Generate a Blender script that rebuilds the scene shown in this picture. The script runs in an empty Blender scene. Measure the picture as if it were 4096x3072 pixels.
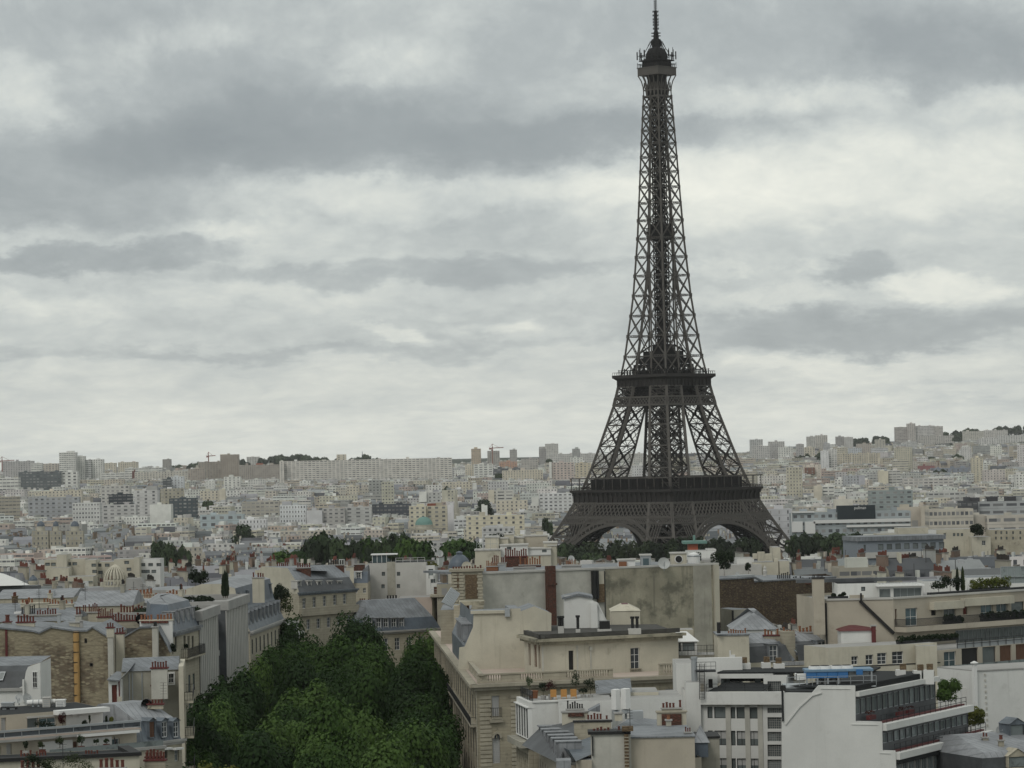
import bpy, math, random
from mathutils import Vector, Matrix
V = Vector
rad = math.radians
random.seed(7)
SC = bpy.context.scene
COL = SC.collection
# ------------------------------------------------------------------ camera, world, sun, exposure
FPX = 13030.0
CAMZ = 76.0
PITCH, ROLL = rad(1.271), rad(1.25)
CAM = V((0, 0, CAMZ))
_F = V((0, math.cos(PITCH), math.sin(PITCH)))
_R0 = V((1, 0, 0)); _U0 = V((0, -math.sin(PITCH), math.cos(PITCH)))
_R = _R0 * math.cos(ROLL) - _U0 * math.sin(ROLL)
_U = _U0 * math.cos(ROLL) + _R0 * math.sin(ROLL)
cd = bpy.data.cameras.new('camera'); cam = bpy.data.objects.new('camera', cd); COL.objects.link(cam)
cd.sensor_width = 36.0; cd.lens = 36.0 * FPX / 4096.0; cd.clip_start = 1.0; cd.clip_end = 40000.0
cam.matrix_world = Matrix(((_R.x, _U.x, -_F.x, 0), (_R.y, _U.y, -_F.y, 0), (_R.z, _U.z, -_F.z, CAMZ), (0, 0, 0, 1)))
SC.camera = cam
SC.view_settings.view_transform = 'Standard'; SC.view_settings.look = 'None'
SC.view_settings.exposure = 0.0; SC.view_settings.gamma = 1.0
SC.cycles.max_bounces = 5; SC.cycles.diffuse_bounces = 2; SC.cycles.glossy_bounces = 2
SC.cycles.transmission_bounces = 2; SC.cycles.volume_bounces = 0; SC.cycles.caustics_reflective = False
SC.cycles.use_denoising = True
def ray(px, py):
 return (_F + _R * ((px - 2048) / FPX) + _U * ((1536 - py) / FPX))
def Q(px, py, Y):
 d = ray(px, py)
 return CAM + d * (Y / d.y)
class conv:
 """pixels of an enlarged crop of the photograph -> points in the place at a stated distance Y"""
 def __init__(s, x0, y0, k): s.x0 = x0; s.y0 = y0; s.k = k
 def px(s, x, y): return (s.x0 + x / s.k, s.y0 + y / s.k)
 def __call__(s, x, y, Y): return Q(*s.px(x, y), Y)
 def dir(s, x, y): return ray(*s.px(x, y))
def pix(p):
 d = p - CAM
 w = d.dot(_F)
 return (2048 + FPX * d.dot(_R) / w, 1536 - FPX * d.dot(_U) / w)
R4 = conv(0, 2250, 2.0109); R5 = conv(700, 2150, 1.7992); R6 = conv(1700, 2150, 1.7991)
R7 = conv(2600, 2150, 2.765); R8 = conv(3000, 2150, 1.7993)
Z1 = conv(0, 2700, 4.424); Z2 = conv(400, 2600, 3.514); Z3 = conv(0, 2350, 4.424); Z4 = conv(400, 2350, 4.424)
Z5 = conv(2050, 2700, 2.765); Z6 = conv(2650, 2600, 3.515); Z7 = conv(3050, 2600, 3.515); Z8 = conv(3500, 2200, 3.319)
M1 = conv(0, 1750, 2.765); M2 = conv(800, 1750, 2.765); M3 = conv(1600, 1700, 2.765)
M4 = conv(3000, 1650, 2.552); M5 = conv(3500, 1650, 2.552); M6 = conv(1700, 2100, 2.765)
D = conv(0, 0, 0.54)
class NT:
 """short hand for building node trees"""
 def __init__(s, tree): s.t = tree; s.n = tree.nodes; s.l = tree.links
 def new(s, typ, **kw):
  n = s.n.new(typ)
  for k, v in kw.items(): setattr(n, k, v)
  return n
 def put(s, sock, v):
  if v is None: return
  if hasattr(v, 'is_output'): s.l.new(v, sock)
  else:
   try: sock.default_value = v
   except Exception: sock.default_value = (*v, 1.0) if len(v) == 3 else v
 def math(s, op, a, b=None, c=None, clamp=False):
  n = s.new('ShaderNodeMath', operation=op, use_clamp=clamp)
  s.put(n.inputs[0], a); s.put(n.inputs[1], b)
  if c is not None: s.put(n.inputs[2], c)
  return n.outputs[0]
 def mix(s, f, a, b, blend='MIX'):
  n = s.new('ShaderNodeMix', data_type='RGBA', blend_type=blend)
  s.put(n.inputs[0], f)
  s.put(n.inputs[6], a if hasattr(a, 'is_output') else (*a[:3], 1)); s.put(n.inputs[7], b if hasattr(b, 'is_output') else (*b[:3], 1))
  return n.outputs[2]
 def noise(s, vec, scale, detail=4.0, rough=0.55, dist=0.0, col=False):
  n = s.new('ShaderNodeTexNoise'); s.put(n.inputs['Vector'], vec)
  n.inputs['Scale'].default_value = scale; n.inputs['Detail'].default_value = detail
  n.inputs['Roughness'].default_value = rough; n.inputs['Distortion'].default_value = dist
  return n.outputs['Color'] if col else n.outputs['Fac']
 def comb(s, x, y, z):
  n = s.new('ShaderNodeCombineXYZ'); s.put(n.inputs[0], x); s.put(n.inputs[1], y); s.put(n.inputs[2], z); return n.outputs[0]
 def sep(s, v):
  n = s.new('ShaderNodeSeparateXYZ'); s.put(n.inputs[0], v); return n.outputs
 def vmath(s, op, a, b=None):
  n = s.new('ShaderNodeVectorMath', operation=op); s.put(n.inputs[0], a)
  if b is not None: s.put(n.inputs[1], b)
  return n.outputs[0]
 def mapr(s, v, a, b, c=0.0, d=1.0, smooth=True):
  n = s.new('ShaderNodeMapRange', interpolation_type='SMOOTHSTEP' if smooth else 'LINEAR')
  for i, x in enumerate((v, a, b, c, d)): s.put(n.inputs[i], x)
  return n.outputs[0]
 def ramp(s, f, stops):
  n = s.new('ShaderNodeValToRGB'); s.put(n.inputs[0], f); e = n.color_ramp.elements
  while len(e) > 1: e.remove(e[0])
  e[0].position = stops[0][0]; e[0].color = (*stops[0][1], 1)
  for p, c in stops[1:]:
   k = e.new(p); k.color = (*c, 1)
  return n.outputs[0]
SUN_EL, SUN_AZ = rad(46), rad(-150)
def build_world():
 w = bpy.data.worlds.new('World'); SC.world = w; w.use_nodes = True
 w.node_tree.nodes.clear(); t = NT(w.node_tree)
 out = t.new('ShaderNodeOutputWorld'); bg = t.new('ShaderNodeBackground'); t.l.new(bg.outputs[0], out.inputs[0])
 bg.inputs[1].default_value = 0.1
 sky = t.new('ShaderNodeTexSky', sky_type='NISHITA', sun_disc=False); sky.sun_elevation = SUN_EL; sky.sun_rotation = SUN_AZ
 gen = t.new('ShaderNodeTexCoord').outputs['Generated']
 x, y, z = t.sep(gen)
 az = t.math('MULTIPLY', t.math('ARCTAN2', x, y), 57.2958)
 el = t.math('MULTIPLY', t.math('ARCSINE', z), 57.2958)
 elp = t.math('MULTIPLY', t.math('LOGARITHM', t.math('ADD', t.math('MAXIMUM', el, -1.0), 2.2), 2.718), 5.0)
 p0 = t.comb(t.math('MULTIPLY', az, 0.42), elp, 0.0)
 warp = t.vmath('SUBTRACT', t.noise(p0, 0.9, 9, 0.64, 0, True), (0.5, 0.5, 0.5))
 wx, wy, _ = t.sep(warp)
 azw = t.math('ADD', az, t.math('MULTIPLY', wx, 4.2)); elw = t.math('ADD', el, t.math('MULTIPLY', wy, 1.7))
 n1 = t.noise(p0, 0.62, 9, 0.6, 0.5); n2 = t.math('ABSOLUTE', t.math('SUBTRACT', t.noise(t.vmath('ADD', p0, (31.0, 7.0, 2.0)), 1.5, 9, 0.62, 0.3), 0.5)); n2 = t.math('SUBTRACT', 0.58, t.math('MULTIPLY', n2, -1.0)) if 0 else t.math('ADD', 0.36, t.math('MULTIPLY', n2, 1.6))
 acc = t.math('ADD', 0.53, t.math('MULTIPLY', t.math('SUBTRACT', n1, 0.5), SKY_N1))
 acc = t.math('ADD', acc, t.math('MULTIPLY', t.math('SUBTRACT', n2, 0.5), SKY_N2))
 acc = t.math('ADD', acc, t.math('MULTIPLY', t.math('SUBTRACT', t.noise(t.vmath('ADD', p0, (5.0, 17.0, 3.0)), 4.6, 8, 0.62, 0.4), 0.5), 0.17))
 for (px, py, a, b, amp, soft) in CLOUDS:
  d = ray(px / 0.54, py / 0.54).normalized()
  a0 = math.degrees(math.atan2(d.x, d.y)); e0 = math.degrees(math.asin(d.z))
  k = math.degrees(1 / 0.54 / FPX)
  dx = t.math('MULTIPLY', t.math('SUBTRACT', azw, a0), 1 / (a * k)); dy = t.math('MULTIPLY', t.math('SUBTRACT', elw, e0), 1 / (b * k))
  dd = t.math('SQRT', t.math('ADD', t.math('MULTIPLY', dx, dx), t.math('MULTIPLY', dy, dy)))
  acc = t.math('ADD', acc, t.mapr(dd, 1.0 + soft, 1.0 - soft, 0.0, amp))
 cl = t.ramp(t.math('MULTIPLY_ADD', acc, 0.74, 0.318), [(0.0, (0.25, 0.279, 0.294)), (0.375, (0.33, 0.361, 0.371)), (0.56, (0.428, 0.462, 0.464)), (0.70, (0.570, 0.604, 0.586)), (0.84, (0.72, 0.742, 0.69)), (1.0, (0.87, 0.875, 0.79))])
 n = t.new('ShaderNodeVectorMath', operation='SCALE'); t.l.new(cl, n.inputs[0]); n.inputs['Scale'].default_value = 10.0 * SKY_GAIN
 t.l.new(t.mix(0.96, sky.outputs[0], n.outputs[0]), bg.inputs[0])
SKY_N1, SKY_N2, SKY_GAIN = 0.58, 0.38, 1.06
CLOUDS = [(620, 330, 900, 150, -0.13, 0.7), (600, 40, 1000, 130, -0.10, 0.8), (1900, 60, 600, 110, -0.08, 0.8),
 (130, 390, 450, 100, -0.30, 0.45), (480, 320, 320, 64, -0.18, 0.5), (800, 285, 580, 80, -0.24, 0.45), (1230, 300, 330, 50, -0.20, 0.4), (560, 225, 460, 90, -0.10, 0.6), (60, 60, 260, 80, -0.12, 0.6),
 (1250, 90, 420, 90, -0.10, 0.6), (2080, 120, 200, 90, -0.26, 0.5), (2010, 60, 330, 90, -0.08, 0.6), (1580, 270, 160, 70, -0.10, 0.6), (1700, 120, 260, 70, -0.06, 0.6),
 (400, 95, 140, 40, 0.16, 0.7), (830, 130, 130, 50, 0.13, 0.7), (40, 205, 80, 80, 0.14, 0.6),
 (1720, 215, 230, 34, 0.20, 0.6), (2150, 215, 110, 30, 0.16, 0.6), (1850, 370, 430, 90, 0.28, 0.6), (900, 425, 520, 44, 0.20, 0.5), (1500, 420, 300, 60, 0.12, 0.7),
 (180, 548, 330, 30, -0.30, 0.4), (900, 585, 500, 24, -0.20, 0.5), (520, 515, 170, 28, 0.16, 0.6), (60, 505, 160, 20, 0.10, 0.6),
 (1850, 585, 110, 30, -0.24, 0.5), (2060, 608, 110, 34, 0.24, 0.45), (1760, 580, 60, 16, 0.20, 0.6), (1650, 640, 180, 20, 0.12, 0.6), (1500, 575, 40, 24, 0.16, 0.6),
 (1850, 710, 430, 44, -0.28, 0.45), (1200, 690, 260, 26, -0.08, 0.6), (600, 765, 760, 14, -0.12, 0.6), (110, 680, 150, 34, 0.10, 0.45), (60, 700, 90, 20, -0.08, 0.6),
 (880, 718, 110, 14, 0.20, 0.6), (1110, 712, 70, 14, 0.16, 0.6), (1040, 725, 60, 20, -0.12, 0.5), (1960, 790, 330, 34, 0.16, 0.6), (2050, 850, 260, 16, 0.12, 0.6), (1650, 790, 130, 14, 0.12, 0.6),
 (500, 650, 400, 24, 0.08, 0.6), (800, 800, 900, 30, 0.07, 0.7), (800, 880, 1400, 60, 0.12, 0.8), (1000, 960, 1800, 60, 0.14, 0.8)]
build_world()
sl = bpy.data.lights.new('sun', 'SUN'); so = bpy.data.objects.new('sun', sl); COL.objects.link(so)
sl.energy = 1.0; sl.angle = rad(20); sl.color = (1.0, 0.96, 0.9)
_sd = V((math.sin(SUN_AZ) * math.cos(SUN_EL), math.cos(SUN_AZ) * math.cos(SUN_EL), math.sin(SUN_EL)))
so.rotation_euler = _sd.to_track_quat('Z', 'Y').to_euler(); so.location = (0, 0, 400)
# ------------------------------------------------------------------ mesh helpers
ORG = {}
class MB:
 """collects faces (with a material index, an optional uv and colour) and links them as ONE mesh object"""
 def __init__(s): s.v = []; s.f = []; s.m = []; s.uv = []; s.c = []
 def poly(s, pts, m=0, uv=None, c=(1, 1, 1, 0)):
  i = len(s.v); s.v += [(p[0], p[1], p[-1]) for p in pts]; s.f.append(tuple(range(i, i + len(pts)))); s.m.append(m)
  s.uv.append(uv or [(0, 0)] * len(pts)); s.c.append(c)
 def obox(s, o, a, b, c, m=0, skip=(), col=(1, 1, 1, 0)):
  """box with corner o and edge vectors a, b, c (right handed); shares its eight points"""
  o = V(o); a = V(a); b = V(b); c = V(c)
  if a.cross(b).dot(c) < 0: a, b = b, a
  i = len(s.v); P = [o, o + a, o + a + b, o + b, o + c, o + a + c, o + a + b + c, o + b + c]
  s.v += [tuple(p) for p in P]
  for k, q in enumerate(((3, 2, 1, 0), (4, 5, 6, 7), (0, 1, 5, 4), (1, 2, 6, 5), (2, 3, 7, 6), (3, 0, 4, 7))):
   if k in skip: continue
   s.f.append(tuple(i + j for j in q)); s.m.append(m); s.uv.append([(0, 0)] * 4); s.c.append(col)
 def box(s, x0, y0, z0, x1, y1, z1, m=0, **k):
  s.obox((x0, y0, z0), (x1 - x0, 0, 0), (0, y1 - y0, 0), (0, 0, z1 - z0), m, **k)
 def beam(s, p, q, w, h=None, m=0, up=(0, 0, 1)):
  p = V(p); q = V(q); d = q - p
  if d.length < 1e-6: return
  u = V(up); x = d.cross(u)
  if x.length < 1e-4 * d.length: x = d.cross(V((1, 0, 0)))
  x.normalize(); y = x.cross(d).normalized(); h = h or w
  s.obox(p - x * w / 2 - y * h / 2, x * w, y * h, d, m)
 def prism(s, fp, z0, z1, m=0, mt=None, c=(1, 1, 1, 0), ct=None, bottom=False):
  n = len(fp)
  for i in range(n):
   a = fp[i]; b = fp[(i + 1) % n]
   s.poly([(a[0], a[1], z0), (b[0], b[1], z0), (b[0], b[1], z1), (a[0], a[1], z1)], m, c=c)
  s.poly([(p[0], p[1], z1) for p in fp], m if mt is None else mt, c=ct or c)
  if bottom: s.poly([(p[0], p[1], z0) for p in reversed(fp)], m, c=c)
 def tube(s, p, q, r0, r1=None, n=8, m=0, cap=True):
  p = V(p); q = V(q); r1 = r0 if r1 is None else r1; d = (q - p).normalized()
  x = d.cross(V((0, 0, 1)) if abs(d.z) < .9 else V((1, 0, 0))).normalized(); y = d.cross(x)
  i = len(s.v)
  for k in range(n):
   e = x * math.cos(6.28318 * k / n) + y * math.sin(6.28318 * k / n); s.v += [tuple(p + e * r0), tuple(q + e * r1)]
  for k in range(n):
   j = (k + 1) % n; s.f.append((i + 2 * k, i + 2 * j, i + 2 * j + 1, i + 2 * k + 1)); s.m.append(m); s.uv.append([(0, 0)] * 4); s.c.append((1, 1, 1, 0))
  if cap:
   s.f.append(tuple(i + 2 * k + 1 for k in range(n))); s.m.append(m); s.uv.append([(0, 0)] * n); s.c.append((1, 1, 1, 0))
 def lathe(s, o, prof, n=16, m=0):
  o = V(o); i = len(s.v)
  for (r, z) in prof:
   for k in range(n): s.v.append((o.x + r * math.cos(6.28318 * k / n), o.y + r * math.sin(6.28318 * k / n), o.z + z))
  for j in range(len(prof) - 1):
   for k in range(n):
    k2 = (k + 1) % n; s.f.append((i + j * n + k, i + j * n + k2, i + (j + 1) * n + k2, i + (j + 1) * n + k)); s.m.append(m); s.uv.append([(0, 0)] * 4); s.c.append((1, 1, 1, 0))
 def mesh(s, name, mats, org=V((0, 0, 0)), smooth=False, attr=False):
  me = bpy.data.meshes.new(name)
  me.from_pydata([(a - org.x, b - org.y, c - org.z) for a, b, c in s.v], [], s.f)
  for m in mats: me.materials.append(m)
  me.polygons.foreach_set('material_index', s.m)
  if smooth: me.polygons.foreach_set('use_smooth', [True] * len(s.f))
  if attr:
   me.uv_layers.new(name='UVMap'); me.color_attributes.new('col', 'FLOAT_COLOR', 'CORNER')
   uvl = me.uv_layers['UVMap']; ca = me.color_attributes['col']
   uvl.data.foreach_set('uv', [x for f in s.uv for p in f for x in p])
   ca.data.foreach_set('color', [x for f, c in zip(s.f, s.c) for _ in f for x in c])
  me.update(); return me
 def build(s, name, mats, parent=None, smooth=False, attr=False):
  if not s.f: return None
  org = ORG[parent.name] if parent else V((0, 0, 0))
  if not isinstance(mats, (list, tuple)): mats = [mats]
  o = bpy.data.objects.new(name, s.mesh(name, mats, org, smooth, attr)); COL.objects.link(o)
  if parent: o.parent = parent
  ORG[o.name] = org
  return o
def tag(o, label=None, cat=None, group=None, kind=None):
 if label: o['label'] = label
 if cat: o['category'] = cat
 if group: o['group'] = group
 if kind: o['kind'] = kind
 return o
def thing(name, label, cat, loc, group=None):
 o = bpy.data.objects.new(name, None); COL.objects.link(o); o.location = loc; o.empty_display_size = 1.0
 ORG[o.name] = V(loc); return tag(o, label, cat, group)
def put(mesh, name, parent, loc, rz=0.0, scale=None):
 """one more part with shared mesh data"""
 o = bpy.data.objects.new(name, mesh); COL.objects.link(o)
 if parent: o.parent = parent
 o.location = V(loc) - (ORG[parent.name] if parent else V((0, 0, 0))); o.rotation_euler = (0, 0, rz)
 if scale: o.scale = scale
 ORG[o.name] = V(loc); return o
def sub(mesh, name, parent, loc=(0, 0, 0), rz=0.0):
 """a sub-part in its part's own frame"""
 o = bpy.data.objects.new(name, mesh); COL.objects.link(o); o.parent = parent; o.location = loc; o.rotation_euler = (0, 0, rz); return o
# ------------------------------------------------------------------ materials
MATS = {}
def newmat(name, rough=0.9, spec=0.25):
 m = bpy.data.materials.new(name); m.use_nodes = True; t = NT(m.node_tree); b = m.node_tree.nodes['Principled BSDF']
 b.inputs['Roughness'].default_value = rough; b.inputs['Specular IOR Level'].default_value = spec
 MATS[name] = m
 pos = t.new('ShaderNodeNewGeometry').outputs['Position']
 return m, t, b, pos
def plaster(name, c, var=0.12, dirt=0.35, dcol=(0.10, 0.095, 0.085), scale=0.35, rough=0.92, streak=0.5, fine=0.1, lo=0.58, hi=0.75):
 """painted or rendered wall: large soft blotches, rain streaks below the edges, fine grain"""
 m, t, b, pos = newmat(name, rough)
 x, y, z = t.sep(pos)
 big = t.noise(pos, scale, 5, 0.6); gr = t.noise(pos, 5.0, 3, 0.6)
 st = t.noise(t.comb(t.math('MULTIPLY', x, 1.6), t.math('MULTIPLY', y, 1.6), t.math('MULTIPLY', z, 0.10)), 1.0, 4, 0.6)
 base = t.mix(t.mapr(big, 0.3, 0.7), [k * (1 - var) for k in c], [min(1, k * (1 + var)) for k in c])
 base = t.mix(t.math('MULTIPLY', t.mapr(gr, 0.35, 0.65), fine), base, [k * 0.7 for k in c])
 base = t.mix(t.math('MULTIPLY', t.mapr(st, 0.55, 0.78), dirt * streak), base, dcol)
 pat = t.noise(t.vmath('ADD', pos, (17.0, 3.0, 9.0)), scale * 1.9, 6, 0.65)
 base = t.mix(t.math('MULTIPLY', t.mapr(pat, lo, hi), dirt), base, dcol)
 t.l.new(base, b.inputs['Base Color']); return m
def stonework(name, c, dark=(0.09, 0.085, 0.075), course=0.45, joint=0.25, dirt=0.4):
 """ashlar in courses, weathered"""
 m = plaster(name, c, 0.12, dirt, dark, 0.4); t = NT(m.node_tree); b = t.n['Principled BSDF']
 pos = t.new('ShaderNodeNewGeometry').outputs['Position']; x, y, z = t.sep(pos)
 base = b.inputs['Base Color'].links[0].from_socket
 fz = t.math('FRACT', t.math('MULTIPLY', z, 1 / course))
 j = t.math('LESS_THAN', fz, 0.12)
 row = t.math('FLOOR', t.math('MULTIPLY', z, 1 / course))
 wn = t.new('ShaderNodeTexWhiteNoise', noise_dimensions='4D'); t.l.new(t.comb(t.math('FLOOR', t.math('MULTIPLY', t.math('ADD', x, t.math('MULTIPLY', row, 0.37)), 1.1)), t.math('FLOOR', t.math('MULTIPLY', y, 1.1)), row), wn.inputs[0])
 base = t.mix(t.math('MULTIPLY', wn.outputs[0], 0.22), base, [k * 0.55 for k in c])
 base = t.mix(t.math('MULTIPLY', j, joint), base, dark)
 t.l.new(base, b.inputs['Base Color']); return m
def rubble(name, c1, c2, mortar, size=1.6, top=None, amount=0.8):
 """rough stone courses showing through old render"""
 m, t, b, pos = newmat(name, 0.95)
 x, y, z = t.sep(pos)
 w = t.vmath('ADD', pos, t.vmath('MULTIPLY', t.vmath('SUBTRACT', t.noise(pos, 1.2, 3, 0.6, 0, True), (.5, .5, .5)), (.5, .5, .25)))
 wx, wy, wz = t.sep(w)
 vo = t.new('ShaderNodeTexVoronoi'); t.l.new(t.comb(t.math('MULTIPLY', wx, size), t.math('MULTIPLY', wy, size), t.math('MULTIPLY', wz, size * 2.1)), vo.inputs['Vector']); vo.inputs['Scale'].default_value = 1.0
 vd = vo.outputs['Distance']; rc = t.sep(vo.outputs['Color'])[0]
 st = t.mix(rc, c1, c2)
 st = t.mix(t.mapr(vd, 0.35, 0.62), st, mortar)
 n = t.noise(pos, 0.22, 5, 0.65)
 cover = t.mapr(n, 0.47, 0.6)
 if top is not None: cover = t.math('MAXIMUM', cover, t.mapr(t.math('ADD', z, t.math('MULTIPLY', n, 5.0)), top, top + 2.5))
 plain = t.mix(t.noise(pos, 0.8, 4, 0.6), [k * 0.75 for k in c2], [k * 1.02 for k in c2])
 col = t.mix(t.math('MULTIPLY', cover, amount), st, plain)
 band = t.noise(t.comb(t.math('MULTIPLY', x, 0.12), t.math('MULTIPLY', y, 0.12), t.math('MULTIPLY', z, 1.5)), 1.0, 4, .6)
 col = t.mix(t.math('MULTIPLY', t.mapr(band, 0.55, 0.72), 0.45), col, mortar)
 t.l.new(col, b.inputs['Base Color'])
 bp = t.new('ShaderNodeBump'); bp.inputs['Strength'].default_value = 0.6; bp.inputs['Distance'].default_value = 0.1
 t.l.new(vd, bp.inputs['Height']); t.l.new(bp.outputs[0], b.inputs['Normal']); return m
def metalroof(name, c, rough=0.5, var=0.22, seam=1.1, spec=0.4):
 """zinc or slate sheets: seams across, patches of another tone"""
 m, t, b, pos = newmat(name, rough, spec)
 x, y, z = t.sep(pos)
 n = t.noise(pos, 0.35, 5, 0.6); n2 = t.noise(pos, 2.4, 3, 0.6)
 col = t.mix(t.mapr(n, 0.32, 0.68), [k * (1 - var) for k in c], [k * (1 + var) for k in c])
 col = t.mix(t.math('MULTIPLY', t.mapr(n2, .45, .7), .3), col, [k * 0.6 for k in c])
 if seam:
  s1 = t.math('FRACT', t.math('MULTIPLY', t.math('ADD', x, t.math('MULTIPLY', y, 0.6)), seam))
  col = t.mix(t.math('MULTIPLY', t.math('LESS_THAN', s1, 0.16), 0.45), col, [k * 0.45 for k in c])
 t.l.new(col, b.inputs['Base Color']); return m
def plain(name, c, rough=0.8, spec=0.3, var=0.15, scale=1.5, metal=0.0):
 m, t, b, pos = newmat(name, rough, spec); b.inputs['Metallic'].default_value = metal
 t.l.new(t.mix(t.noise(pos, scale, 4, 0.6), [k * (1 - var) for k in c], [min(1, k * (1 + var)) for k in c]), b.inputs['Base Color']); return m
def glassmat(name, c=(0.03, 0.035, 0.04), rough=0.12, var=0.7):
 m, t, b, pos = newmat(name, rough, 0.5)
 wn = t.new('ShaderNodeTexWhiteNoise'); oi = t.new('ShaderNodeObjectInfo'); t.l.new(oi.outputs['Location'], wn.inputs[0])
 n = t.noise(pos, 0.9, 3, .6)
 col = t.mix(t.math('MULTIPLY', t.math('MULTIPLY', wn.outputs[0], wn.outputs[0]), var), c, [k * 4 + .03 for k in c])
 t.l.new(t.mix(t.mapr(n, .5, .7), col, c), b.inputs['Base Color']); return m
def facade_mat(name, glass=(0.085, 0.09, 0.098)):
 """far walls: colour from the mesh, windows as a grid on the wall in bays (u) and storeys (v); alpha = how wide the openings are"""
 m, t, b, pos = newmat(name, 0.85)
 at = t.new('ShaderNodeVertexColor', layer_name='col'); uv = t.new('ShaderNodeUVMap', uv_map='UVMap').outputs[0]
 u, v, _ = t.sep(uv); a = at.outputs['Alpha']
 du = t.math('ABSOLUTE', t.math('SUBTRACT', t.math('FRACT', u), 0.5)); dv = t.math('ABSOLUTE', t.math('SUBTRACT', t.math('FRACT', v), 0.52))
 hw = t.math('MULTIPLY', a, 0.44)
 hv = t.math('SUBTRACT', 0.28, t.math('MULTIPLY', a, 0.11))
 win = t.math('MULTIPLY', t.math('LESS_THAN', du, hw), t.math('LESS_THAN', dv, hv))
 win = t.math('MULTIPLY', win, t.math('GREATER_THAN', a, 0.02))
 wn = t.new('ShaderNodeTexWhiteNoise'); t.l.new(t.vmath('ADD', t.comb(t.math('FLOOR', u), t.math('FLOOR', v), 0.0), t.vmath('SNAP', pos, (40.0, 40.0, 40.0))), wn.inputs[0])
 gl = t.mix(t.math('POWER', wn.outputs[0], 1.6), glass, (0.34, 0.335, 0.32))
 n = t.noise(pos, 0.12, 4, .6)
 wall = t.mix(t.mapr(n, .3, .7), t.mix(1.0, at.outputs['Color'], (0.8, 0.8, 0.8), 'MULTIPLY'), at.outputs['Color'])
 led = t.math('MULTIPLY', t.math('LESS_THAN', t.math('FRACT', v), 0.1), t.math('GREATER_THAN', a, 0.02))
 wall = t.mix(t.math('MULTIPLY', led, 0.3), wall, (0.12, 0.12, 0.12))
 t.l.new(t.mix(win, wall, gl), b.inputs['Base Color'])
 t.l.new(t.math('SUBTRACT', 0.88, t.math('MULTIPLY', win, 0.6)), b.inputs['Roughness']); return m
def leafmat(name, c1, c2, c3):
 m, t, b, pos = newmat(name, 0.7, 0.2)
 n = t.noise(pos, 0.16, 4, .6); n2 = t.noise(pos, 1.6, 2, .6)
 oi = t.new('ShaderNodeObjectInfo')
 f = t.math('ADD', t.math('MULTIPLY', n, 0.7), t.math('MULTIPLY', t.math('SUBTRACT', oi.outputs['Random'], 0.5), 0.75))
 col = t.ramp(f, [(0.2, c1), (0.42, c2), (0.62, c3)])
 col = t.mix(t.math('MULTIPLY', t.mapr(n2, .4, .7), .35), col, [k * 0.55 for k in c2])
 t.l.new(col, b.inputs['Base Color'])
 tr = t.new('ShaderNodeBsdfTranslucent'); t.l.new(col, tr.inputs[0]); ms = t.new('ShaderNodeMixShader'); ms.inputs[0].default_value = 0.3
 t.l.new(b.outputs[0], ms.inputs[1]); t.l.new(tr.outputs[0], ms.inputs[2]); t.l.new(ms.outputs[0], t.n['Material Output'].inputs[0])
 return m
FACADE = facade_mat('far_facade')
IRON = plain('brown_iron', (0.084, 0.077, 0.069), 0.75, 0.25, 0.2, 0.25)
IRON_SHADED = plain('brown_iron_shade', (0.032, 0.029, 0.027), 0.8, 0.2, 0.2, 0.3)  # shaded copy of the iron: shade inside the lattice put into the colour
IRON_DEEP_SHADE = plain('brown_iron_deep_shade', (0.014, 0.013, 0.013), 0.85, 0.2, 0.2, 0.3)  # deep-shade copy of the iron: the dark interior put into the colour
CREAM = plaster('cream_render', (0.49, 0.46, 0.375), 0.1, 0.4, (0.2, 0.175, 0.13), 0.25, streak=0.8)
CREAM2 = stonework('cream_limestone', (0.42, 0.385, 0.30), dirt=0.5)
CREAMD = stonework('weathered_limestone', (0.35, 0.315, 0.235), (0.07, 0.06, 0.045), dirt=0.75)
LIME = stonework('grey_limestone', (0.36, 0.33, 0.26), dirt=0.55)
WHITE = plaster('white_render', (0.63, 0.63, 0.605), 0.06, 0.3, (0.33, 0.32, 0.29), 0.22, streak=0.8, fine=0.08)
WHITEP = plain('white_paint', (0.68, 0.68, 0.66), 0.6, 0.3, 0.06)
BEIGE = plaster('beige_render', (0.42, 0.38, 0.31), 0.08, 0.35, (0.2, 0.17, 0.13), 0.25)
GREYREN = plaster('stained_grey_render', (0.33, 0.315, 0.265), 0.2, 0.62, (0.10, 0.10, 0.075), 0.22, streak=0.7)
PALEREN = plaster('pale_patched_render', (0.44, 0.43, 0.385), 0.14, 0.4, (0.2, 0.2, 0.16), 0.3)
STAIN2 = plaster('lichen_stained_render', (0.34, 0.315, 0.24), 0.25, 0.8, (0.11, 0.108, 0.083), 0.17, streak=0.85, lo=0.46, hi=0.66, fine=.35)
CONC = plaster('grey_concrete', (0.33, 0.325, 0.31), 0.1, 0.3, (0.14, 0.14, 0.13), 0.3)
CONCL = plaster('pale_concrete', (0.46, 0.45, 0.42), 0.08, 0.25, (0.2, 0.2, 0.18), 0.3)
RUB = rubble('rubble_wall', (0.09, 0.075, 0.055), (0.33, 0.29, 0.20), (0.15, 0.12, 0.085), 1.5, 53.6)
RUB2 = rubble('brown_rubble_wall', (0.05, 0.038, 0.028), (0.145, 0.115, 0.07), (0.07, 0.05, 0.037), 1.7, None, 0.25)
BRICK = rubble('red_brown_brick', (0.085, 0.035, 0.025), (0.13, 0.055, 0.04), (0.07, 0.04, 0.03), 2.6, None, 0.2)
BRICKY = rubble('brown_brick_panel', (0.12, 0.085, 0.05), (0.19, 0.14, 0.085), (0.10, 0.07, 0.045), 3.0, None, 0.3)
ZINC = metalroof('zinc_roof', (0.17, 0.182, 0.195), 0.55, 0.28)
ZINCL = metalroof('pale_zinc_roof', (0.24, 0.25, 0.262), 0.58, 0.25)
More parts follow.
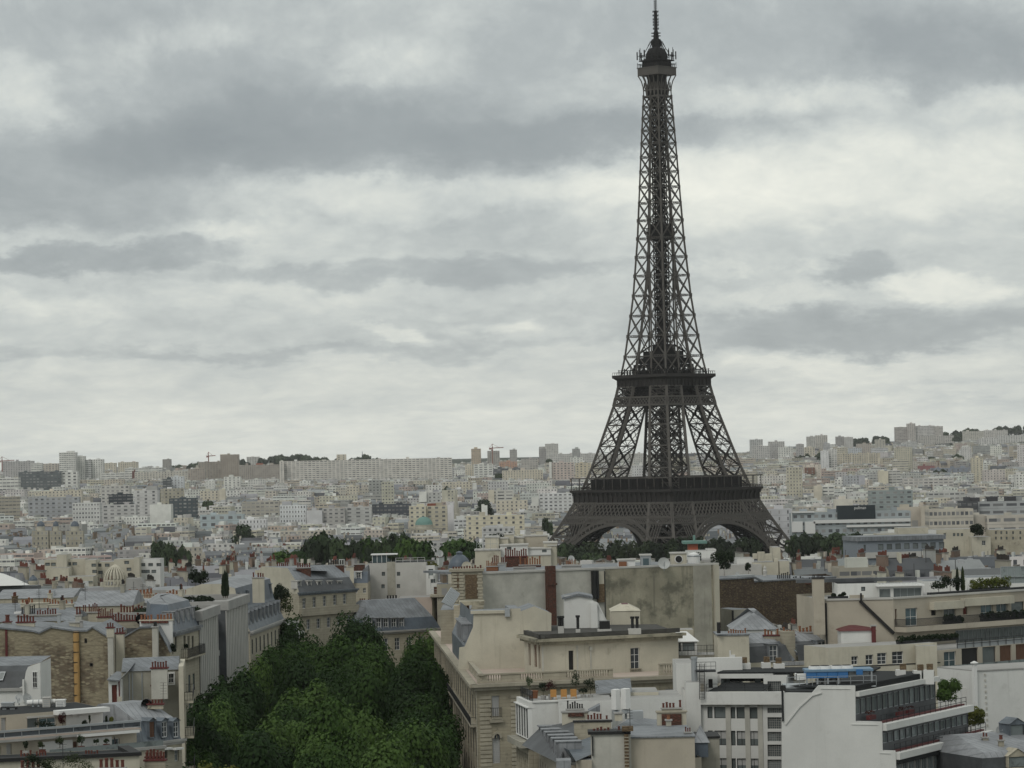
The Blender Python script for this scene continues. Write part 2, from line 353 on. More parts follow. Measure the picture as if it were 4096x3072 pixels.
ZINCD = metalroof('blue_zinc_roof', (0.115, 0.135, 0.155), 0.5, 0.25)
SLATE = metalroof('slate_roof', (0.075, 0.08, 0.085), 0.6, 0.25, 0)
SLATEB = metalroof('blue_slate_roof', (0.085, 0.105, 0.13), 0.5, 0.2, 0)
BLACKR = plain('black_roofing_felt', (0.022, 0.024, 0.025), 0.85, 0.2, 0.3)
TERRA = plain('red_clay_pot', (0.115, 0.042, 0.032), 0.85, 0.2, 0.45, 2.2)
TERRAO = plain('orange_clay_pot', (0.22, 0.10, 0.055), 0.85, 0.2, 0.25, 3.0)
TERRAY = plain('ochre_clay_pipe', (0.40, 0.25, 0.10), 0.85, 0.2, 0.25, 1.0)
SOOT = plain('sooted_metal', (0.018, 0.018, 0.018), 0.7, 0.3, 0.3)
GLASS = glassmat('window_glass'); GLASSB = glassmat('blue_glass', (0.06, 0.09, 0.10), 0.15, 0.5)
GLASSG = glassmat('grey_glass', (0.10, 0.115, 0.115), 0.15, 0.4)
SHUT = plain('grey_shutter', (0.40, 0.40, 0.39), 0.8); SHUTB = plain('brown_shutter', (0.13, 0.07, 0.045), 0.8)
DOORRED = plain('brown_red_door', (0.13, 0.035, 0.025), 0.7)
RAILM = plain('black_railing', (0.02, 0.021, 0.022), 0.6, 0.3); GALV = plain('galvanised_metal', (0.34, 0.36, 0.37), 0.45, 0.4, 0.1, metal=0.3)
BLUE = plain('blue_paint', (0.035, 0.15, 0.36), 0.5, 0.4, 0.06)
DISHM = plain('pale_dish_metal', (0.42, 0.43, 0.42), 0.6, 0.3); WOOD = plain('ochre_wood', (0.42, 0.22, 0.07), 0.7)
TIN = plain('dark_red_tin', (0.10, 0.022, 0.022), 0.6); PINKF = plaster('pink_terrace_paving', (0.46, 0.385, 0.33), 0.05, 0.1)
COPPER = plain('green_copper', (0.14, 0.25, 0.22), 0.7); BARK = plain('bark', (0.10, 0.08, 0.06), 0.9)
LEAF = leafmat('avenue_leaves', (0.018, 0.042, 0.010), (0.040, 0.082, 0.016), (0.076, 0.132, 0.030))
LEAFY = leafmat('yellowing_leaves', (0.035, 0.055, 0.01), (0.07, 0.095, 0.018), (0.12, 0.125, 0.025))
LEAFD = leafmat('dark_leaves', (0.012, 0.022, 0.010), (0.022, 0.036, 0.015), (0.04, 0.056, 0.02))
LEAFF = leafmat('far_leaves', (0.026, 0.042, 0.02), (0.038, 0.06, 0.026), (0.055, 0.085, 0.035))
LEAFR = leafmat('red_leaves', (0.05, 0.014, 0.012), (0.07, 0.02, 0.016), (0.09, 0.03, 0.02))
ASPH = plain('asphalt', (0.05, 0.05, 0.05), 0.9);
# ------------------------------------------------------------------ terrain
def sstep(a, b, x):
 t = max(0.0, min(1.0, (x - a) / (b - a))); return t * t * (3 - 2 * t)
def lerpt(tab, x):
 if x <= tab[0][0]: return tab[0][1]
 for (a, va), (b, vb) in zip(tab, tab[1:]):
  if x <= b: return va + (vb - va) * (x - a) / (b - a)
 return tab[-1][1]
HILL = [(-9, 26), (-6, 30), (-3, 34), (0, 36), (2, 34), (4, 36), (6, 40), (7.5, 50), (9.5, 70)]
def ground(x, y):
 g = lerpt([(0, 25), (520, 25), (900, 21), (1250, 8), (1450, -4), (1600, -5), (1660, 0), (2100, 0), (4700, 35), (5200, 37)], y)
 if y > 4800:
  a = math.degrees(math.atan2(x, y))
  g += lerpt(HILL, a) * sstep(4800, 7800, y) * (1.0 if y < 8200 else max(0.3, 1 - (y - 8200) / 3000))
 return g
def build_ground():
 m = MB(); ys = [-300, 0, 250, 400, 520, 650, 780, 900, 1050, 1250, 1450, 1600, 1660, 1900] + list(range(2100, 10400, 230)); xs = [i / 40 for i in range(-40, 41)]
 grid = [[(x * (700 + 0.32 * max(y, 0)), y, ground(x * (700 + 0.32 * max(y, 0)), y)) for x in xs] for y in ys]
 for j in range(len(ys) - 1):
  for i in range(len(xs) - 1): m.poly([grid[j][i], grid[j][i + 1], grid[j + 1][i + 1], grid[j + 1][i]])
 mt, t, b, pos = newmat('city_ground', 0.95)
 col = t.mix(t.mapr(t.noise(pos, 0.01, 5, .6), .42, .6), (0.10, 0.10, 0.095), (0.035, 0.05, 0.028))
 t.l.new(col, b.inputs['Base Color'])
 return tag(m.build('ground', mt), kind='structure')
GROUND = build_ground()
m = MB()
for (x0, y0, x1, y1, w) in ((-31, 150, -24.5, 640, 13.0),):
 m.poly([(x0 - w, y0, 25.004), (x0 + w, y0, 25.004), (x1 + w, y1, 25.004 - .0), (x1 - w, y1, 25.004)])
tag(m.build('avenue_road', ASPH), kind='structure')
m = MB(); m.obox((-43.5, 300, 25.0), (5.0, 0, 0), (2.0, 310, 0), (0, 0, 0.13)); m.obox((-16.5, 300, 25.0), (9.0, 0, 0), (-5, 260, 0), (0, 0, 0.13))
tag(m.build('avenue_pavement', CONC), kind='structure')
# ------------------------------------------------------------------ the lattice tower
TB = Q(2665.5, 1951.5, 1712); TB.z = 0.0
TOWER_ROT = rad(45.2)
Hout = [(0, 61), (14, 53), (29.7, 44.3), (43, 37.6), (51, 34), (57.6, 31.2), (65, 28.6), (82.4, 23.8), (101, 18.9), (111, 17.1), (115.7, 16.2), (121.4, 14.9), (157, 10.8), (189, 8.6), (229.7, 6.8), (263.8, 5.2), (272, 5.0)]
Hw = [(0, 24), (29.7, 18.2), (51, 15.4), (80, 13.4), (111, 11.2)]
def H(z): return lerpt(Hout, z)
def Wp(z): return lerpt(Hw, z)
def build_tower():
 T = thing('lattice_tower', 'very tall dark brown iron lattice tower on four arched legs under the clouds', 'tower', TB)
 T.rotation_euler = (0, 0, TOWER_ROT); ORG[T.name] = V((0, 0, 0))     # the tower's meshes are in its own frame
 def fp(k, s, n, z):
  x, y = s, -n
  for _ in range(k): x, y = -y, x
  return V((x, y, z))
 def laced(m, p, q, w, n, r=0.14, up=(0, 0, 1)):
  """open girder: two flanges and zig-zag lacing"""
  p = V(p); q = V(q); d = q - p; x = d.cross(V(up)).normalized() if d.cross(V(up)).length > 1e-3 else V((1, 0, 0)); y = x.cross(d).normalized()
  for s in (-1, 1): m.beam(p + y * s * w / 2, q + y * s * w / 2, r * 1.6)
  for i in range(n):
   a = p + d * (i / n); b = p + d * ((i + 1) / n); s = 1 if i % 2 else -1
   m.beam(a + y * s * w / 2, b - y * s * w / 2, r)
 for part, zs, cw, xw in (('lower_leg', [0, 11, 22, 33, 43, 50.6], 1.5, 0.75), ('upper_leg', [57.6, 68.5, 80, 91, 101, 105.6, 111], 1.35, 0.55)):
  for k in range(4):
   m = MB(); lm = MB()
   def cp(i, z):
    h = H(z); w = Wp(z); a, b = ((h, h), (h - w, h), (h - w, h - w), (h, h - w))[i]
    return fp(k, a, b, z)
   for z0, z1 in zip(zs, zs[1:]):
    for i in range(4):
     m.beam(cp(i, z0), cp(i, z1), cw if i != 2 else cw * 0.8)
     j = (i + 1) % 4; a, b, c, d = cp(i, z0), cp(j, z0), cp(i, z1), cp(j, z1)
     lm.beam(a, d, xw); lm.beam(b, c, xw); m.beam(c, d, xw * 1.2)
     mid = (a + b + c + d) / 4; lm.obox(mid - V((.7, .7, .7)), (1.4, 0, 0), (0, 1.4, 0), (0, 0, 1.4))
     for f in (0.28, 0.72):
      e = a + (c - a) * f; g = b + (d - b) * f; m.beam(e, g, 0.3)
      m.beam(e, (c + d) / 2, 0.26); m.beam(g, (a + b) / 2, 0.26)
    a, c = cp(0, z0), cp(2, z1); lm.beam(a, c, .4); lm.beam(cp(1, z0), cp(3, z1), .4); lm.beam(cp(1, z1), cp(3, z0), .4)
    c0 = (cp(0, z0) + cp(2, z0)) / 2; c1 = (cp(0, z1) + cp(2, z1)) / 2; s = V((1.2, 0, 0))
    for e in (-1.5, 1.5): lm.beam(c0 + s * e, c1 + s * e, 0.6)
    for q in range(6): p = c0 + (c1 - c0) * (q / 6); lm.beam(p - s * 1.5, p + s * 1.5, 0.3)
   lo = m.build(part, IRON, T); lm.build('leg_bracing', IRON_SHADED, lo)  # bracing takes the shaded iron: darkness inside the legs is coloured in
 def arc(k, r, a, zc=2.5, dn=0.5):
  z = zc + r * math.sin(a); return fp(k, r * math.cos(a), H(max(0, z)) + dn, z)
 for k in range(4):
  m = MB(); n = 44
  for i in range(n):
   a0 = rad(6) + (math.pi - rad(12)) * i / n; a1 = rad(6) + (math.pi - rad(12)) * (i + 1) / n
   for r, w in ((37.0, 0.8), (40.2, 0.9)):
    m.beam(arc(k, r, a0), arc(k, r, a1), w, 1.5); m.beam(arc(k, r, a0, dn=-3), arc(k, r, a1, dn=-3), w * .7)
   m.beam(arc(k, 37, a0), arc(k, 40.2, a0), 0.5); m.beam(arc(k, 37, a0, dn=-3), arc(k, 40.2, a0), .35)
   m.beam(arc(k, 38.6, (a0 * 2 + a1) / 3), arc(k, 38.6, (a0 + a1 * 2) / 3), 1.0, 0.3)
   m.poly([arc(k, 37, a0, dn=-2.9), arc(k, 37, a1, dn=-2.9), arc(k, 37, a1, dn=.4), arc(k, 37, a0, dn=.4)])
   z1 = 39.6; pt = arc(k, 40.2, a0); s = 40.2 * math.cos(a0)
   if 1.2 < z1 - pt.z < 14 and i % 1 == 0:
    q = fp(k, s, H(z1) + .5, z1); m.beam(pt, q, 0.4, 0.4)
    s1 = 40.2 * math.cos(a1); m.beam(fp(k, s, H(z1 - .8) + .5, z1 - .9), fp(k, (s + s1) / 2, H(z1) + .5, z1 - .1), .45)
  ao = m.build('arch', IRON, T); m = MB()
  for i in range(n):
   p0, p1 = arc(k, 40.4, rad(6) + (math.pi - rad(12)) * i / n, dn=-1.6), arc(k, 40.4, rad(6) + (math.pi - rad(12)) * (i + 1) / n, dn=-1.6)
   if min(p0.z, p1.z) > 27: m.poly([p0, p1, V((p1.x, p1.y, 40.2)) + (fp(k, 0, H(40) - 1.6, 0) - fp(k, 0, H(p1.z) - 1.6, 0)), V((p0.x, p0.y, 40.2)) + (fp(k, 0, H(40) - 1.6, 0) - fp(k, 0, H(p0.z) - 1.6, 0))])
  m.build('spandrel_shade', IRON_DEEP_SHADE, ao)  # dark sheet added to put shade behind the spandrel openings
  m = MB()
  for i in range(n):
   a0 = rad(4) + (math.pi - rad(8)) * i / n; a1 = rad(4) + (math.pi - rad(8)) * (i + 1) / n
   for dn in (-3, -9, -15):
    m.beam(arc(k, 38.5, a0, dn=dn), arc(k, 38.5, a1, dn=dn), 0.9)
   m.beam(arc(k, 38.5, a0, dn=-3), arc(k, 38.5, a1, dn=-9), .6); m.beam(arc(k, 38.5, a1, dn=-3), arc(k, 38.5, a0, dn=-9), .6)
   m.beam(arc(k, 38.5, a0, dn=-9), arc(k, 38.5, a1, dn=-15), .6); m.beam(arc(k, 38.5, a1, dn=-9), arc(k, 38.5, a0, dn=-15), .6)
  m.build('arch_soffit', IRON_DEEP_SHADE, T)
 def girder(name, z0, z1, step, w, two=True, inset=0.3, chord=0.9, hs=None):
  for k in range(4):
   m = MB(); h0 = H(z0) if hs is None else hs; h1 = H(z1) if hs is None else hs
   p = lambda f, z: fp(k, f * (H(z) if hs is None else hs), (H(z) if hs is None else hs) + inset, z)
   m.beam(p(-1, z0), p(1, z0), chord); m.beam(p(-1, z1), p(1, z1), chord)
   n = max(4, int(2 * h0 / step))
   for i in range(n):
    f0 = -1 + 2 * i / n; f1 = min(1.0, -1 + 2 * (i + two) / n); zz = z0 + (z1 - z0) * (f1 - f0) * n / 2 / two
    m.beam(p(f0, z0), p(f1, zz), w); m.beam(p(-f0, z0), p(-f1, zz), w)
   for f in (-1, -1 + 2 * Wp(z0) / (2 * h0), 1 - 2 * Wp(z0) / (2 * h0), 1): m.beam(p(f, z0), p(f, z1), 1.2)
   m.build(name, IRON, T)
 girder('lattice_girder', 43.4, 50.4, 2.75, 0.5, 2)
 girder('lower_girder', 40.2, 43.0, 1.45, 0.36, 2)
 girder('upper_girder', 101.2, 105.4, 2.2, 0.34, 2, 0.35, 0.9)
 for h, n_, z_, t_ in ((31, 30.5, 42.8, 7.9), (15, 14.6, 101.6, 3.4)):
  m = MB(); [m.obox(fp(k, -h, n_, z_), fp(k, 2 * h, 0, 0), fp(k, 0, .4, 0), (0, 0, t_)) for k in range(4)]; m.build('girder_shade_panel', IRON_DEEP_SHADE, T)  # near-black panels added behind the girders as the tower's interior shade
 for name, z, h in (('floor_beams', 49.5, 31.5), ('floor_beams', 110.2, 15.5)):
  m = MB()
  for i in range(-6, 7):
   e = h * i / 6; m.obox((e - .2, -h, z - .2), (.4, 0, 0), (0, 2 * h, 0), (0, 0, .9)); m.obox((-h, e - .15, z - .1), (2 * h, 0, 0), (0, .3, 0), (0, 0, .8))
  for i in range(-14, 15):
   e = h * i / 14
   for k in range(4): m.beam(fp(k, e, h * .93, z - 5.5), fp(k, e + 2, h * .93, z), .4); m.beam(fp(k, e, h * .93, z - 5.5), fp(k, e - 2, h * .93, z), .4)
  m.build(name, IRON_DEEP_SHADE, T)
 m = MB()
 for k in range(4):
  n = 20
  for (ha, za), (hb, zb) in zip([(34.1, 50.6), (34.2, 52.6), (34.5, 54.4), (35.4, 56.0), (36.0, 56.2)], [(34.2, 52.6), (34.5, 54.4), (35.4, 56.0), (36.0, 56.2), (36.0, 57.4)]):
   m.poly([fp(k, -ha, ha, za), fp(k, ha, ha, za), fp(k, hb, hb, zb), fp(k, -hb, hb, zb)])
  for i in range(n + 1):
   s = -34 + 68 * i / n; m.obox(fp(k, s - .35, 34.0, 50.5), fp(k, .7, 0, 0), fp(k, 0, 1.0, 0) , (0, 0, 4.6)); m.obox(fp(k, s - .35, 34.3, 54.4), fp(k, .7, 0, 0), fp(k, 0, 1.5, 0), (0, 0, 1.7))
 m.poly([(-36, -36, 57.4), (36, -36, 57.4), (36, 36, 57.4), (-36, 36, 57.4)]); m.poly([(-34, 34, 50.7), (34, 34, 50.7), (34, -34, 50.7), (-34, -34, 50.7)])
 m.build('first_platform', IRON_SHADED, T)
 m = MB()
 for k in range(4):
  for z in (58.6, 58.0): m.beam(fp(k, -35.8, 35.8, z), fp(k, 35.8, 35.8, z), .22)
  for i in range(61): s = -35.8 + 71.6 * i / 60; m.beam(fp(k, s, 35.8, 57.4), fp(k, s, 35.8, 58.6), .14)
  m.build('gallery_railing', IRON_DEEP_SHADE, T) if k == 3 else None
 m = MB()
 for k in range(4):
  for i in range(13): s = -35.2 + 70.4 * i / 12; m.beam(fp(k, s, 35.2, 57.4), fp(k, s, 35.2, 63.3), .3)
  m.obox(fp(k, -35.9, 33.9, 63.2), fp(k, 71.8, 0, 0), fp(k, 0, 2.0, 0), (0, 0, .5))
 m.build('gallery_roof', IRON, T)
 for k in range(4):
  m = MB(); m.obox(fp(k, -24, 25.0, 57.45), fp(k, 48, 0, 0), fp(k, 0, 6.5, 0), (0, 0, 5.5))
  for i in range(25): s = -24 + 2 * i; m.beam(fp(k, s, 31.6, 57.4), fp(k, s, 31.6, 63), .22)
  m.build('pavilion', IRON_DEEP_SHADE, T)
 m = MB()
 for k in range(4):
  P_ = [(17.1, 111.0), (17.2, 113.0), (17.6, 114.5), (18.8, 115.5), (19.3, 115.7), (19.3, 117.2)]
  for (ha, za), (hb, zb) in zip(P_, P_[1:]): m.poly([fp(k, -ha, ha, za), fp(k, ha, ha, za), fp(k, hb, hb, zb), fp(k, -hb, hb, zb)])
  for i in range(13): s = -17 + 34 * i / 12; m.obox(fp(k, s - .25, 17.0, 111), fp(k, .5, 0, 0), fp(k, 0, .8, 0), (0, 0, 3.6))
 m.poly([(-19.3, -19.3, 117.2), (19.3, -19.3, 117.2), (19.3, 19.3, 117.2), (-19.3, 19.3, 117.2)]); m.poly([(-17, 17, 111.1), (17, 17, 111.1), (17, -17, 111.1), (-17, -17, 111.1)])
 m.build('second_platform', IRON_SHADED, T)
 m = MB()
 for k in range(4):
  m.beam(fp(k, -19, 19, 118.6), fp(k, 19, 19, 118.6), .18); m.beam(fp(k, -17, 17, 119.6), fp(k, 17, 17, 119.6), .25)
  for i in range(25): s = -19 + 38 * i / 24; m.beam(fp(k, s, 19, 117.2), fp(k, s, 19, 118.7), .13)
  for i in range(17): s = -16.5 + 33 * i / 16; m.beam(fp(k, s, 16.8, 117.2), fp(k, s, 16.8, 119.6 + (i % 3) * .5), .3)
 m.build('deck_railing', IRON_DEEP_SHADE, T)
 m = MB(); m.box(-10.5, -10.5, 117.2, 10.5, 10.5, 119.6); m.box(-11.2, -11.2, 121.0, 11.2, 11.2, 122.6); m.box(-10, -10, 123.0, 10, 10, 126.0); m.box(-7.5, -7.5, 126, 7.5, 7.5, 129.5)
 for k in range(4):
  for i in range(7): s = -11 + 22 * i / 6; m.beam(fp(k, s, 11, 117), fp(k, s, 11, 121), .7)
  m.beam(fp(k, -7, 9.5, 129), fp(k, -3, 5, 133), .8); m.beam(fp(k, 7, 9.5, 129), fp(k, 3, 5, 133), .8); m.box(-4, -4, 129.5, 4, 4, 133)
  for i in range(9): s = -11.5 + 23 * i / 8; m.beam(fp(k, s, 11.4, 122.6), fp(k, s, 11.4, 124.2), .25)
  m.beam(fp(k, -11.5, 11.4, 124.1), fp(k, 11.5, 11.4, 124.1), .2)
 m.build('deck_pavilion', IRON_DEEP_SHADE, T)
 zs = [117.2] + [115.7 + (1512 - y) / 7.56 for y in (1428, 1347, 1266, 1186, 1107, 1033, 959, 887, 818, 754, 693, 635, 581, 529, 481, 435, 394)]
 inner = lambda z: max(0.0, 5.4 * (179 - z) / (179 - 117))
 for k in range(4):
  m = MB()
  for z0, z1 in zip(zs, zs[1:]):
   h0, h1, i0, i1 = H(z0), H(z1), inner(z0), inner(z1); sc = 0.75 if z0 > 200 else 0.9
   m.beam(fp(k, h0, h0, z0), fp(k, h1, h1, z1), 1.1 * sc)
   for s in (-1, 1):
    if i0 > .05 or s == 1: m.beam(fp(k, s * i0, h0, z0), fp(k, s * i1, h1, z1), .85 * sc)
    a, b, c, d = fp(k, s * h0, h0, z0), fp(k, s * i0, h0, z0), fp(k, s * h1, h1, z1), fp(k, s * i1, h1, z1)
    laced(m, a, d, .75 * sc, 9, .15, fp(k, 0, 1, 0)); laced(m, b, c, .75 * sc, 9, .15, fp(k, 0, 1, 0))
    laced(m, c, d, .8, 6, .16)
    g = fp(k, s * i1, h1, z1); q = .65 if z1 < 200 else .45; m.obox(g - V((q, q, .9)), (2 * q, 0, 0), (0, 2 * q, 0), (0, 0, 1.8))
   if i0 > 1:
    a, b, c, d = fp(k, -i0, h0, z0), fp(k, i0, h0, z0), fp(k, -i1, h1, z1), fp(k, i1, h1, z1)
    m.beam(a, d, .4); m.beam(b, c, .4); m.beam(c, d, .5)
   c = fp(k, h1, h1, z1); q = .6 if z1 < 200 else .4; m.obox(c - V((q, q, .9)), (2 * q, 0, 0), (0, 2 * q, 0), (0, 0, 1.8))
  m.build('shaft_face', IRON, T)
 m = MB()
 for cx, cy in ((1.7, 1.7), (-1.7, 1.7), (-1.7, -1.7), (1.7, -1.7)):
  z = 120.0
  while z < 272:
   s = 1.0 if z < 200 else .85
   for e in ((-s, -s), (s, -s), (s, s), (-s, s)): m.obox((cx + e[0] - .22, cy + e[1] - .22, z), (.44, 0, 0), (0, .44, 0), (0, 0, 2.8))
   m.obox((cx - s, cy - s, z), (2 * s, 0, 0), (0, 2 * s, 0), (0, 0, .5 if int(z) % 3 else 1.3))
   m.beam((cx - s, cy - s, z), (cx + s, cy + s, z + 2.8), .45); m.beam((cx + s, cy - s, z), (cx - s, cy + s, z + 2.8), .45)
   m.box(cx - .55, cy - .55, z, cx + .55, cy + .55, z + 2.1)
   z += 2.8
 m.build('lift_shaft', IRON_DEEP_SHADE, T)
 m = MB()
 m.box(-5.0, -5.0, 188, 5.0, 5.0, 191.5); m.box(-6.2, -6.2, 191.5, 6.2, 6.2, 192.3); m.box(-4, -4, 192, 4, 4, 196.5)
 for k in range(4):
  for i in range(7): s = -6 + 2 * i; m.beam(fp(k, s, 6.1, 192.3), fp(k, s, 6.1, 194.2), .3)
  m.beam(fp(k, -6, 6.1, 194.2), fp(k, 6, 6.1, 194.2), .3)
 m.build('half_way_platform', IRON_DEEP_SHADE, T)
 m = MB(); Ht = [(263.5, 5.2), (266, 5.1), (269, 5.3), (272, 5.9), (274.2, 6.8), (274.8, 7.1)]
 for k in range(4):
  for (za, ha), (zb, hb) in zip(Ht, Ht[1:]):
   for f in (-1, -.5, 0, .5): m.beam(fp(k, f * ha, ha, za), fp(k, f * hb, hb, zb), .55)
  for i in range(5):
   f = -1 + .5 * i
   if f < 1: m.beam(fp(k, (f + .02) * 5.2, 5.2, 264), fp(k, (f + .25) * 5.5, 5.5, 271), .3); m.beam(fp(k, (f + .48) * 5.2, 5.2, 264), fp(k, (f + .25) * 5.5, 5.5, 271), .3)
  m.beam(fp(k, -5.2, 5.2, 267), fp(k, 5.2, 5.2, 267), .5); m.beam(fp(k, -5.2, 5.2, 263.6), fp(k, 5.2, 5.2, 263.6), .6)
 m.build('flared_bracket', IRON, T)
 m = MB(); m.box(-3.6, -3.6, 262, 3.6, 3.6, 275); m.build('shaft_head', IRON_DEEP_SHADE, T)
 m = MB(); m.box(-7.2, -7.2, 274.7, 7.2, 7.2, 278.6); m.box(-7.5, -7.5, 278.6, 7.5, 7.5, 279.0); m.build('top_platform', IRON, T)
 m = MB(); m.box(-5.4, -5.4, 279, 5.4, 5.4, 282.3); m.box(-6.6, -6.6, 282.3, 6.6, 6.6, 282.9)
 for k in range(4):
  for i in range(13): s = -7.2 + 1.2 * i; m.beam(fp(k, s, 7.2, 279), fp(k, s, 7.2, 280.8 + (i % 4 == 0) * .8), .2)
  m.beam(fp(k, -7.2, 7.2, 280.7), fp(k, 7.2, 7.2, 280.7), .25)
  for s in (-5.6, 5.6): m.beam(fp(k, s, 5.8, 282.8), fp(k, s, 5.8, 287), .45)
  for s, z in ((-6.2, 285), (-3, 284.6), (2.5, 285.4), (5.6, 286)): m.beam(fp(k, s, 6.5, z - 2), fp(k, s, 6.5, z + 3.5), .22); m.beam(fp(k, s, 4.5, z - 1.5), fp(k, s, 6.8, z - 1.5), .25)
  m.beam(fp(k, -6.5, 6.5, 285.4), fp(k, 6.5, 6.5, 285.4), .3); m.obox(fp(k, 7.2, 7.2, 283.2), (.45, 0, 0), (0, .45, 0), (0, 0, 4.2)); m.beam(fp(k, 4.5, 4.5, 285), fp(k, 7.2, 7.2, 285), .25)
 m.build('top_gallery', IRON_DEEP_SHADE, T)
 m = MB(); m.lathe((0, 0, 0), [(5.9, 282.9), (6.0, 284.6), (5.6, 286.4), (4.7, 288), (3.2, 289.2), (1.5, 289.9), (.02, 290)], 12)
 for a in range(8):
  c, s = math.cos(a * .7854), math.sin(a * .7854); m.beam((c * 6.2, s * 6.2, 287), (c * 2.4, s * 2.4, 293.4), .3); m.beam((c * 5, s * 5, 289), (c * 3.2, s * 3.2, 293), .2); m.beam((c * 6.2, s * 6.2, 285), (c * 6.2, s * 6.2, 288.5), .25)
 m.box(-1.7, -1.7, 289.8, 1.7, 1.7, 294)
 for a in range(8): m.obox((math.cos(a * .7854) * 2.5 - .3, math.sin(a * .7854) * 2.5 - .3, 291), (.6, 0, 0), (0, .6, 0), (0, 0, 2.2))
 m.build('lantern', IRON_DEEP_SHADE, T)
 m = MB(); m.tube((0, 0, 294), (0, 0, 298), 1.5, 1.2, 8); m.tube((0, 0, 298), (0, 0, 309), .95, .85, 8)
 for z in (295.5, 297): m.box(-1.8, -1.8, z, 1.8, 1.8, z + .4)
 for z in (299.5, 301.5, 303, 304.5, 306.5, 308.5):
  for a in range(4): c, s = math.cos(a * 1.5708), math.sin(a * 1.5708); m.beam((c * .5, s * .5, z), (c * 1.9, s * 1.9, z), .25); m.beam((c * 1.9, s * 1.9, z - .4), (c * 1.9, s * 1.9, z + .6), .22)
 for e in ((-.5, -.5), (.5, -.5), (.5, .5), (-.5, .5)): m.beam((e[0], e[1], 309), (e[0] * .8, e[1] * .8, 332), .2)
 for i in range(23): m.beam((-.48, -.48, 309 + i), (.48, .48, 310 + i), .15); m.beam((.48, -.48, 309 + i), (-.48, .48, 310 + i), .15); m.box(-.5, -.5, 309 + i, .5, .5, 309.15 + i)
 m.tube((0, 0, 309), (0, 0, 332), .22, .16, 6); m.build('antenna', IRON_DEEP_SHADE, T)
 for k in range(4):
  m = MB(); h = 61.5; a, b = (h, h); m.obox(fp(k, h + .5, h + .5, -3), fp(k, -26, 0, 0), fp(k, 0, -26, 0), (0, 0, 4.2)); m.build('plinth', LIME, T)
build_tower()
# ------------------------------------------------------------------ city: generic buildings as lists of faces
WALLC = {'cream': (0.49, 0.46, 0.385), 'white': (0.64, 0.64, 0.60), 'grey': (0.36, 0.36, 0.34), 'buff': (0.42, 0.385, 0.315), 'stone': (0.50, 0.47, 0.39), 'brown': (0.22, 0.165, 0.125), 'offwhite': (0.50, 0.50, 0.48), 'pinkish': (0.44, 0.36, 0.31)}
ROOFC = {'zinc': (0.175, 0.183, 0.19), 'silver': (0.26, 0.267, 0.275), 'slate': (0.093, 0.099, 0.106), 'gravel': (0.33, 0.32, 0.30), 'white flat': (0.52, 0.52, 0.50), 'dark flat': (0.10, 0.10, 0.10), 'tiled': (0.24, 0.10, 0.065)}
class Bld:
 """one generic building: separate face lists for its walls, roof and chimneys"""
 def __init__(s): s.wall = MB(); s.roof = MB(); s.chims = []; s.info = {}
def rectp(x, y, w, d, r):
 c, s = math.cos(r), math.sin(r)
 return [(x + a * c - b * s, y + a * s + b * c) for a, b in ((-w / 2, -d / 2), (w / 2, -d / 2), (w / 2, d / 2), (-w / 2, d / 2))]
FAR_LIGHT = [1.0]  # colour factor: the brighter light over the far city put into its colours
def jit(c, v, rnd): k = (1 + rnd.uniform(-v, v)) * FAR_LIGHT[0]; return tuple(min(.82, max(.01, x * k * (1 + rnd.uniform(-.03, .03)))) for x in c)
def wallfaces(mb, fp, z0, z1, col, a, bay, st, blank=()):
 n = len(fp)
 for i in range(n):
  p, q = fp[i], fp[(i + 1) % n]; L = math.hypot(q[0] - p[0], q[1] - p[1]); nb = max(1, round(L / bay)); v1 = 20.0; v0 = v1 - (z1 - z0) / st
  mb.poly([(p[0], p[1], z0), (q[0], q[1], z0), (q[0], q[1], z1), (p[0], p[1], z1)], uv=[(0, v0), (nb, v0), (nb, v1), (0, v1)], c=(*col, 0.0 if i in blank else a))
def insetp(fp, d):
 """inset of a convex polygon, one distance per edge"""
 n = len(fp); L = []
 for i in range(n):
  p, q = V((*fp[i][:2], 0)), V((*fp[(i + 1) % n][:2], 0)); u = (q - p).normalized(); nn = V((-u.y, u.x, 0)); L.append((p + nn * d[i], u))
 out = []
 for i in range(n):
  (p, u), (q, v) = L[i - 1], L[i]; den = u.x * v.y - u.y * v.x
  if abs(den) < 1e-6: out.append((q.x, q.y)); continue
  t = ((q.x - p.x) * v.y - (q.y - p.y) * v.x) / den; out.append((p.x + u.x * t, p.y + u.y * t))
 return out
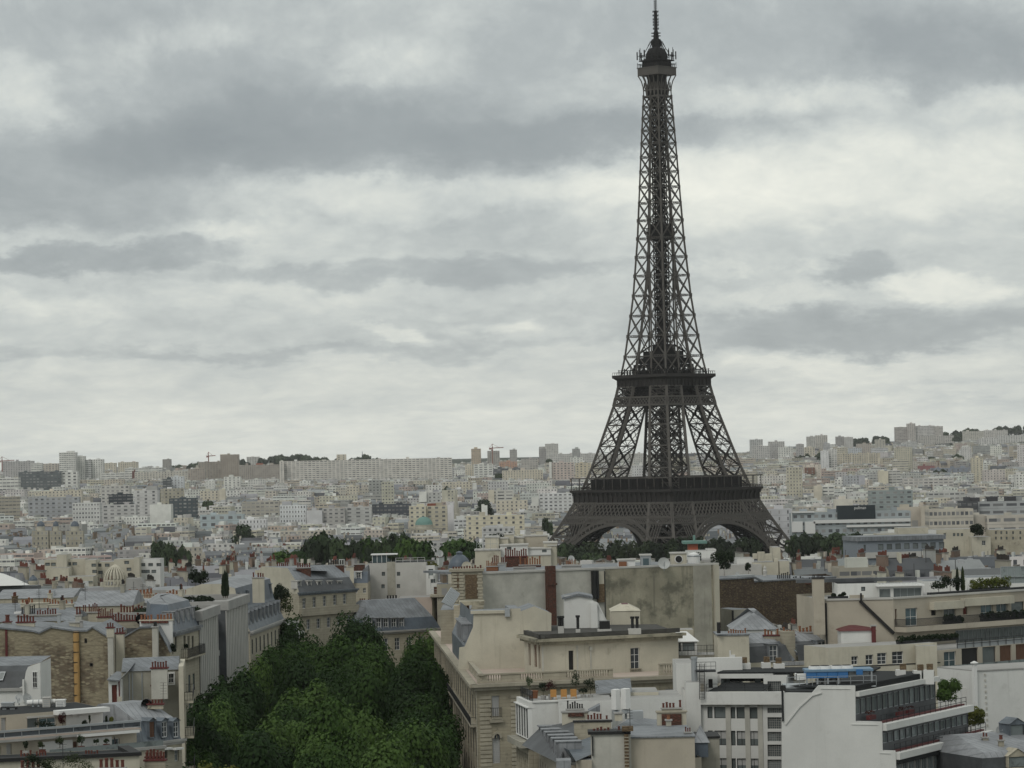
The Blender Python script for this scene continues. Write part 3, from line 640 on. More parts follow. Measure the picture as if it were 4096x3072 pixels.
def generic(x, y, w, d, r, h, rnd, style, detail):
 FAR_LIGHT[0] = 1.0 if y < 1500 else 1.16; b = Bld(); z0 = ground(x, y) - 1.5; fp = rectp(x, y, w, d, r); zt = z0 + 1.5 + h
 if style == 'haus':
  wn = rnd.choice(['cream', 'cream', 'buff', 'stone', 'grey']); rn = rnd.choice(['zinc', 'zinc', 'silver', 'slate', 'zinc']); col = jit(WALLC[wn], .12, rnd); rc = jit(ROOFC[rn], .15, rnd)
  he = zt - 4.6 - rnd.uniform(0, 1.2)
  wallfaces(b.wall, fp, z0, he, col, 0.42, 2.5, 3.2, (1, 3) if rnd.random() < .7 else ())
  b.wall.prism([(p[0], p[1]) for p in insetp(fp, [-.35] * 4)], he - .35, he, c=(*[k * .9 for k in col], 0), bottom=True)
  s1 = insetp(fp, [1.3, .02, 1.3, .02]); z1 = he + 3.0; s2 = insetp(fp, [min(d * .46, 4.8), .02, min(d * .46, 4.8), .02]); z2 = zt
  sc = rc if rn != 'zinc' or rnd.random() < .5 else jit(ROOFC['slate'], .2, rnd)
  for i in range(4):
   j = (i + 1) % 4; L = math.hypot(fp[j][0] - fp[i][0], fp[j][1] - fp[i][1]); nb = max(1, round(L / 2.8))
   side = i in (1, 3)
   b.roof.poly([(*fp[i], he), (*fp[j], he), (*s1[j], z1), (*s1[i], z1)], uv=[(0, 0.05), (nb, 0.05), (nb, .95), (0, .95)], c=(*(col if side else sc), 0))
   b.roof.poly([(*s1[i], z1), (*s1[j], z1), (*s2[j], z2), (*s2[i], z2)], c=(*(col if side else rc), 0))
  b.roof.poly([(*p, z2) for p in s2], c=(*rc, 0))
  if detail:
   ux, uy = math.cos(r), math.sin(r); nb = max(1, int(w / 3.2))
   for e in (-1, 1):
    for k in range(nb):
     a = (k + .5) / nb * w - w / 2; o = V((x + a * ux - uy * -e * (d / 2 - .3), y + a * uy + ux * -e * (d / 2 - .3), he + .3)); dn = V((uy, -ux, 0)) * e
     b.roof.obox(o - V((ux, uy, 0)) * .65 - dn * 1.4, V((ux, uy, 0)) * 1.3, dn * 1.4, (0, 0, 1.9), col=(*rc, 0)); b.roof.obox(o - V((ux, uy, 0)) * .42 - dn * .3, V((ux, uy, 0)) * .84, dn * .34, (0, 0, 1.55), col=(.05, .055, .065, 0))
  if detail:
   for q in range(rnd.randint(1, 4)):
    a = rnd.uniform(-.4, .4) * w; c, s = math.cos(r), math.sin(r); e = rnd.uniform(-.25, .25) * d; o = V((x + a * c - e * s, y + a * s + e * c, z1)); k = rnd.random()
    if k < .5: ck = MB(); ck.obox(o, V((c, s, 0)) * .6, V((-s, c, 0)) * rnd.uniform(1, 2.5), (0, 0, z2 - z1 + rnd.uniform(.6, 1.6)), col=(*jit(WALLC[rnd.choice(['brown', 'cream', 'offwhite'])], .2, rnd), 0)); b.chims.append((ck, MB()))
    elif k < .75: b.roof.obox(o, V((c, s, 0)) * 1.0, V((-s, c, 0)) * 1.4, (0, 0, z2 - z1 + .25), col=(.45, .46, .47, 0))
    else: b.roof.obox(o, V((c, s, 0)) * .12, V((-s, c, 0)) * .12, (0, 0, z2 - z1 + rnd.uniform(1.5, 3.2)), col=(.08, .08, .08, 0))
  for e in (-1, 1):
   if rnd.random() < .8:
    cc = jit(WALLC[rnd.choice(['brown', 'cream', 'brown', 'buff', 'offwhite', 'grey'])], .2, rnd); cw = rnd.uniform(3, min(8, d * .7)); ch = zt + rnd.uniform(.7, 2.0); cx = e * (w / 2 - .4); oy = rnd.uniform(-1.5, 1.5)
    c, s = math.cos(r), math.sin(r); o = V((x + cx * c - (oy - cw / 2) * s, y + cx * s + (oy - cw / 2) * c, he))
    dx, dy = V((c, s, 0)), V((-s, c, 0)); ck, pk = MB(), MB(); b.chims.append((ck, pk)); ck.obox(o - dx * .4, dx * .8, dy * cw, (0, 0, ch - he), col=(*cc, 0)); ck.obox(o - dx * .5 - dy * .1 + V((0, 0, ch - he)), dx, dy * (cw + .2), (0, 0, .25), col=(.2, .19, .17, 0))
    if detail:
     pc = jit((0.15, 0.055, 0.04) if rnd.random() < .7 else (.05, .045, .04), .3, rnd)
     for q in range(int(cw / .75)): ph = rnd.uniform(.6, 1.3); pk.obox(o + dy * (.3 + q * .75) - dx * .16 + V((0, 0, ch - he + .25)), dx * .32, dy * .32, (0, 0, ph), col=(*pc, 0))
 else:
  wn = rnd.choice(['white', 'offwhite', 'white', 'cream', 'grey', 'stone', 'pinkish', 'buff'] if style != 'tower' else ['offwhite', 'white', 'grey', 'stone', 'buff']); rn = rnd.choice(['gravel', 'white flat', 'gravel', 'dark flat', 'silver']); col = jit(WALLC[wn], .1, rnd); rc = jit(ROOFC[rn], .15, rnd)
  a = rnd.choice([.42, .5, .62, .85, 1.01]); wallfaces(b.wall, fp, z0, zt - .2, col, a, rnd.choice([2.6, 3.0, 3.6]), 2.9, (1, 3) if rnd.random() < .55 else ())
  wi = insetp(fp, [.35] * 4)
  for i in range(4): j = (i + 1) % 4; b.wall.poly([(*fp[i], zt - .2), (*fp[j], zt - .2), (*wi[j], zt - .2), (*wi[i], zt - .2)], c=(*col, 0)); b.wall.poly([(*wi[j], zt - .8), (*wi[i], zt - .8), (*wi[i], zt - .2), (*wi[j], zt - .2)], c=(*col, 0))
  b.roof.poly([(*p, zt - .8) for p in wi], c=(*rc, 0))
  if w > 9:
   for q in range(rnd.randint(1, 3)):
    bx = rnd.uniform(-.35, .35) * w; by = rnd.uniform(-.3, .3) * d; c, s = math.cos(r), math.sin(r); pw = rnd.uniform(2, 5); ph = rnd.uniform(1.5, 3.2)
    bb = rectp(x + bx * c - by * s, y + bx * s + by * c, pw, rnd.uniform(2, 4), r); b.roof.prism(bb, zt - .82, zt - .8 + ph, c=(*jit(WALLC[rnd.choice(['offwhite', 'grey', 'white'])], .2, rnd), 0))
 b.info = dict(x=x, y=y, z=zt, w=w, wall=wn, roof=rn, style=style, h=h); return b
LIM = [(0, 2262), (500, 2268), (800, 2262), (1200, 2262), (1500, 2262), (1900, 2250), (2250, 2252), (2900, 2252), (3050, 2240), (3400, 2225), (4096, 2210)]
RND = random.Random(11)
CITY = []
LINES = [(2875, 3345, 2530, 750), (2748, 3160, 2318, 745), (1880, 2225, 2285, 720), (175, 645, 2350, 800), (3430, 3780, 2232, 900), (3500, 4096, 2168, 985), (410, 512, 2350, 700), (1740, 1930, 2275, 640), (0, 180, 2345, 650)]
SKYL = [(0, 1872), (230, 1862), (420, 1858), (660, 1866), (800, 1856), (1000, 1858), (1120, 1850), (1800, 1846), (2000, 1836), (2300, 1826), (3000, 1800), (3130, 1782), (3300, 1782), (3450, 1762), (3580, 1758), (3750, 1772), (3900, 1752), (4096, 1742)]
KEEP = []
def free(x, y, r): return all((x - a) ** 2 + (y - b) ** 2 > (r + c) ** 2 for a, b, c in KEEP)
def plan_city():
 rnd = RND; dist = {}
 def dang(i, j):
  if (i, j) not in dist: dist[(i, j)] = (rnd.uniform(-.6, .6), rnd.random(), rnd.uniform(-2, 3))
  return dist[(i, j)]
 y = 655.0
 while y < 7600:
  if 1420 < y < 1740: y = 1740
  half = math.tan(rad(9.9)) * y + 15
  near = y < 1420; row = rnd.uniform(20, 28) if y < 1500 else (rnd.uniform(17, 24) if y < 2600 else rnd.uniform(20, 30) + (y - 2600) * .009)
  x = -half + rnd.uniform(-10, 10)
  while x < half:
   da, dt, dh = dang(int((x + 4000) // 170), int(y // (210 if near else 320)))
   w = rnd.uniform(8, 17) if near else rnd.uniform(8, 20) + (y > 3200) * rnd.uniform(0, 10) + (rnd.random() < .08) * 18; d = rnd.uniform(10, 14)
   px, _ = pix(V((x + w / 2, y, 40))); yy = y + rnd.uniform(-5, 5); xx = x + w / 2
   q = rnd.random()
   if y < 1420: st = 'haus' if q < .88 else 'flat'
   elif 2230 < px < 3060 and y < 2700: st = 'haus'
   elif y < 2500: st = 'haus' if q < .25 + .55 * (dt < .75) else 'flat'
   elif y < 4300: st = 'haus' if q < .42 * (dt < .6) + .1 else ('tower' if q > .985 else 'flat')
   else: st = 'haus' if q < .12 else ('tower' if q > .93 else 'flat')
   h = rnd.uniform(19, 25) + dh if st == 'haus' else (rnd.uniform(15, 29) + dh if st == 'flat' else rnd.uniform(34, 52))
   if y > 5000: h *= rnd.uniform(.35, .75)
   if near:
    lim = Q(px, lerpt(LIM, px) + rnd.uniform(-3, 34), y).z - ground(x, y); h = min(h + rnd.uniform(0, 7), lim)
   e = w / 2 * FPX / y
   if y > 3900: h = min(h, Q(px, lerpt(SKYL, px) + rnd.uniform(0, 30), y).z - ground(xx, yy))
   for a, b2, pb, Yl in LINES:
    if yy < Yl + 4 and px + e > a and px - e < b2: h = min(h, Q(px, pb - 5 + rnd.uniform(0, 8), yy).z - ground(xx, yy))
   skip = rnd.random() < (.06 if y < 4800 else .3 + .35 * (y > 5500) * (px < 2950))
   if abs(xx - TB.x) < 118 and 1500 < yy < 1880: skip = True
   if not skip and h > 6.5 and free(xx, yy, w * .55):
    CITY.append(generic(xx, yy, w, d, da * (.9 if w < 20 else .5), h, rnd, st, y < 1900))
   x += w + (rnd.uniform(0, 2) if rnd.random() < .75 else rnd.uniform(5, 14))
  y += row
 FAR_LIGHT[0] = 1.0
# ------------------------------------------------------------------ named far buildings (position and size from the photograph at a stated distance)
def base_of(x, y): return V((x, y, ground(x, y)))
FARCNT = []
def far_block(c, x0, y0, x1, y1, Y, label, col=(.5, .5, .47), a=.5, bay=3.2, st=2.9, depth=14, roof=(.36, .36, .34), name='apartment_block', cat='building', top=None, yaw=0.0, group=None, blank=(), extra=None):
 if max(col) < .6 and col[0] > .2: col = tuple(min(.75, k * 1.3) for k in col)  # lightens far walls: brighter light at that distance put into the colour
 A, B = c(x0, y0, Y), c(x1, y0, Y); zt = max(A.z, B.z) * .5 + min(A.z, B.z) * .5; zb = min(c(x0, y1, Y).z, ground(A.x, Y)) - 2
 w = B.x - A.x; fp = rectp((A.x + B.x) / 2, Y + depth / 2, w, depth, yaw)
 T = thing(name, label, cat, V(((A.x + B.x) / 2, Y + depth / 2, zb)), group)
 m = MB(); wallfaces(m, fp, zb, zt, col, a, bay, st, blank); wi = insetp(fp, [.4] * 4)
 for i in range(4): j = (i + 1) % 4; m.poly([(*fp[i], zt), (*fp[j], zt), (*wi[j], zt), (*wi[i], zt)], c=(*col, 0)); m.poly([(*wi[j], zt - .9), (*wi[i], zt - .9), (*wi[i], zt), (*wi[j], zt)], c=(*col, 0))
 m.build('wall', FACADE, T, attr=True)
 m = MB(); m.poly([(*p, zt - .9) for p in wi], c=(*roof, 0)); n = max(1, int(w / 16)); rr = random.Random(int(x0 * 7 + y0))
 m.build('roof', FACADE, T, attr=True)
 for k in range(min(n, 6)):
  m = MB(); cx = (A.x + B.x) / 2 + (k + .5 - min(n, 6) / 2) * w / min(n, 6) + rr.uniform(-2, 2); m.prism(rectp(cx, Y + depth * rr.uniform(.35, .65), min(w * .5, rr.uniform(3, 6)), rr.uniform(2.5, 5), 0), zt - .9, zt + rr.uniform(.8, 2.6), c=(*jit(col, .2, rr), 0)); m.build('plant_room', FACADE, T, attr=True)
 if top:
  for (a0, b0, a1, b1, dy, c2, a2) in top:
   P0, P1 = c(a0, b0, Y + dy), c(a1, b1, Y + dy); m = MB(); f2 = rectp((P0.x + P1.x) / 2, Y + dy + 5, P1.x - P0.x, 10, 0)
   wallfaces(m, f2, P1.z, P0.z, c2, a2, bay, st); m.poly([(*p, P0.z) for p in f2], c=(*roof, 0)); m.build('rooftop_block', FACADE, T, attr=True)
 KEEP.append(((A.x + B.x) / 2, Y + depth / 2, w * .5 + 4)) if w < 70 else [KEEP.append((A.x + w * k / 8, Y + depth / 2, w / 14 + 6)) for k in range(9)]
 q0, q1 = c.px(x0, y0), c.px(x1, y1); LINES.append((q0[0], q1[0], q1[1], Y)); return T
W_, G_, B_, D_, C_ = (.76, .76, .71), (.42, .41, .39), (.5, .44, .34), (.10, .115, .12), (.66, .61, .50)
def far_named():
 fb = far_block
 fb(M1, 653, 165, 835, 470, 4600, 'tallest of the white stepped residential towers on the left skyline', W_, .95, 3.5, 2.8, 22, name='residential_tower', cat='tower block', top=[(760, 148, 815, 168, 5, W_, 0)], group='stepped white towers')
 fb(M1, 838, 207, 932, 470, 4620, 'second white tower, beside the tallest one of the stepped group', W_, .62, 3.0, 2.8, 20, name='residential_tower', cat='tower block', group='stepped white towers')
 fb(M1, 932, 246, 1000, 470, 4630, 'narrow balconied white tower in the middle of the stepped group', (.54, .54, .52), 1.01, 3.0, 2.8, 20, name='residential_tower', cat='tower block', group='stepped white towers')
 fb(M1, 1002, 242, 1135, 470, 4640, 'last white tower of the stepped group, split by a dark groove', W_, .5, 3.6, 2.8, 20, name='residential_tower', cat='tower block', group='stepped white towers')
 fb(M1, 203, 378, 672, 535, 4000, 'wide dark glass office block in front of the stepped white towers', (.14, .16, .165), .75, 4.5, 3.6, 25, (.3, .3, .3), 'office_building')
 fb(M1, 674, 378, 855, 505, 4005, 'white gridded end block attached beside the wide dark glass office', W_, .55, 6.0, 4.0, 20, name='office_building')
 fb(M1, -60, 447, 200, 530, 3900, 'low white block with black window stripes at the left edge', W_, 1.01, 5, 4.0, 20, name='office_building')
 fb(M1, 28, 262, 365, 440, 5200, 'grey slab block behind a building crane on the far left', (.40, .39, .38), .55, 4, 2.9, 16)
 fb(M1, 345, 282, 460, 380, 5000, 'white balconied block left of the stepped white towers', W_, 1.01, 4, 2.9, 16)
 fb(M1, 462, 288, 640, 380, 5050, 'white and brown striped block left of the stepped white towers', (.46, .42, .37), .6, 5, 2.9, 16)
 fb(M1, 1140, 282, 1280, 370, 5600, 'pale block on the hill right of the stepped white towers', C_, .4, 4, 2.9, 16)
 fb(M1, 1305, 272, 1520, 380, 5700, 'cream flats with a jagged roofline on the far left hill', C_, .45, 4, 2.9, 16)
 fb(M1, 1378, 335, 1790, 385, 5000, 'long low white office with window bands, below the squat dark tower', W_, 1.01, 5, 3.6, 18, name='office_building')
 fb(M1, 1120, 392, 1480, 470, 4500, 'white stepped block with long balconies, left of the red-brown stack', W_, 1.01, 6, 3.2, 16, top=[(1325, 385, 1460, 420, 8, W_, 1.01)])
 fb(M1, 1460, 370, 1486, 475, 4480, 'narrow red-brown tower slab beside the white stepped block', (.17, .085, .075), 0, name='brick_stack', cat='building', depth=9)
 fb(M1, 1797, 240, 1885, 330, 6200, 'squat dark tower alone on the far left skyline', (.27, .26, .24), .2, 5, 4, 20, name='water_tower', cat='tower')
 fb(M1, 1488, 378, 2075, 480, 4450, 'very long beige slab of flats on the left', (.46, .44, .39), .45, 4, 2.9, 14)
 fb(M1, 2080, 345, 2260, 480, 4400, 'brown ribbed slab of flats ending the long beige slab', (.33, .29, .25), .55, 3, 2.9, 14)
 fb(M1, 1800, 458, 1885, 570, 3700, 'small block with a black glass front, mid left', D_, .9, 4, 3, 14)
 fb(M1, 1888, 432, 2028, 560, 3720, 'pale blank-ended block right of the black glass front', (.52, .54, .55), .4, 4, 2.9, 14)
 fb(M1, 1115, 532, 1430, 700, 3100, 'grey office with a grid of dark square windows, mid left', (.45, .44, .41), .6, 4.2, 3.4, 18, name='office_building')
 fb(M1, 1200, 628, 1450, 700, 2950, 'low black glass pavilion in front of the gridded grey office', (.05, .06, .07), .9, 4, 3, 14, (.1, .1, .1), 'office_building')
 fb(M1, 1485, 584, 1740, 850, 2700, 'large pale grey apartment slab with a blank half, mid left', (.47, .465, .45), .35, 6.5, 2.9, 18, blank=(1,), top=[(1620, 540, 1735, 590, 6, (.44, .44, .42), 0)])
 fb(M1, 800, 722, 1100, 850, 2500, 'white office with three rows of close dark windows', (.52, .52, .5), .6, 2.4, 3.2, 16, name='office_building')
 fb(M1, 980, 745, 1500, 850, 2560, 'long low grey flats in front of the pale grey slab', (.44, .435, .42), .6, 5, 2.9, 14)
 fb(M1, 1655, 742, 1890, 850, 2480, 'white blank cube with a balconied corner, mid left', W_, .3, 6, 2.9, 16, blank=(0,))
 fb(M1, 450, 590, 900, 670, 3200, 'long cream row of flats below the dark glass office', C_, .4, 3.5, 2.9, 14)
 fb(M1, 310, 662, 870, 745, 2800, 'long grey range with a row of dark dormers', (.32, .33, .34), .55, 5, 3.5, 14)
 fb(M1, 1870, 672, 2170, 745, 2650, 'dark grey glass roofed range, mid left', (.08, .10, .11), .7, 4, 3, 14)
 fb(M2, -20, 268, 265, 470, 4800, 'brown-grey slab of flats joined to a heavy brown tower', (.30, .27, .23), .55, 4, 2.9, 14)
 fb(M2, 222, 188, 425, 470, 4780, 'heavy brown tower with a pale top storey on the left skyline', (.29, .255, .215), .3, 3, 2.9, 18, name='residential_tower', cat='tower block', top=[(222, 186, 290, 260, 4, C_, .2)])
 fb(M2, 430, 302, 875, 470, 4700, 'brown-grey ribbed flats left of the endless white slab', (.33, .30, .265), .5, 3, 2.9, 14, top=[(620, 285, 695, 312, 3, (.33, .13, .09), 0)])
 fb(M2, 515, 213, 655, 280, 7000, 'lone pale block rising from the skyline wood', (.45, .44, .41), .5, 5, 3, 20)
 S = fb(M2, 880, 243, 2785, 480, 4500, 'endless white balconied slab of flats filling the skyline left of the tower', (.72, .69, .63), .85, 5.5, 2.75, 14, top=[(1510, 188, 1615, 262, 4, C_, .3)])
 fb(M2, 878, 262, 926, 525, 4488, 'stair tower standing before the near end of the endless slab', (.70, .67, .61), .25, 6, 2.75, 10)
 fb(M2, 880, 748, 1170, 970, 2600, 'white block punched with tall narrow windows, centre left', (.56, .57, .57), .45, 2.3, 3.6, 16, top=[(905, 708, 1010, 760, 5, (.5, .5, .52), 0)])
 fb(M2, 1176, 808, 1350, 970, 2595, 'blank pale grey block joined to the white punched one', (.50, .50, .50), 0, depth=14)
 fb(M2, 1352, 780, 1600, 975, 2600, 'grey flats with dark vertical window strips', (.37, .36, .34), .6, 4.5, 3, 14)
 fb(M2, 1602, 770, 1895, 985, 2605, 'grey flats with deep loggias and a sloping blank end', (.40, .40, .385), .5, 8, 3, 14)
 fb(M2, 1900, 738, 2330, 890, 2850, 'long dark glass office with black bands, centre left', (.075, .085, .10), .8, 3.5, 3.4, 18, (.2, .2, .2), 'office_building')
 fb(M2, 460, 708, 870, 880, 2720, 'buff balconied flats left of the white punched block', (.38, .36, .31), .8, 4, 3, 14)
 fb(M2, 0, 852, 480, 940, 2450, 'pale blue-grey range with wide dark windows', (.35, .40, .41), .55, 7, 5, 14, name='office_building')
 fb(M2, 432, 906, 730, 1020, 2400, 'low white annex with paired slit windows', (.56, .56, .56), .35, 2.6, 3.6, 14)
 fb(M2, 210, 572, 275, 720, 3300, 'slim cream end wall rising from the roofs', C_, 0, depth=10)
 fb(M2, 0, 590, 205, 690, 3350, 'cream flats with a grid of black windows, left', C_, .5, 4, 2.9, 12)
 fb(M2, 60, 475, 160, 550, 3800, 'small bright white block beneath the brown-grey slab', W_, .3, 4, 2.9, 12)
 fb(M2, 262, 434, 445, 540, 3900, 'white stepped block beneath the heavy brown tower', W_, .45, 5, 2.9, 12)
 fb(M2, 1100, 480, 1220, 540, 3950, 'small white block before the endless slab', W_, .3, 5, 3, 12)
 fb(M2, 1620, 540, 1755, 640, 3450, 'pale flats left of the grey church spire', C_, .5, 3.5, 2.9, 12)
 fb(M3, 787, 262, 893, 450, 5000, 'brown and buff tower left of the building crane', (.42, .35, .27), .5, 3, 2.8, 18, name='residential_tower', cat='tower block')
 fb(M3, 965, 285, 1100, 440, 5200, 'grey unfinished tower under the building crane', (.33, .315, .29), .45, 3, 2.9, 20, name='residential_tower', cat='tower block')
 fb(M3, 1212, 272, 1293, 430, 5100, 'slim grey ribbed tower right of the building crane', (.34, .33, .31), .55, 2.2, 2.9, 16, name='residential_tower', cat='tower block')
 fb(M3, 1605, 207, 1750, 340, 5600, 'highest pale twin tower on the skyline beside the lattice tower', (.48, .47, .44), .5, 3, 2.9, 20, name='residential_tower', cat='tower block', top=[(1538, 240, 1606, 345, 6, (.46, .45, .42), .5)])
 fb(M3, 1536, 262, 1615, 450, 5000, 'dark ribbed tower in front of the highest pale twin tower', (.30, .29, .28), .6, 2.4, 2.9, 16, name='residential_tower', cat='tower block')
 fb(M3, 1905, 262, 1990, 380, 5300, 'dark grey tower at the end of a long white slab', (.31, .31, .30), .55, 2.4, 2.9, 16, name='residential_tower', cat='tower block')
 fb(M3, 1620, 318, 2160, 420, 5350, 'long white slab of flats running behind the lattice tower', (.50, .49, .465), .6, 3, 2.9, 14)
 fb(M3, 2160, 318, 2700, 430, 5450, 'pale slab seen through the lattice tower legs', (.48, .47, .44), .5, 3, 2.9, 14)
 fb(M3, 1650, 415, 1925, 595, 3800, 'white and rose flats with red balconies left of the lattice tower', (.50, .43, .39), .6, 4, 2.8, 16, top=[(1650, 408, 1680, 590, -3, W_, 0)])
 fb(M3, 1940, 420, 2110, 600, 3750, 'ochre flats half hidden by the lattice tower leg', (.47, .42, .32), .5, 4, 2.8, 14)
 fb(M3, 1885, 360, 2020, 460, 4300, 'bright white stepped block left of the lattice tower', W_, .4, 4, 2.8, 14)
 fb(M3, 1130, 500, 1580, 620, 3900, 'long cream slab with stair windows left of the lattice tower', C_, .42, 3.2, 2.9, 14)
 fb(M3, 815, 430, 1025, 575, 4100, 'white flats with dark central loggias, below the building crane', W_, .75, 6, 2.9, 14)
 fb(M3, 720, 440, 812, 580, 4120, 'cream flats beside the white ones with dark loggias', C_, .4, 3, 2.9, 14)
 fb(M3, 1030, 480, 1365, 560, 4200, 'low dark office roof behind the long cream slab', (.16, .17, .18), .8, 5, 3.5, 20, name='office_building')
 fb(M3, 1340, 372, 1525, 490, 4400, 'grey flats with brown loggias, right of the slim ribbed tower', (.40, .38, .35), .8, 4, 2.9, 14)
 fb(M3, 1095, 405, 1295, 470, 4800, 'terracotta coloured flats beneath the slim ribbed tower', (.42, .27, .20), .4, 4, 2.9, 14)
 fb(M3, 470, 630, 800, 720, 3350, 'cream slab with white gable end, below the endless slab', C_, .45, 3.4, 2.9, 12, top=[(795, 640, 848, 715, 0, W_, 0)])
 fb(M3, 210, 745, 450, 860, 2750, 'grey flats with a bright white gable end', (.42, .42, .4), .5, 3.4, 2.9, 12, top=[(210, 738, 295, 850, -2, W_, 0)])
 fb(M3, 975, 725, 1255, 870, 2900, 'tall white flats with dark glazed strips', (.50, .49, .45), .85, 8, 2.9, 14, top=[(975, 718, 1045, 870, -2, C_, 0)])
 fb(M3, 1065, 835, 1410, 920, 2650, 'long cream flats with small windows left of the lattice tower', C_, .4, 3.5, 2.9, 12)
 fb(M3, 900, 890, 965, 985, 2400, 'narrow white gable wall among the roofs left of the lattice tower', W_, 0, depth=10)
 fb(M3, 1535, 755, 1905, 975, 2700, 'white modern flats with grey framed windows touching the first platform', (.54, .54, .53), .62, 3.8, 2.9, 16, top=[(1455, 800, 1535, 890, -2, W_, 0)])
 fb(M3, 730, 1003, 1375, 1120, 2150, 'cream building with paired windows and slim stair slots', (.52, .48, .37), .38, 5.0, 3.2, 16)
 fb(M3, 100, 898, 285, 1060, 2300, 'cream flats with black square loggias, centre left', (.50, .46, .36), .5, 4.2, 3, 14)
 fb(M3, 288, 893, 520, 1060, 2305, 'buff flats with red pots on top, centre left', (.42, .385, .30), .5, 4.5, 3, 14, top=[(300, 868, 395, 900, 2, (.25, .09, .06), 0)])
 fb(M3, 522, 885, 590, 1000, 2330, 'blank lilac-white gable left of the stone church spire', (.55, .54, .55), 0, depth=12)
 fb(M3, 905, 1130, 1265, 1330, 1800, 'white flats with a bright glazed canopy on the roof', (.50, .50, .49), .5, 2.8, 3, 14, top=[(940, 1115, 1075, 1138, 2, (.7, .7, .7), 0)])
 fb(M4, 0, 275, 130, 350, 6600, 'pale tower pair just right of the lattice tower shaft', (.42, .42, .41), .5, 4, 3, 16, name='residential_tower', cat='tower block')
 fb(M4, 190, 296, 352, 350, 6300, 'wide low tower block right of the lattice tower on the skyline', (.42, .41, .39), .5, 4, 3, 16)
 fb(M4, 580, 245, 665, 345, 6900, 'shorter of the two beige towers on the right skyline', (.43, .42, .39), .45, 4, 3, 16, name='residential_tower', cat='tower block')
 fb(M4, 670, 232, 790, 340, 6950, 'taller beige tower with a grey side on the right skyline', (.45, .43, .39), .5, 4, 3, 16, name='residential_tower', cat='tower block')
 fb(M4, 878, 245, 960, 330, 6800, 'grey office block with a flared neighbour on the right skyline', (.31, .30, .29), .5, 4, 3, 16, name='office_building')
 fb(M4, 962, 250, 1052, 345, 6790, 'flared concrete tower on the right skyline', (.44, .43, .41), .2, 4, 3, 16, name='water_tower', cat='tower')
 fb(M4, 215, 322, 290, 470, 5400, 'dark striped tower nearest the lattice tower on the right', (.36, .35, .34), .6, 3, 2.9, 14, name='residential_tower', cat='tower block')
 fb(M4, 475, 322, 550, 460, 5450, 'second dark striped tower, before the wooded strip', (.38, .37, .36), .6, 3, 2.9, 14, name='residential_tower', cat='tower block')
 fb(M4, 755, 312, 815, 410, 5800, 'grey tower above the bright white tower', (.38, .38, .38), .5, 3, 2.9, 14, name='residential_tower', cat='tower block')
 fb(M4, 290, 355, 440, 465, 5380, 'white flats between the two dark striped towers', W_, .5, 4, 2.9, 14)
 fb(M4, 555, 355, 660, 460, 5500, 'cream flats right of the second dark striped tower', C_, .5, 4, 2.9, 14)
 fb(M4, 20, 340, 215, 470, 5450, 'long pale flats beside the lattice tower, right', (.46, .45, .43), .5, 3.5, 2.9, 14)
 fb(M4, 728, 390, 802, 585, 4600, 'blank half of the bright white tower', (.58, .58, .57), .12, 5, 2.9, 16, name='residential_tower', cat='tower block')
 fb(M4, 804, 372, 886, 585, 4610, 'balconied half of the bright white tower', (.56, .55, .52), .8, 4, 2.9, 16, name='residential_tower', cat='tower block')
 fb(M4, 895, 418, 1330, 535, 4800, 'big beige slab of flats in four bays on the right', (.47, .43, .35), .6, 3.5, 2.8, 16, top=[(935, 412, 950, 530, -2, C_, 0), (1030, 412, 1050, 530, -2, C_, 0), (1200, 408, 1222, 530, -2, C_, 0), (1310, 412, 1328, 530, -2, C_, 0)])
 fb(M4, 1280, 275, 1380, 370, 6300, 'pale tower with a dark core above the big beige slab', (.40, .38, .33), .35, 6, 3, 16, name='residential_tower', cat='tower block')
 fb(M4, 1010, 362, 1140, 420, 5900, 'pale blue-grey flats above the big beige slab', (.44, .46, .48), .6, 4, 3, 14)
 fb(M4, 1090, 318, 1240, 400, 6100, 'brown-grey flats on the right hillside below the wood', (.38, .34, .30), .5, 4, 3, 14)
 fb(M4, 1240, 362, 1410, 410, 5850, 'white striped flats right of the pale blue-grey ones', (.50, .50, .50), 1.01, 4, 3, 14)
 fb(M4, 545, 532, 725, 630, 3700, 'cream gable with a brick block before it, right', (.50, .45, .39), .15, 5, 3, 12, top=[(560, 562, 662, 630, -4, (.21, .12, .09), .3)])
 fb(M4, 660, 748, 735, 825, 2800, 'small cream blank gable among white roofs, right', C_, 0, depth=12)
 fb(M4, 735, 752, 860, 825, 2810, 'white flats with two dark window bands, right', W_, .9, 6, 3, 12)
 fb(M4, 960, 645, 1115, 760, 3300, 'grey ribbed flats with a lilac gable, right', (.36, .37, .385), .5, 3, 2.9, 14, top=[(1110, 640, 1175, 750, -2, (.50, .50, .53), 0)])
 fb(M4, 1315, 598, 1410, 745, 3500, 'tall blank cream end wall of the striped flats, right', (.54, .50, .40), 0, depth=13)
 fb(M4, 1412, 590, 1535, 745, 3505, 'striped balconied flats beside the blank cream end wall', (.48, .47, .44), 1.01, 5, 2.9, 14)
 fb(M4, 865, 885, 1050, 960, 2300, 'cream blank wall above the hotel with the dark sign', (.50, .48, .42), 0, depth=12)
 fb(M4, 165, 985, 430, 1200, 1990, 'lilac-grey office with slit windows left of the hotel', (.43, .43, .44), .18, 6, 4, 18, name='office_building')
 fb(M4, 1230, 795, 1660, 960, 2350, 'grey green-tinted glass office, right edge of the middle distance', (.24, .27, .265), .6, 5, 3.4, 18, (.3, .31, .31), 'office_building')
 fb(M5, 205, 148, 330, 275, 7500, 'dark wing of the great hospital slab on the right hill', (.38, .35, .325), 1.01, 5, 3.4, 20, name='hospital_block', cat='building', group='hospital on the hill')
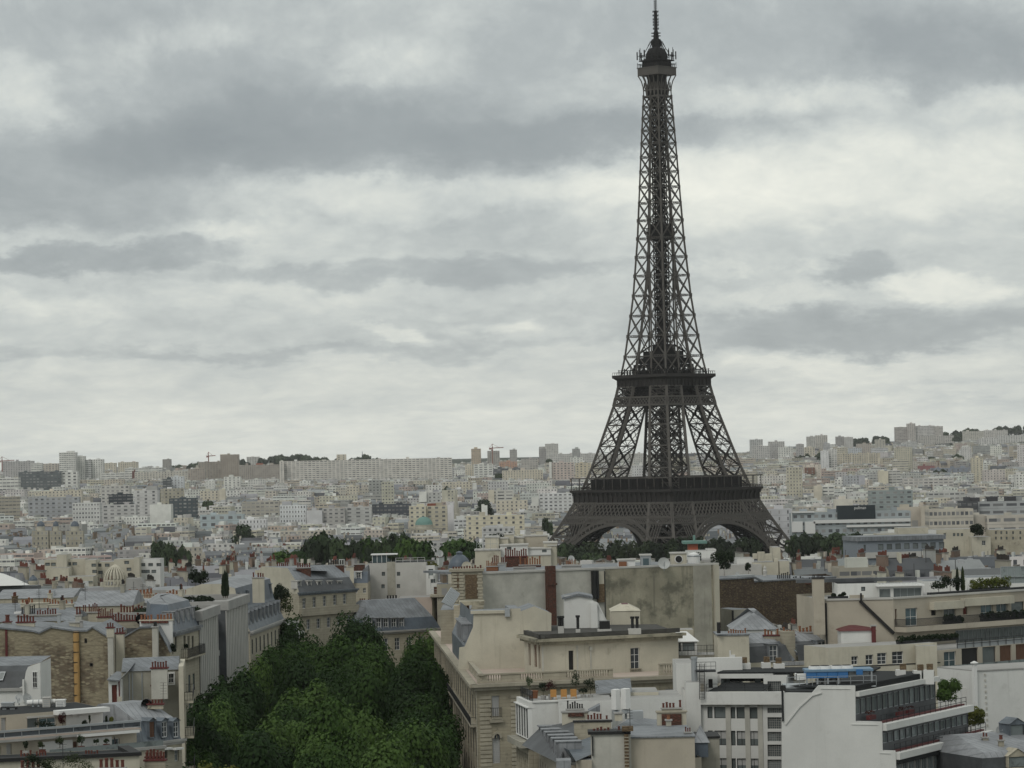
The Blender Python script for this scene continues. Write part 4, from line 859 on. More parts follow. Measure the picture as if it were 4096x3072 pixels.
 fb(M5, 330, 112, 412, 275, 7495, 'central tower of the great hospital slab on the right hill', (.42, .39, .36), .4, 5, 3.4, 20, name='hospital_block', cat='building', group='hospital on the hill')
 fb(M5, 412, 135, 610, 275, 7505, 'white striped main wing of the great hospital slab', (.52, .50, .48), 1.01, 6, 3.4, 20, name='hospital_block', cat='building', group='hospital on the hill')
 fb(M5, 610, 140, 693, 275, 7500, 'end block of the great hospital slab, farthest right', (.45, .42, .39), .8, 5, 3.4, 20, name='hospital_block', cat='building', group='hospital on the hill')
 fb(M5, 445, 238, 805, 305, 7300, 'long low podium below the great hospital slab', (.43, .41, .38), .6, 5, 3.2, 18)
 fb(M5, 900, 190, 1110, 275, 7100, 'cream terraces of flats on the right hill under the wood', (.46, .44, .39), .6, 4, 3, 16)
 fb(M5, 1110, 180, 1355, 260, 7150, 'upper white terraces of flats at the top right hill', (.50, .48, .45), .6, 4, 3, 16)
 fb(M5, 1062, 262, 1260, 335, 6700, 'nearer white ribbed row of flats on the right hill', (.52, .51, .49), .5, 5, 3, 14)
 fb(M5, 1255, 232, 1560, 320, 6750, 'farther white ribbed row of flats reaching the right edge', (.52, .51, .49), .5, 5, 3, 14)
 fb(M5, 890, 348, 985, 500, 5300, 'lone white tower on the right hillside', (.52, .51, .49), .3, 4, 2.9, 16, name='residential_tower', cat='tower block', top=[(895, 338, 930, 352, 3, W_, 0)])
 fb(M5, 990, 460, 1100, 720, 4200, 'lone cream tower with small windows, right', (.52, .48, .38), .35, 5, 2.9, 14, name='residential_tower', cat='tower block')
 fb(M5, 1110, 585, 1330, 720, 3700, 'white and rose flats with rounded gables, right', (.50, .46, .43), .45, 3.5, 2.9, 14)
 fb(M5, 1435, 630, 1540, 790, 3300, 'white ribbed flats at the right edge', W_, .45, 3, 2.9, 14)
 fb(M5, 440, 545, 610, 600, 4600, 'low red and grey shed with a red mast side, right', (.25, .12, .12), 0, name='factory_hall', cat='building', depth=30)
 fb(M5, 600, 565, 985, 625, 4550, 'long blue-grey railway shed on the right', (.22, .24, .28), .3, 8, 6, 40, (.24, .26, .3), 'factory_hall')
 fb(M5, 290, 672, 800, 760, 3200, 'long row of white balconied flats with brown tops, right', (.48, .46, .43), .8, 5, 2.9, 14)
 fb(M5, 545, 812, 920, 870, 2600, 'low office with black awnings under a planted roof, right', (.42, .42, .4), .85, 4, 3.4, 14, name='office_building')
 fb(M5, 225, 968, 465, 1180, 1980, 'office with tall black and buff stripes right of the hotel', (.42, .38, .32), .58, 9, 30, 16, name='office_building')
 fb(M5, 468, 955, 548, 1180, 1975, 'blank buff wall between the striped and the banded office', (.44, .40, .33), 0, depth=14)
 fb(M5, 548, 985, 1003, 1185, 1900, 'buff office with four bands of grey windows, right', (.43, .40, .34), .8, 2.6, 5.5, 18, name='office_building')
 fb(M5, 1003, 1045, 1145, 1180, 1905, 'blank buff annex with one black opening, right', (.44, .41, .355), 0, depth=14)
 fb(M5, 1050, 905, 1600, 1060, 2050, 'black glass office with white bands and black roof boxes, right edge', (.33, .34, .34), .88, 9, 4.6, 20, (.15, .15, .15), 'office_building', top=[(950, 870, 1070, 915, 4, (.06, .06, .065), 0), (1150, 862, 1255, 905, 4, (.06, .06, .065), 0), (1340, 858, 1440, 905, 4, (.06, .06, .065), 0)])
 fb(M5, 880, 905, 1050, 1045, 2045, 'dark glazed wing left of the black glass office', (.08, .085, .09), .8, 4, 4.2, 18, (.15, .15, .15), 'office_building')
 fb(M5, 1145, 1050, 1600, 1180, 1895, 'buff car park like block with deep black openings, right edge', (.42, .39, .34), .9, 9, 5.4, 18, name='office_building')
far_named()
def hotel():
 Y = 1935; T = far_block(M4, 425, 1015, 1640, 1240, Y, 'long white framed hotel with a dark rooftop sign, right of the lattice tower', (.30, .33, .34), .62, 4.2, 4.4, 18, (.34, .36, .37), 'hotel', 'hotel')
 for (x0, y0, x1, y1) in ((425, 1010, 655, 1022), (650, 1100, 1640, 1112), (985, 1150, 1640, 1158), (425, 1115, 540, 1220), (562, 1115, 668, 1235), (420, 1010, 432, 1120)):
  a, b = M4(x0, y0, Y - 1.2), M4(x1, y1, Y - 1.2); m = MB(); m.box(a.x, Y - 1.2, b.z, b.x, Y - .02, a.z); m.build('white_band', WHITEP, T)
 a, b = M4(888, 952, Y), M4(1278, 1032, Y); m = MB(); m.box(a.x, Y - 1, b.z - 3, b.x, Y + 6, a.z)
 s = m.build('sign_box', plain('dark_sign_panel', (.02, .03, .035), .5), T)
 cu = bpy.data.curves.new('sign_lettering', 'FONT'); cu.body = 'pullman'; cu.extrude = .06; cu.size = 1.0
 tmp = bpy.data.objects.new('tmp', cu); COL.objects.link(tmp); me = bpy.data.meshes.new_from_object(tmp.evaluated_get(bpy.context.evaluated_depsgraph_get())); bpy.data.objects.remove(tmp)
 a, b = M4(1060, 955, Y), M4(1180, 1005, Y); xs = [v.co.x for v in me.vertices]; k = (b.x - a.x) / (max(xs) - min(xs)); me.materials.append(WHITEP)
 for v in me.vertices: v.co = (v.co.x * k, -v.co.z * k, v.co.y * k * 1.1)
 o = bpy.data.objects.new('sign_lettering', me); COL.objects.link(o); o.parent = s; o.location = V((a.x, Y - 1.15, b.z + (a.z - b.z) * .38)) - ORG[T.name]
hotel()
def crane(c, x0, x1, y, yb, Y, label):
 a, b, f = c(x0, y, Y), c(x1, y, Y), c((x0 * .75 + x1 * .25), yb, Y); T = thing('tower_crane', label, 'crane', V((f.x, Y, f.z)))
 m = MB(); m.beam(f, (f.x, Y, a.z + 2.5), 1.6); m.build('mast', plain('red_crane_paint', (.25, .12, .10), .6), T)
 m = MB(); m.beam((a.x, Y, a.z), (b.x, Y, a.z + 1), 1.3); m.beam((f.x, Y, a.z + 7), (b.x * .6 + f.x * .4, Y, a.z + 1), .4); m.beam((f.x, Y, a.z + 7), (a.x, Y, a.z), .4); m.beam((f.x, Y, a.z), (f.x, Y, a.z + 7), 1.0); m.box(a.x, Y - 1, a.z - 2, a.x + 4, Y + 1, a.z); m.build('jib', MATS['red_crane_paint'], T)
crane(M3, 985, 1145, 258, 440, 5150, 'tower crane with a long jib on the skyline left of the lattice tower')
crane(M1, -20, 160, 262, 380, 5100, 'thin reddish tower crane on the far left skyline')
crane(M2, 70, 172, 208, 300, 5300, 'pale tower crane beside the heavy brown tower')
def spire(c, x0, x1, yt, yb, Y, label, mat, tower=.35):
 a, b = c(x0, yb, Y), c(x1, yb, Y); top = c((x0 + x1) / 2, yt, Y); w = b.x - a.x; cx = (a.x + b.x) / 2; zb = ground(cx, Y); zs = b.z
 T = thing('church', label, 'church', V((cx, Y, zb)))
 m = MB(); m.lathe((cx, Y, 0), [(w * .62, zs), (w * .5, zs + 1), (w * .2, zs + (top.z - zs) * .62), (.15, top.z)], 8); m.build('spire', mat, T)
 m = MB(); m.box(cx - w * .6, Y - w * .6, zb, cx + w * .6, Y + w * .6, zs); m.build('bell_tower', mat, T)
 for sx in (-1, 1):
  for sy in (-1, 1): m = MB(); m.lathe((cx + sx * w * .5, Y + sy * w * .5, zs), [(w * .12, 0), (w * .1, w * .5), (.05, w * 1.1)], 6); m.build('pinnacle', mat, T)
 m = MB(); m.box(cx + w * .7, Y - 6, zb, cx + w * .7 + 24, Y + 6, zs - 6); m.build('nave', mat, T)
spire(M3, 590, 655, 705, 985, 2480, 'pale stone church spire rising left of the lattice tower', plain('pale_spire_stone', (.36, .345, .29), .9))
spire(M2, 1757, 1797, 515, 628, 3420, 'slate grey church spire in front of the endless white slab', SLATEB)
spire(M2, 1786, 1806, 148, 240, 7000, 'tiny dark church spire on the wooded skyline', SLATEB)
def dome(c, x0, x1, yt, yb, Y, label, mat, drum=5, lantern=True, name='domed_building'):
 a, b = c(x0, yb, Y), c(x1, yb, Y); t = c((x0 + x1) / 2, yt, Y); R = (b.x - a.x) / 2; cx = (a.x + b.x) / 2; h = t.z - b.z; zb = ground(cx, Y + R)
 T = thing(name, label, 'dome', V((cx, Y + R, zb)))
 m = MB(); hl = h * (.84 if lantern else 1); m.lathe((cx, Y + R, b.z), [(R * math.cos(i * .157), hl * math.sin(i * .157)) for i in range(11)], 24); m.build('dome', mat, T, smooth=True)
 if lantern: m = MB(); m.lathe((cx, Y + R, b.z + hl * .97), [(R * .28, 0), (R * .28, h * .08), (R * .33, h * .09), (R * .12, h * .16), (.02, h * .18)], 12); m.build('lantern', mat, T)
 m = MB(); bb = rectp(cx, Y + R, R * 4, R * 2.6, 0); wallfaces(m, bb, zb, b.z - 2.6, (.42, .39, .31), .42, 2.6, 3.2); m.poly([(*p, b.z - 2.6) for p in bb], c=(.12, .13, .145, 0)); m.build('wall', FACADE, T, attr=True)
 m = MB(); m.lathe((cx, Y + R, 0), [(R * 1.02, b.z - 2.61), (R * 1.02, b.z - .4), (R * 1.08, b.z - .3), (R * 1.08, b.z + .1), (R * .9, b.z + .1)], 24); m.build('drum', CREAM, T); KEEP.append((cx, Y + R, R + 3)); return T
dome(M3, 165, 360, 1015, 1105, 2290, 'flat green copper dome among cream roofs left of the lattice tower', COPPER, lantern=False)
dome(M4, -310, -250, 1250, 1290, 2050, 'small grey dome seen under the right arch, left of its twin', ZINC, lantern=True)
dome(M4, -225, -165, 1245, 1285, 2050, 'small grey dome seen under the right arch, right of its twin', ZINC, lantern=True)
for i, (x0, x1, w) in enumerate(((400, 490, 'first'), (580, 645, 'smaller middle'), (775, 870, 'third'))):
 dome(M1, x0, x1, 925, 985, 2050, w + ' slate dome in the row of three on the left', SLATEB, lantern=False)
# ------------------------------------------------------------------ builders for the near buildings
WINM = {}
def winmesh(w, h, style):
 """window in its own frame: x across, z up, the outside towards -y; one mesh (frame and panes)"""
 key = (round(w, 1), round(h, 1), style)
 if key in WINM: return WINM[key]
 w, h = max(.2, key[0]), max(.2, key[1]); m = MB(); fr = {'case': WHITEP, 'dark': SOOT, 'band': GALV, 'block': CONC, 'shut': SHUT, 'brown': SHUTB, 'red': DOORRED, 'hole': SOOT, 'blue': WHITEP, 'half': SOOT}[style]
 gl = {'case': GLASS, 'dark': GLASSG, 'band': GLASSG, 'block': GLASSG, 'blue': GLASSB, 'half': GLASSG}.get(style, GLASS)
 f = .07 if style != 'block' else .03
 if style in ('shut', 'brown', 'red'):
  m.box(-w / 2, 0, 0, w / 2, .05, h, 0); n = max(3, int(h / .22))
  for i in range(n): m.box(-w / 2 + .05, -.03, h * i / n + .03, w / 2 - .05, 0, h * (i + .6) / n, 0)
  m.box(-.02, -.05, 0, .02, -.03, h, 0)
 elif style == 'hole': m.box(-w / 2, 0, 0, w / 2, .05, h, 0)
 else:
  m.box(-w / 2, .04, 0, w / 2, .06, h, 1)
  for a, b in ((-w / 2, -w / 2 + f), (w / 2 - f, w / 2)): m.box(a, -.02, 0, b, .04, h, 0)
  for a, b in ((0, f), (h - f, h)): m.box(-w / 2 + f, -.02, a, w / 2 - f, .04, b, 0)
  nx = {'case': 2, 'blue': 2, 'half': 2, 'dark': 1, 'band': max(1, int(w / .9)), 'block': max(2, int(w / .24))}[style]; ny = {'case': 3 if h > 1.3 else 2, 'blue': 2, 'half': 1, 'dark': 1, 'band': 1, 'block': max(2, int(h / .24))}[style]; g = .05 if style != 'block' else .035
  for i in range(1, nx): x = -w / 2 + w * i / nx; m.box(x - g / 2, -.015, f, x + g / 2, .039, h - f, 0)
  for j in range(1, ny):
   z = h * j / ny
   for i in range(nx): xa, xb = -w / 2 + w * i / nx, -w / 2 + w * (i + 1) / nx; m.box(xa + (f if i == 0 else g / 2), -.012, z - g / 2, xb - (f if i == nx - 1 else g / 2), .038, z + g / 2, 0)
  if style == 'half': m.box(-w / 2 + f, .02, h * .45, w / 2 - f, .037, h - f, 2)
 WINM[key] = m.mesh('window', [fr, gl, SHUT]); return WINM[key]
class Side:
 def __init__(s, sh, i):
  s.sh = sh; s.T = sh.T; n = len(sh.fp); s.A = V((*sh.fp[i][:2], 0)); s.B = V((*sh.fp[(i + 1) % n][:2], 0)); s.u = (s.B - s.A).normalized(); s.L = (s.B - s.A).length; s.n = V((s.u.y, -s.u.x, 0)); s.rz = math.atan2(s.u.y, s.u.x); s.holes = []
 def uz(s, c, x, y, off=0.0):
  d = c.dir(x, y); q = s.A + s.n * off; t = ((q - CAM).dot(s.n)) / d.dot(s.n); p = CAM + d * t; return ((p - s.A).dot(s.u), p.z)
 def p(s, u, z, n=0.0): q = s.A + s.u * u + s.n * n; return V((q.x, q.y, z))
 def box(s, m, u0, u1, z0, z1, n0, n1, mi=0): m.obox(s.p(u0, z0, n0), s.u * (u1 - u0), s.n * (n1 - n0), (0, 0, z1 - z0), mi)
 def rect(s, c, x0, y0, x1, y1, off=0.0):
  a, b = s.uz(c, x0, y0, off), s.uz(c, x1, y1, off); return (min(a[0], b[0]), min(a[1], b[1]), max(a[0], b[0]), max(a[1], b[1]))
 def win(s, r, style='case', rec=.22, hole=True, name='window', sill=True, label=None):
  u0, z0, u1, z1 = r
  if hole: s.holes.append((u0, z0, u1, z1))
  w, h = u1 - u0, z1 - z0; me = winmesh(w, h, style); k = (round(w, 1), round(h, 1))
  o = put(me, name, s.T, s.p((u0 + u1) / 2, z0, -rec if hole else .03), s.rz, (w / max(.2, k[0]), 1, h / max(.2, k[1])))
  if label: o['label'] = label
  return o
 def wins(s, us, z0, w, h, style='case', **k):
  for u in us: s.win((u - w / 2, z0, u + w / 2, z0 + h), style, **k)
 def px(s, c, x0, y0, x1, y1, style='case', **k): return s.win(s.rect(c, x0, y0, x1, y1), style, **k)
class Shell:
 """the walls of one building on a footprint (counter-clockwise); openings are real recesses"""
 def __init__(s, T, fp, z0, z1, mat, name='wall'): s.T = T; s.fp = [tuple(p[:2]) for p in fp]; s.z0 = z0; s.z1 = z1; s.mat = mat; s.name = name; s.sides = {}
 def side(s, i):
  if i not in s.sides: s.sides[i] = Side(s, i)
  return s.sides[i]
 def build(s, cap=None, capz=None):
  m = MB(); n = len(s.fp)
  for i in range(n):
   w = s.side(i); us = {0.0, w.L}; zs = {s.z0, s.z1}; H_ = [(max(0.02, a), max(s.z0, b), min(w.L - .02, c), min(s.z1 - .01, d)) for a, b, c, d in w.holes if c > .05 and a < w.L - .05 and d > s.z0 and b < s.z1]
   for a, b, c, d in H_: us |= {a, c}; zs |= {b, d}
   us = sorted(us); zs = sorted(zs)
   if not H_: m.poly([w.p(0, s.z0), w.p(w.L, s.z0), w.p(w.L, s.z1), w.p(0, s.z1)]); continue
   for a, c in zip(us, us[1:]):
    run = None
    for b, d in zip(zs, zs[1:]):
     mu, mz = (a + c) / 2, (b + d) / 2; op = any(h[0] < mu < h[2] and h[1] < mz < h[3] for h in H_)
     if not op: run = [b, d] if run is None else [run[0], d]
     if (op or d == zs[-1]) and run: m.poly([w.p(a, run[0]), w.p(c, run[0]), w.p(c, run[1]), w.p(a, run[1])]); run = None
   for a, b, c, d in H_:
    r = -.3
    for P0, P1 in (((a, b), (c, b)), ((c, b), (c, d)), ((c, d), (a, d)), ((a, d), (a, b))): m.poly([w.p(*P0), w.p(*P0, r), w.p(*P1, r), w.p(*P1)])
  s.obj = m.build(s.name, s.mat, s.T)
  if cap: m = MB(); m.poly([(*p, capz or s.z1 - .02) for p in s.fp]); m.build('roof', cap, s.T)
  return s.obj
def cornice(T, fp, z, out=.45, h=.5, mat=None, name='cornice', edges=None):
 m = MB(); n = len(fp)
 for i in (edges if edges is not None else range(n)):
  A, B = V((*fp[i][:2], 0)), V((*fp[(i + 1) % n][:2], 0)); u = (B - A).normalized(); nn = V((u.y, -u.x, 0)); a = A - u * .0; L = (B - A).length
  for dz, o, hh in ((0, out, h * .5), (-h * .5, out * .55, h * .5)):
   m.obox(V((a.x, a.y, z + dz)) + nn * .003 - u * o * .9, u * (L + 1.8 * o), nn * o, (0, 0, hh - .004))
 return m.build(name, mat, T)
def rings(T, fp, levels, mats, edgemat=None, name='roof', cap=True):
 """roof built of rings: levels = [(inset per edge, z), ...]"""
 m = MB(); n = len(fp); R = [(insetp(fp, d if isinstance(d, list) else [d] * n), z) for d, z in levels]
 for k in range(len(R) - 1):
  for i in range(n):
   j = (i + 1) % n; party = edgemat and i in edgemat
   m.poly([(*R[k][0][i], R[k][1]), (*R[k][0][j], R[k][1]), (*R[k + 1][0][j], R[k + 1][1]), (*R[k + 1][0][i], R[k + 1][1])], len(mats) - 1 if party else min(k, len(mats) - (2 if edgemat else 1)))
 if cap: m.poly([(*p, R[-1][1]) for p in R[-1][0]], len(mats) - (2 if edgemat else 1))
 return m.build(name, mats, T)
POTM = {}
def potmesh(r, h, mat):
 k = (r, h, mat.name)
 if k not in POTM: m = MB(); m.tube((0, 0, 0), (0, 0, h), r, r * .82, 8); m.tube((0, 0, h * .82), (0, 0, h), r * 1.1, r * 1.05, 8); POTM[k] = m.mesh('chimney_pot', [mat])
 return POTM[k]
def chimney(T, c, x0, x1, yt, yb, Y, depth=.7, n=0, mat=None, pot=None, ph=(.7, 1.1), pr=.19, cap=True, capmat=None, dx=0.0, name='chimney_stack', miss=0, seed=0):
 """slab chimney facing the camera with clay pots on top; x0..x1, yt..yb read from the photograph at distance Y"""
 a, b = c(x0, yt, Y), c(x1, yt, Y); zb = c((x0 + x1) / 2, yb, Y).z; zt = (a.z + b.z) / 2; w = b.x - a.x
 m = MB(); m.obox((a.x, Y, zb), (w, dx, 0), (0, depth, 0), (0, 0, zt - zb - (.16 if cap else 0)), 0)
 if cap: m.obox((a.x - .12, Y - .12, zt - .158), (w + .24, dx, 0), (0, depth + .24, 0), (0, 0, .158), 1)
 pr = min(pr, .34 * w / max(1, n)); o = m.build(name, [mat or CREAM, capmat or CONC], T); r = random.Random(int(x0 * 3 + yt) + seed)
 for i in range(n):
  if r.random() < .08: continue
  h = round(r.uniform(*ph), 1); f = (i + .5) / n; put(potmesh(pr, max(.3, h), pot or TERRA), 'chimney_pot', o, (a.x + w * f, Y + dx * f + depth / 2, zt))
 return o
def railing(T, pts, z, h=1.0, mat=None, name='railing', post=1.2, bars=0, rails=2, w=.05):
 m = MB()
 for a, b in zip(pts, pts[1:]):
  a, b = V((*a[:2], z)), V((*b[:2], z)); d = b - a; n = max(1, int(d.length / post)); e = V((0, 0, h))
  for i in range(n + 1): p = a + d * (i / n); m.beam(p, p + e, w)
  for k in range(rails): zz = V((0, 0, h * (1 - k / max(1, rails)))); m.beam(a + zz, b + zz, w)
  if bars:
   nb = int(d.length / bars)
   for i in range(nb): p = a + d * (i / nb); m.beam(p, p + e, w * .6)
 return m.build(name, mat or RAILM, T)
def leaves(m, c, r, n, size, rnd, sq=(1, 1, 1), lobes=7, inner=.55):
 """crown of leaf-sized faces on several lobes, uneven outline"""
 c = V(c); L = []
 for i in range(lobes):
  a = rnd.uniform(0, 6.283); e = rnd.uniform(-.4, 1.25); q = rnd.uniform(.45, .72); L.append((V((math.cos(a) * math.cos(e) * q * r * sq[0], math.sin(a) * math.cos(e) * q * r * sq[1], math.sin(e) * q * r * sq[2])), r * rnd.uniform(.3, .5)))
 L.append((V((0, 0, -r * .1)), r * .55))
 for _ in range(n):
  o, lr = L[rnd.randrange(len(L))]; z = rnd.uniform(-.65, 1); a = rnd.uniform(0, 6.283); q = math.sqrt(max(0, 1 - z * z)); d = V((q * math.cos(a), q * math.sin(a), z)); k = lr * (rnd.uniform(inner, 1.0) if rnd.random() < .5 else rnd.uniform(.88, 1.1))
  p = c + V((o.x + d.x * k * sq[0], o.y + d.y * k * sq[1], o.z + d.z * k * sq[2])); nn = (d + V((rnd.uniform(-.5, .5), rnd.uniform(-.5, .5), rnd.uniform(-.2, .6)))).normalized(); t = nn.cross(V((rnd.uniform(-1, 1), rnd.uniform(-1, 1), rnd.uniform(-1, 1)))).normalized(); b = nn.cross(t); s = size * rnd.uniform(.6, 1.25)
  m.poly([p - t * s * .5, p + b * s * .34, p + t * s * .55, p - b * s * .34])
def shrub(name, label, p, r, mat=None, n=350, size=.2, sq=(1, 1, 1), pot=None, cat='shrub', group=None, h=None):
 """bush in a tub: crown and tub are its parts"""
 T = thing(name, label, cat, p, group); rnd = random.Random(int(p[0] * 31 + p[1] * 17)); zc = r * sq[2] * .95 + (.45 if pot else 0); m = MB(); leaves(m, (p[0], p[1], p[2] + zc), r, n, size, rnd, sq); m.build('foliage', mat or LEAFD, T)
 m = MB(); m.tube(p, (p[0], p[1], p[2] + zc), .05, .03, 6); m.build('stem', BARK, T)
 if pot: m = MB(); m.tube(p, (p[0], p[1], p[2] + .5), .28, .36, 10); m.build('tub', pot, T)
 return T
def cypress(label, p, h, r, group=None):
 T = thing('cypress', label, 'tree', p, group); rnd = random.Random(int(p[0] * 77)); m = MB()
 for i in range(260): f = rnd.random(); a = rnd.uniform(0, 6.283); rr = r * (1 - f) ** .6 * rnd.uniform(.6, 1.1) * min(1, f * 8 + .4); q = V((p[0] + math.cos(a) * rr, p[1] + math.sin(a) * rr, p[2] + .2 + f * h)); m.poly([q, q + V((.12, .05, .3)), q + V((0, .1, .7)), q + V((-.12, -.05, .3))])
 m.tube((p[0], p[1], p[2] + .3), (p[0], p[1], p[2] + h * .9), r * .55, .03, 8); m.build('foliage', LEAFD, T); m = MB(); m.tube(p, (p[0], p[1], p[2] + .5), .09, .08, 6); m.build('trunk', BARK, T); return T
def dish(label, c, x, y, Y, r, zb=None, az=.4, mat=None):
 """satellite dish: bowl, feed arm and mast"""
 p = c(x, y, Y); T = thing('satellite_dish', label, 'satellite dish', V((p.x, Y, p.z - r * 1.3)), 'satellite dishes')
 m = MB(); d = V((math.sin(az), -math.cos(az), .35)).normalized(); x_ = d.cross(V((0, 0, 1))).normalized(); y_ = x_.cross(d); n = 18; pr = None
 for j in range(5):
  q = j / 4; ring = [p + (x_ * math.cos(6.283 * k / n) + y_ * math.sin(6.283 * k / n)) * r * q - d * r * .28 * (1 - q * q) for k in range(n)]
  if pr:
   for k in range(n): m.poly([pr[k], pr[(k + 1) % n], ring[(k + 1) % n], ring[k]])
  pr = ring
 m.build('bowl', mat or DISHM, T, smooth=True); m = MB(); m.beam(p - y_ * r * .9, p + d * r * .8, .05); m.beam(p + x_ * r * .6, p + d * r * .8, .04); m.beam(p + d * r * .75, p + d * r * .95, .16); m.build('feed_arm', GALV, T)
 m = MB(); m.tube((p.x, Y + .1, p.z - r * 1.3), (p.x, Y + .1, p.z), .07, .07, 6); m.build('mast', GALV, T); return T
def balcony(T, s, u0, u1, z, out=.9, h=1.0, mat=None, rail=None, slab=.25, name='balcony', bars=.25, solid=False):
 m = MB(); s.box(m, u0, u1, z - slab, z, .004, out); o = m.build(name, mat or LIME, T); q = MB()
 if solid:
  s.box(q, u0, u1, z + .002, z + h, out - .08, out); s.box(q, u0, u0 + .06, z + .002, z + h, .01, out - .085); s.box(q, u1 - .06, u1, z + .002, z + h, .01, out - .085)
 else:
  for a, b in ((s.p(u0, z, out - .05), s.p(u1, z, out - .05)), (s.p(u0, z, 0.02), s.p(u0, z, out - .05)), (s.p(u1, z, 0.02), s.p(u1, z, out - .05))):
   d = b - a; q.beam(a + V((0, 0, h)), b + V((0, 0, h)), .06); q.beam(a + V((0, 0, .1)), b + V((0, 0, .1)), .04); n = max(1, int(d.length / bars))
   for i in range(n + 1): e = a + d * (i / n); q.beam(e, e + V((0, 0, h)), .035)
 r = q.build('railing', rail or RAILM, o); return o
def dormer(T, s, u, z, w=1.1, h=1.7, dep=2.0, mat=None, style='case', gable=True, n0=-.35, name='dormer'):
 """dormer window standing in a steep roof: cheeks and little roof, its window a sub-part"""
 m = MB(); a, b = u - w / 2 - .14, u + w / 2 + .14
 s.box(m, a, a + .14, z, z + h + .12, n0 - dep, n0); s.box(m, b - .14, b, z, z + h + .12, n0 - dep, n0); s.box(m, a + .142, b - .142, z + h, z + h + .12, n0 - dep, n0 - .002); s.box(m, a + .142, b - .142, z - .1, z, n0 - dep, n0 + .05)
 t = z + h + .123
 if gable:
  k = .42 * w / 1.1
  for (ua, ub) in ((a - .12, u), (b + .12, u)): m.poly([s.p(ua, t - .03, n0 + .15), s.p(ub, t + k, n0 + .15), s.p(ub, t + k, n0 - dep), s.p(ua, t - .03, n0 - dep)])
  m.poly([s.p(a - .1, t - .03, n0), s.p(b + .1, t - .03, n0), s.p(u, t + k - .02, n0)])
 else: s.box(m, a - .1, b + .1, t, t + .1, n0 - dep, n0 + .2)
 o = m.build(name, mat or ZINCD, T); me = winmesh(w, h, style); k = (round(w, 1), round(h, 1)); q = put(me, 'window', o, s.p(u, z, n0 - .12), s.rz, (w / max(.2, k[0]), 1, h / max(.2, k[1]))); return o
def skylight(T, corners, mat=None):
 m = MB(); a, b, c, d = [V(p) for p in corners]; n = (b - a).cross(d - a).normalized(); n = n if n.z > 0 else -n
 m.obox(a + n * .01, b - a, d - a, n * .1, 0); e = n * .112; m.poly([a * .9 + c * .1 + e, b * .9 + d * .1 + e, c * .9 + a * .1 + e, d * .9 + b * .1 + e], 1); return m.build('skylight', [GALV, mat or GLASSG], T)
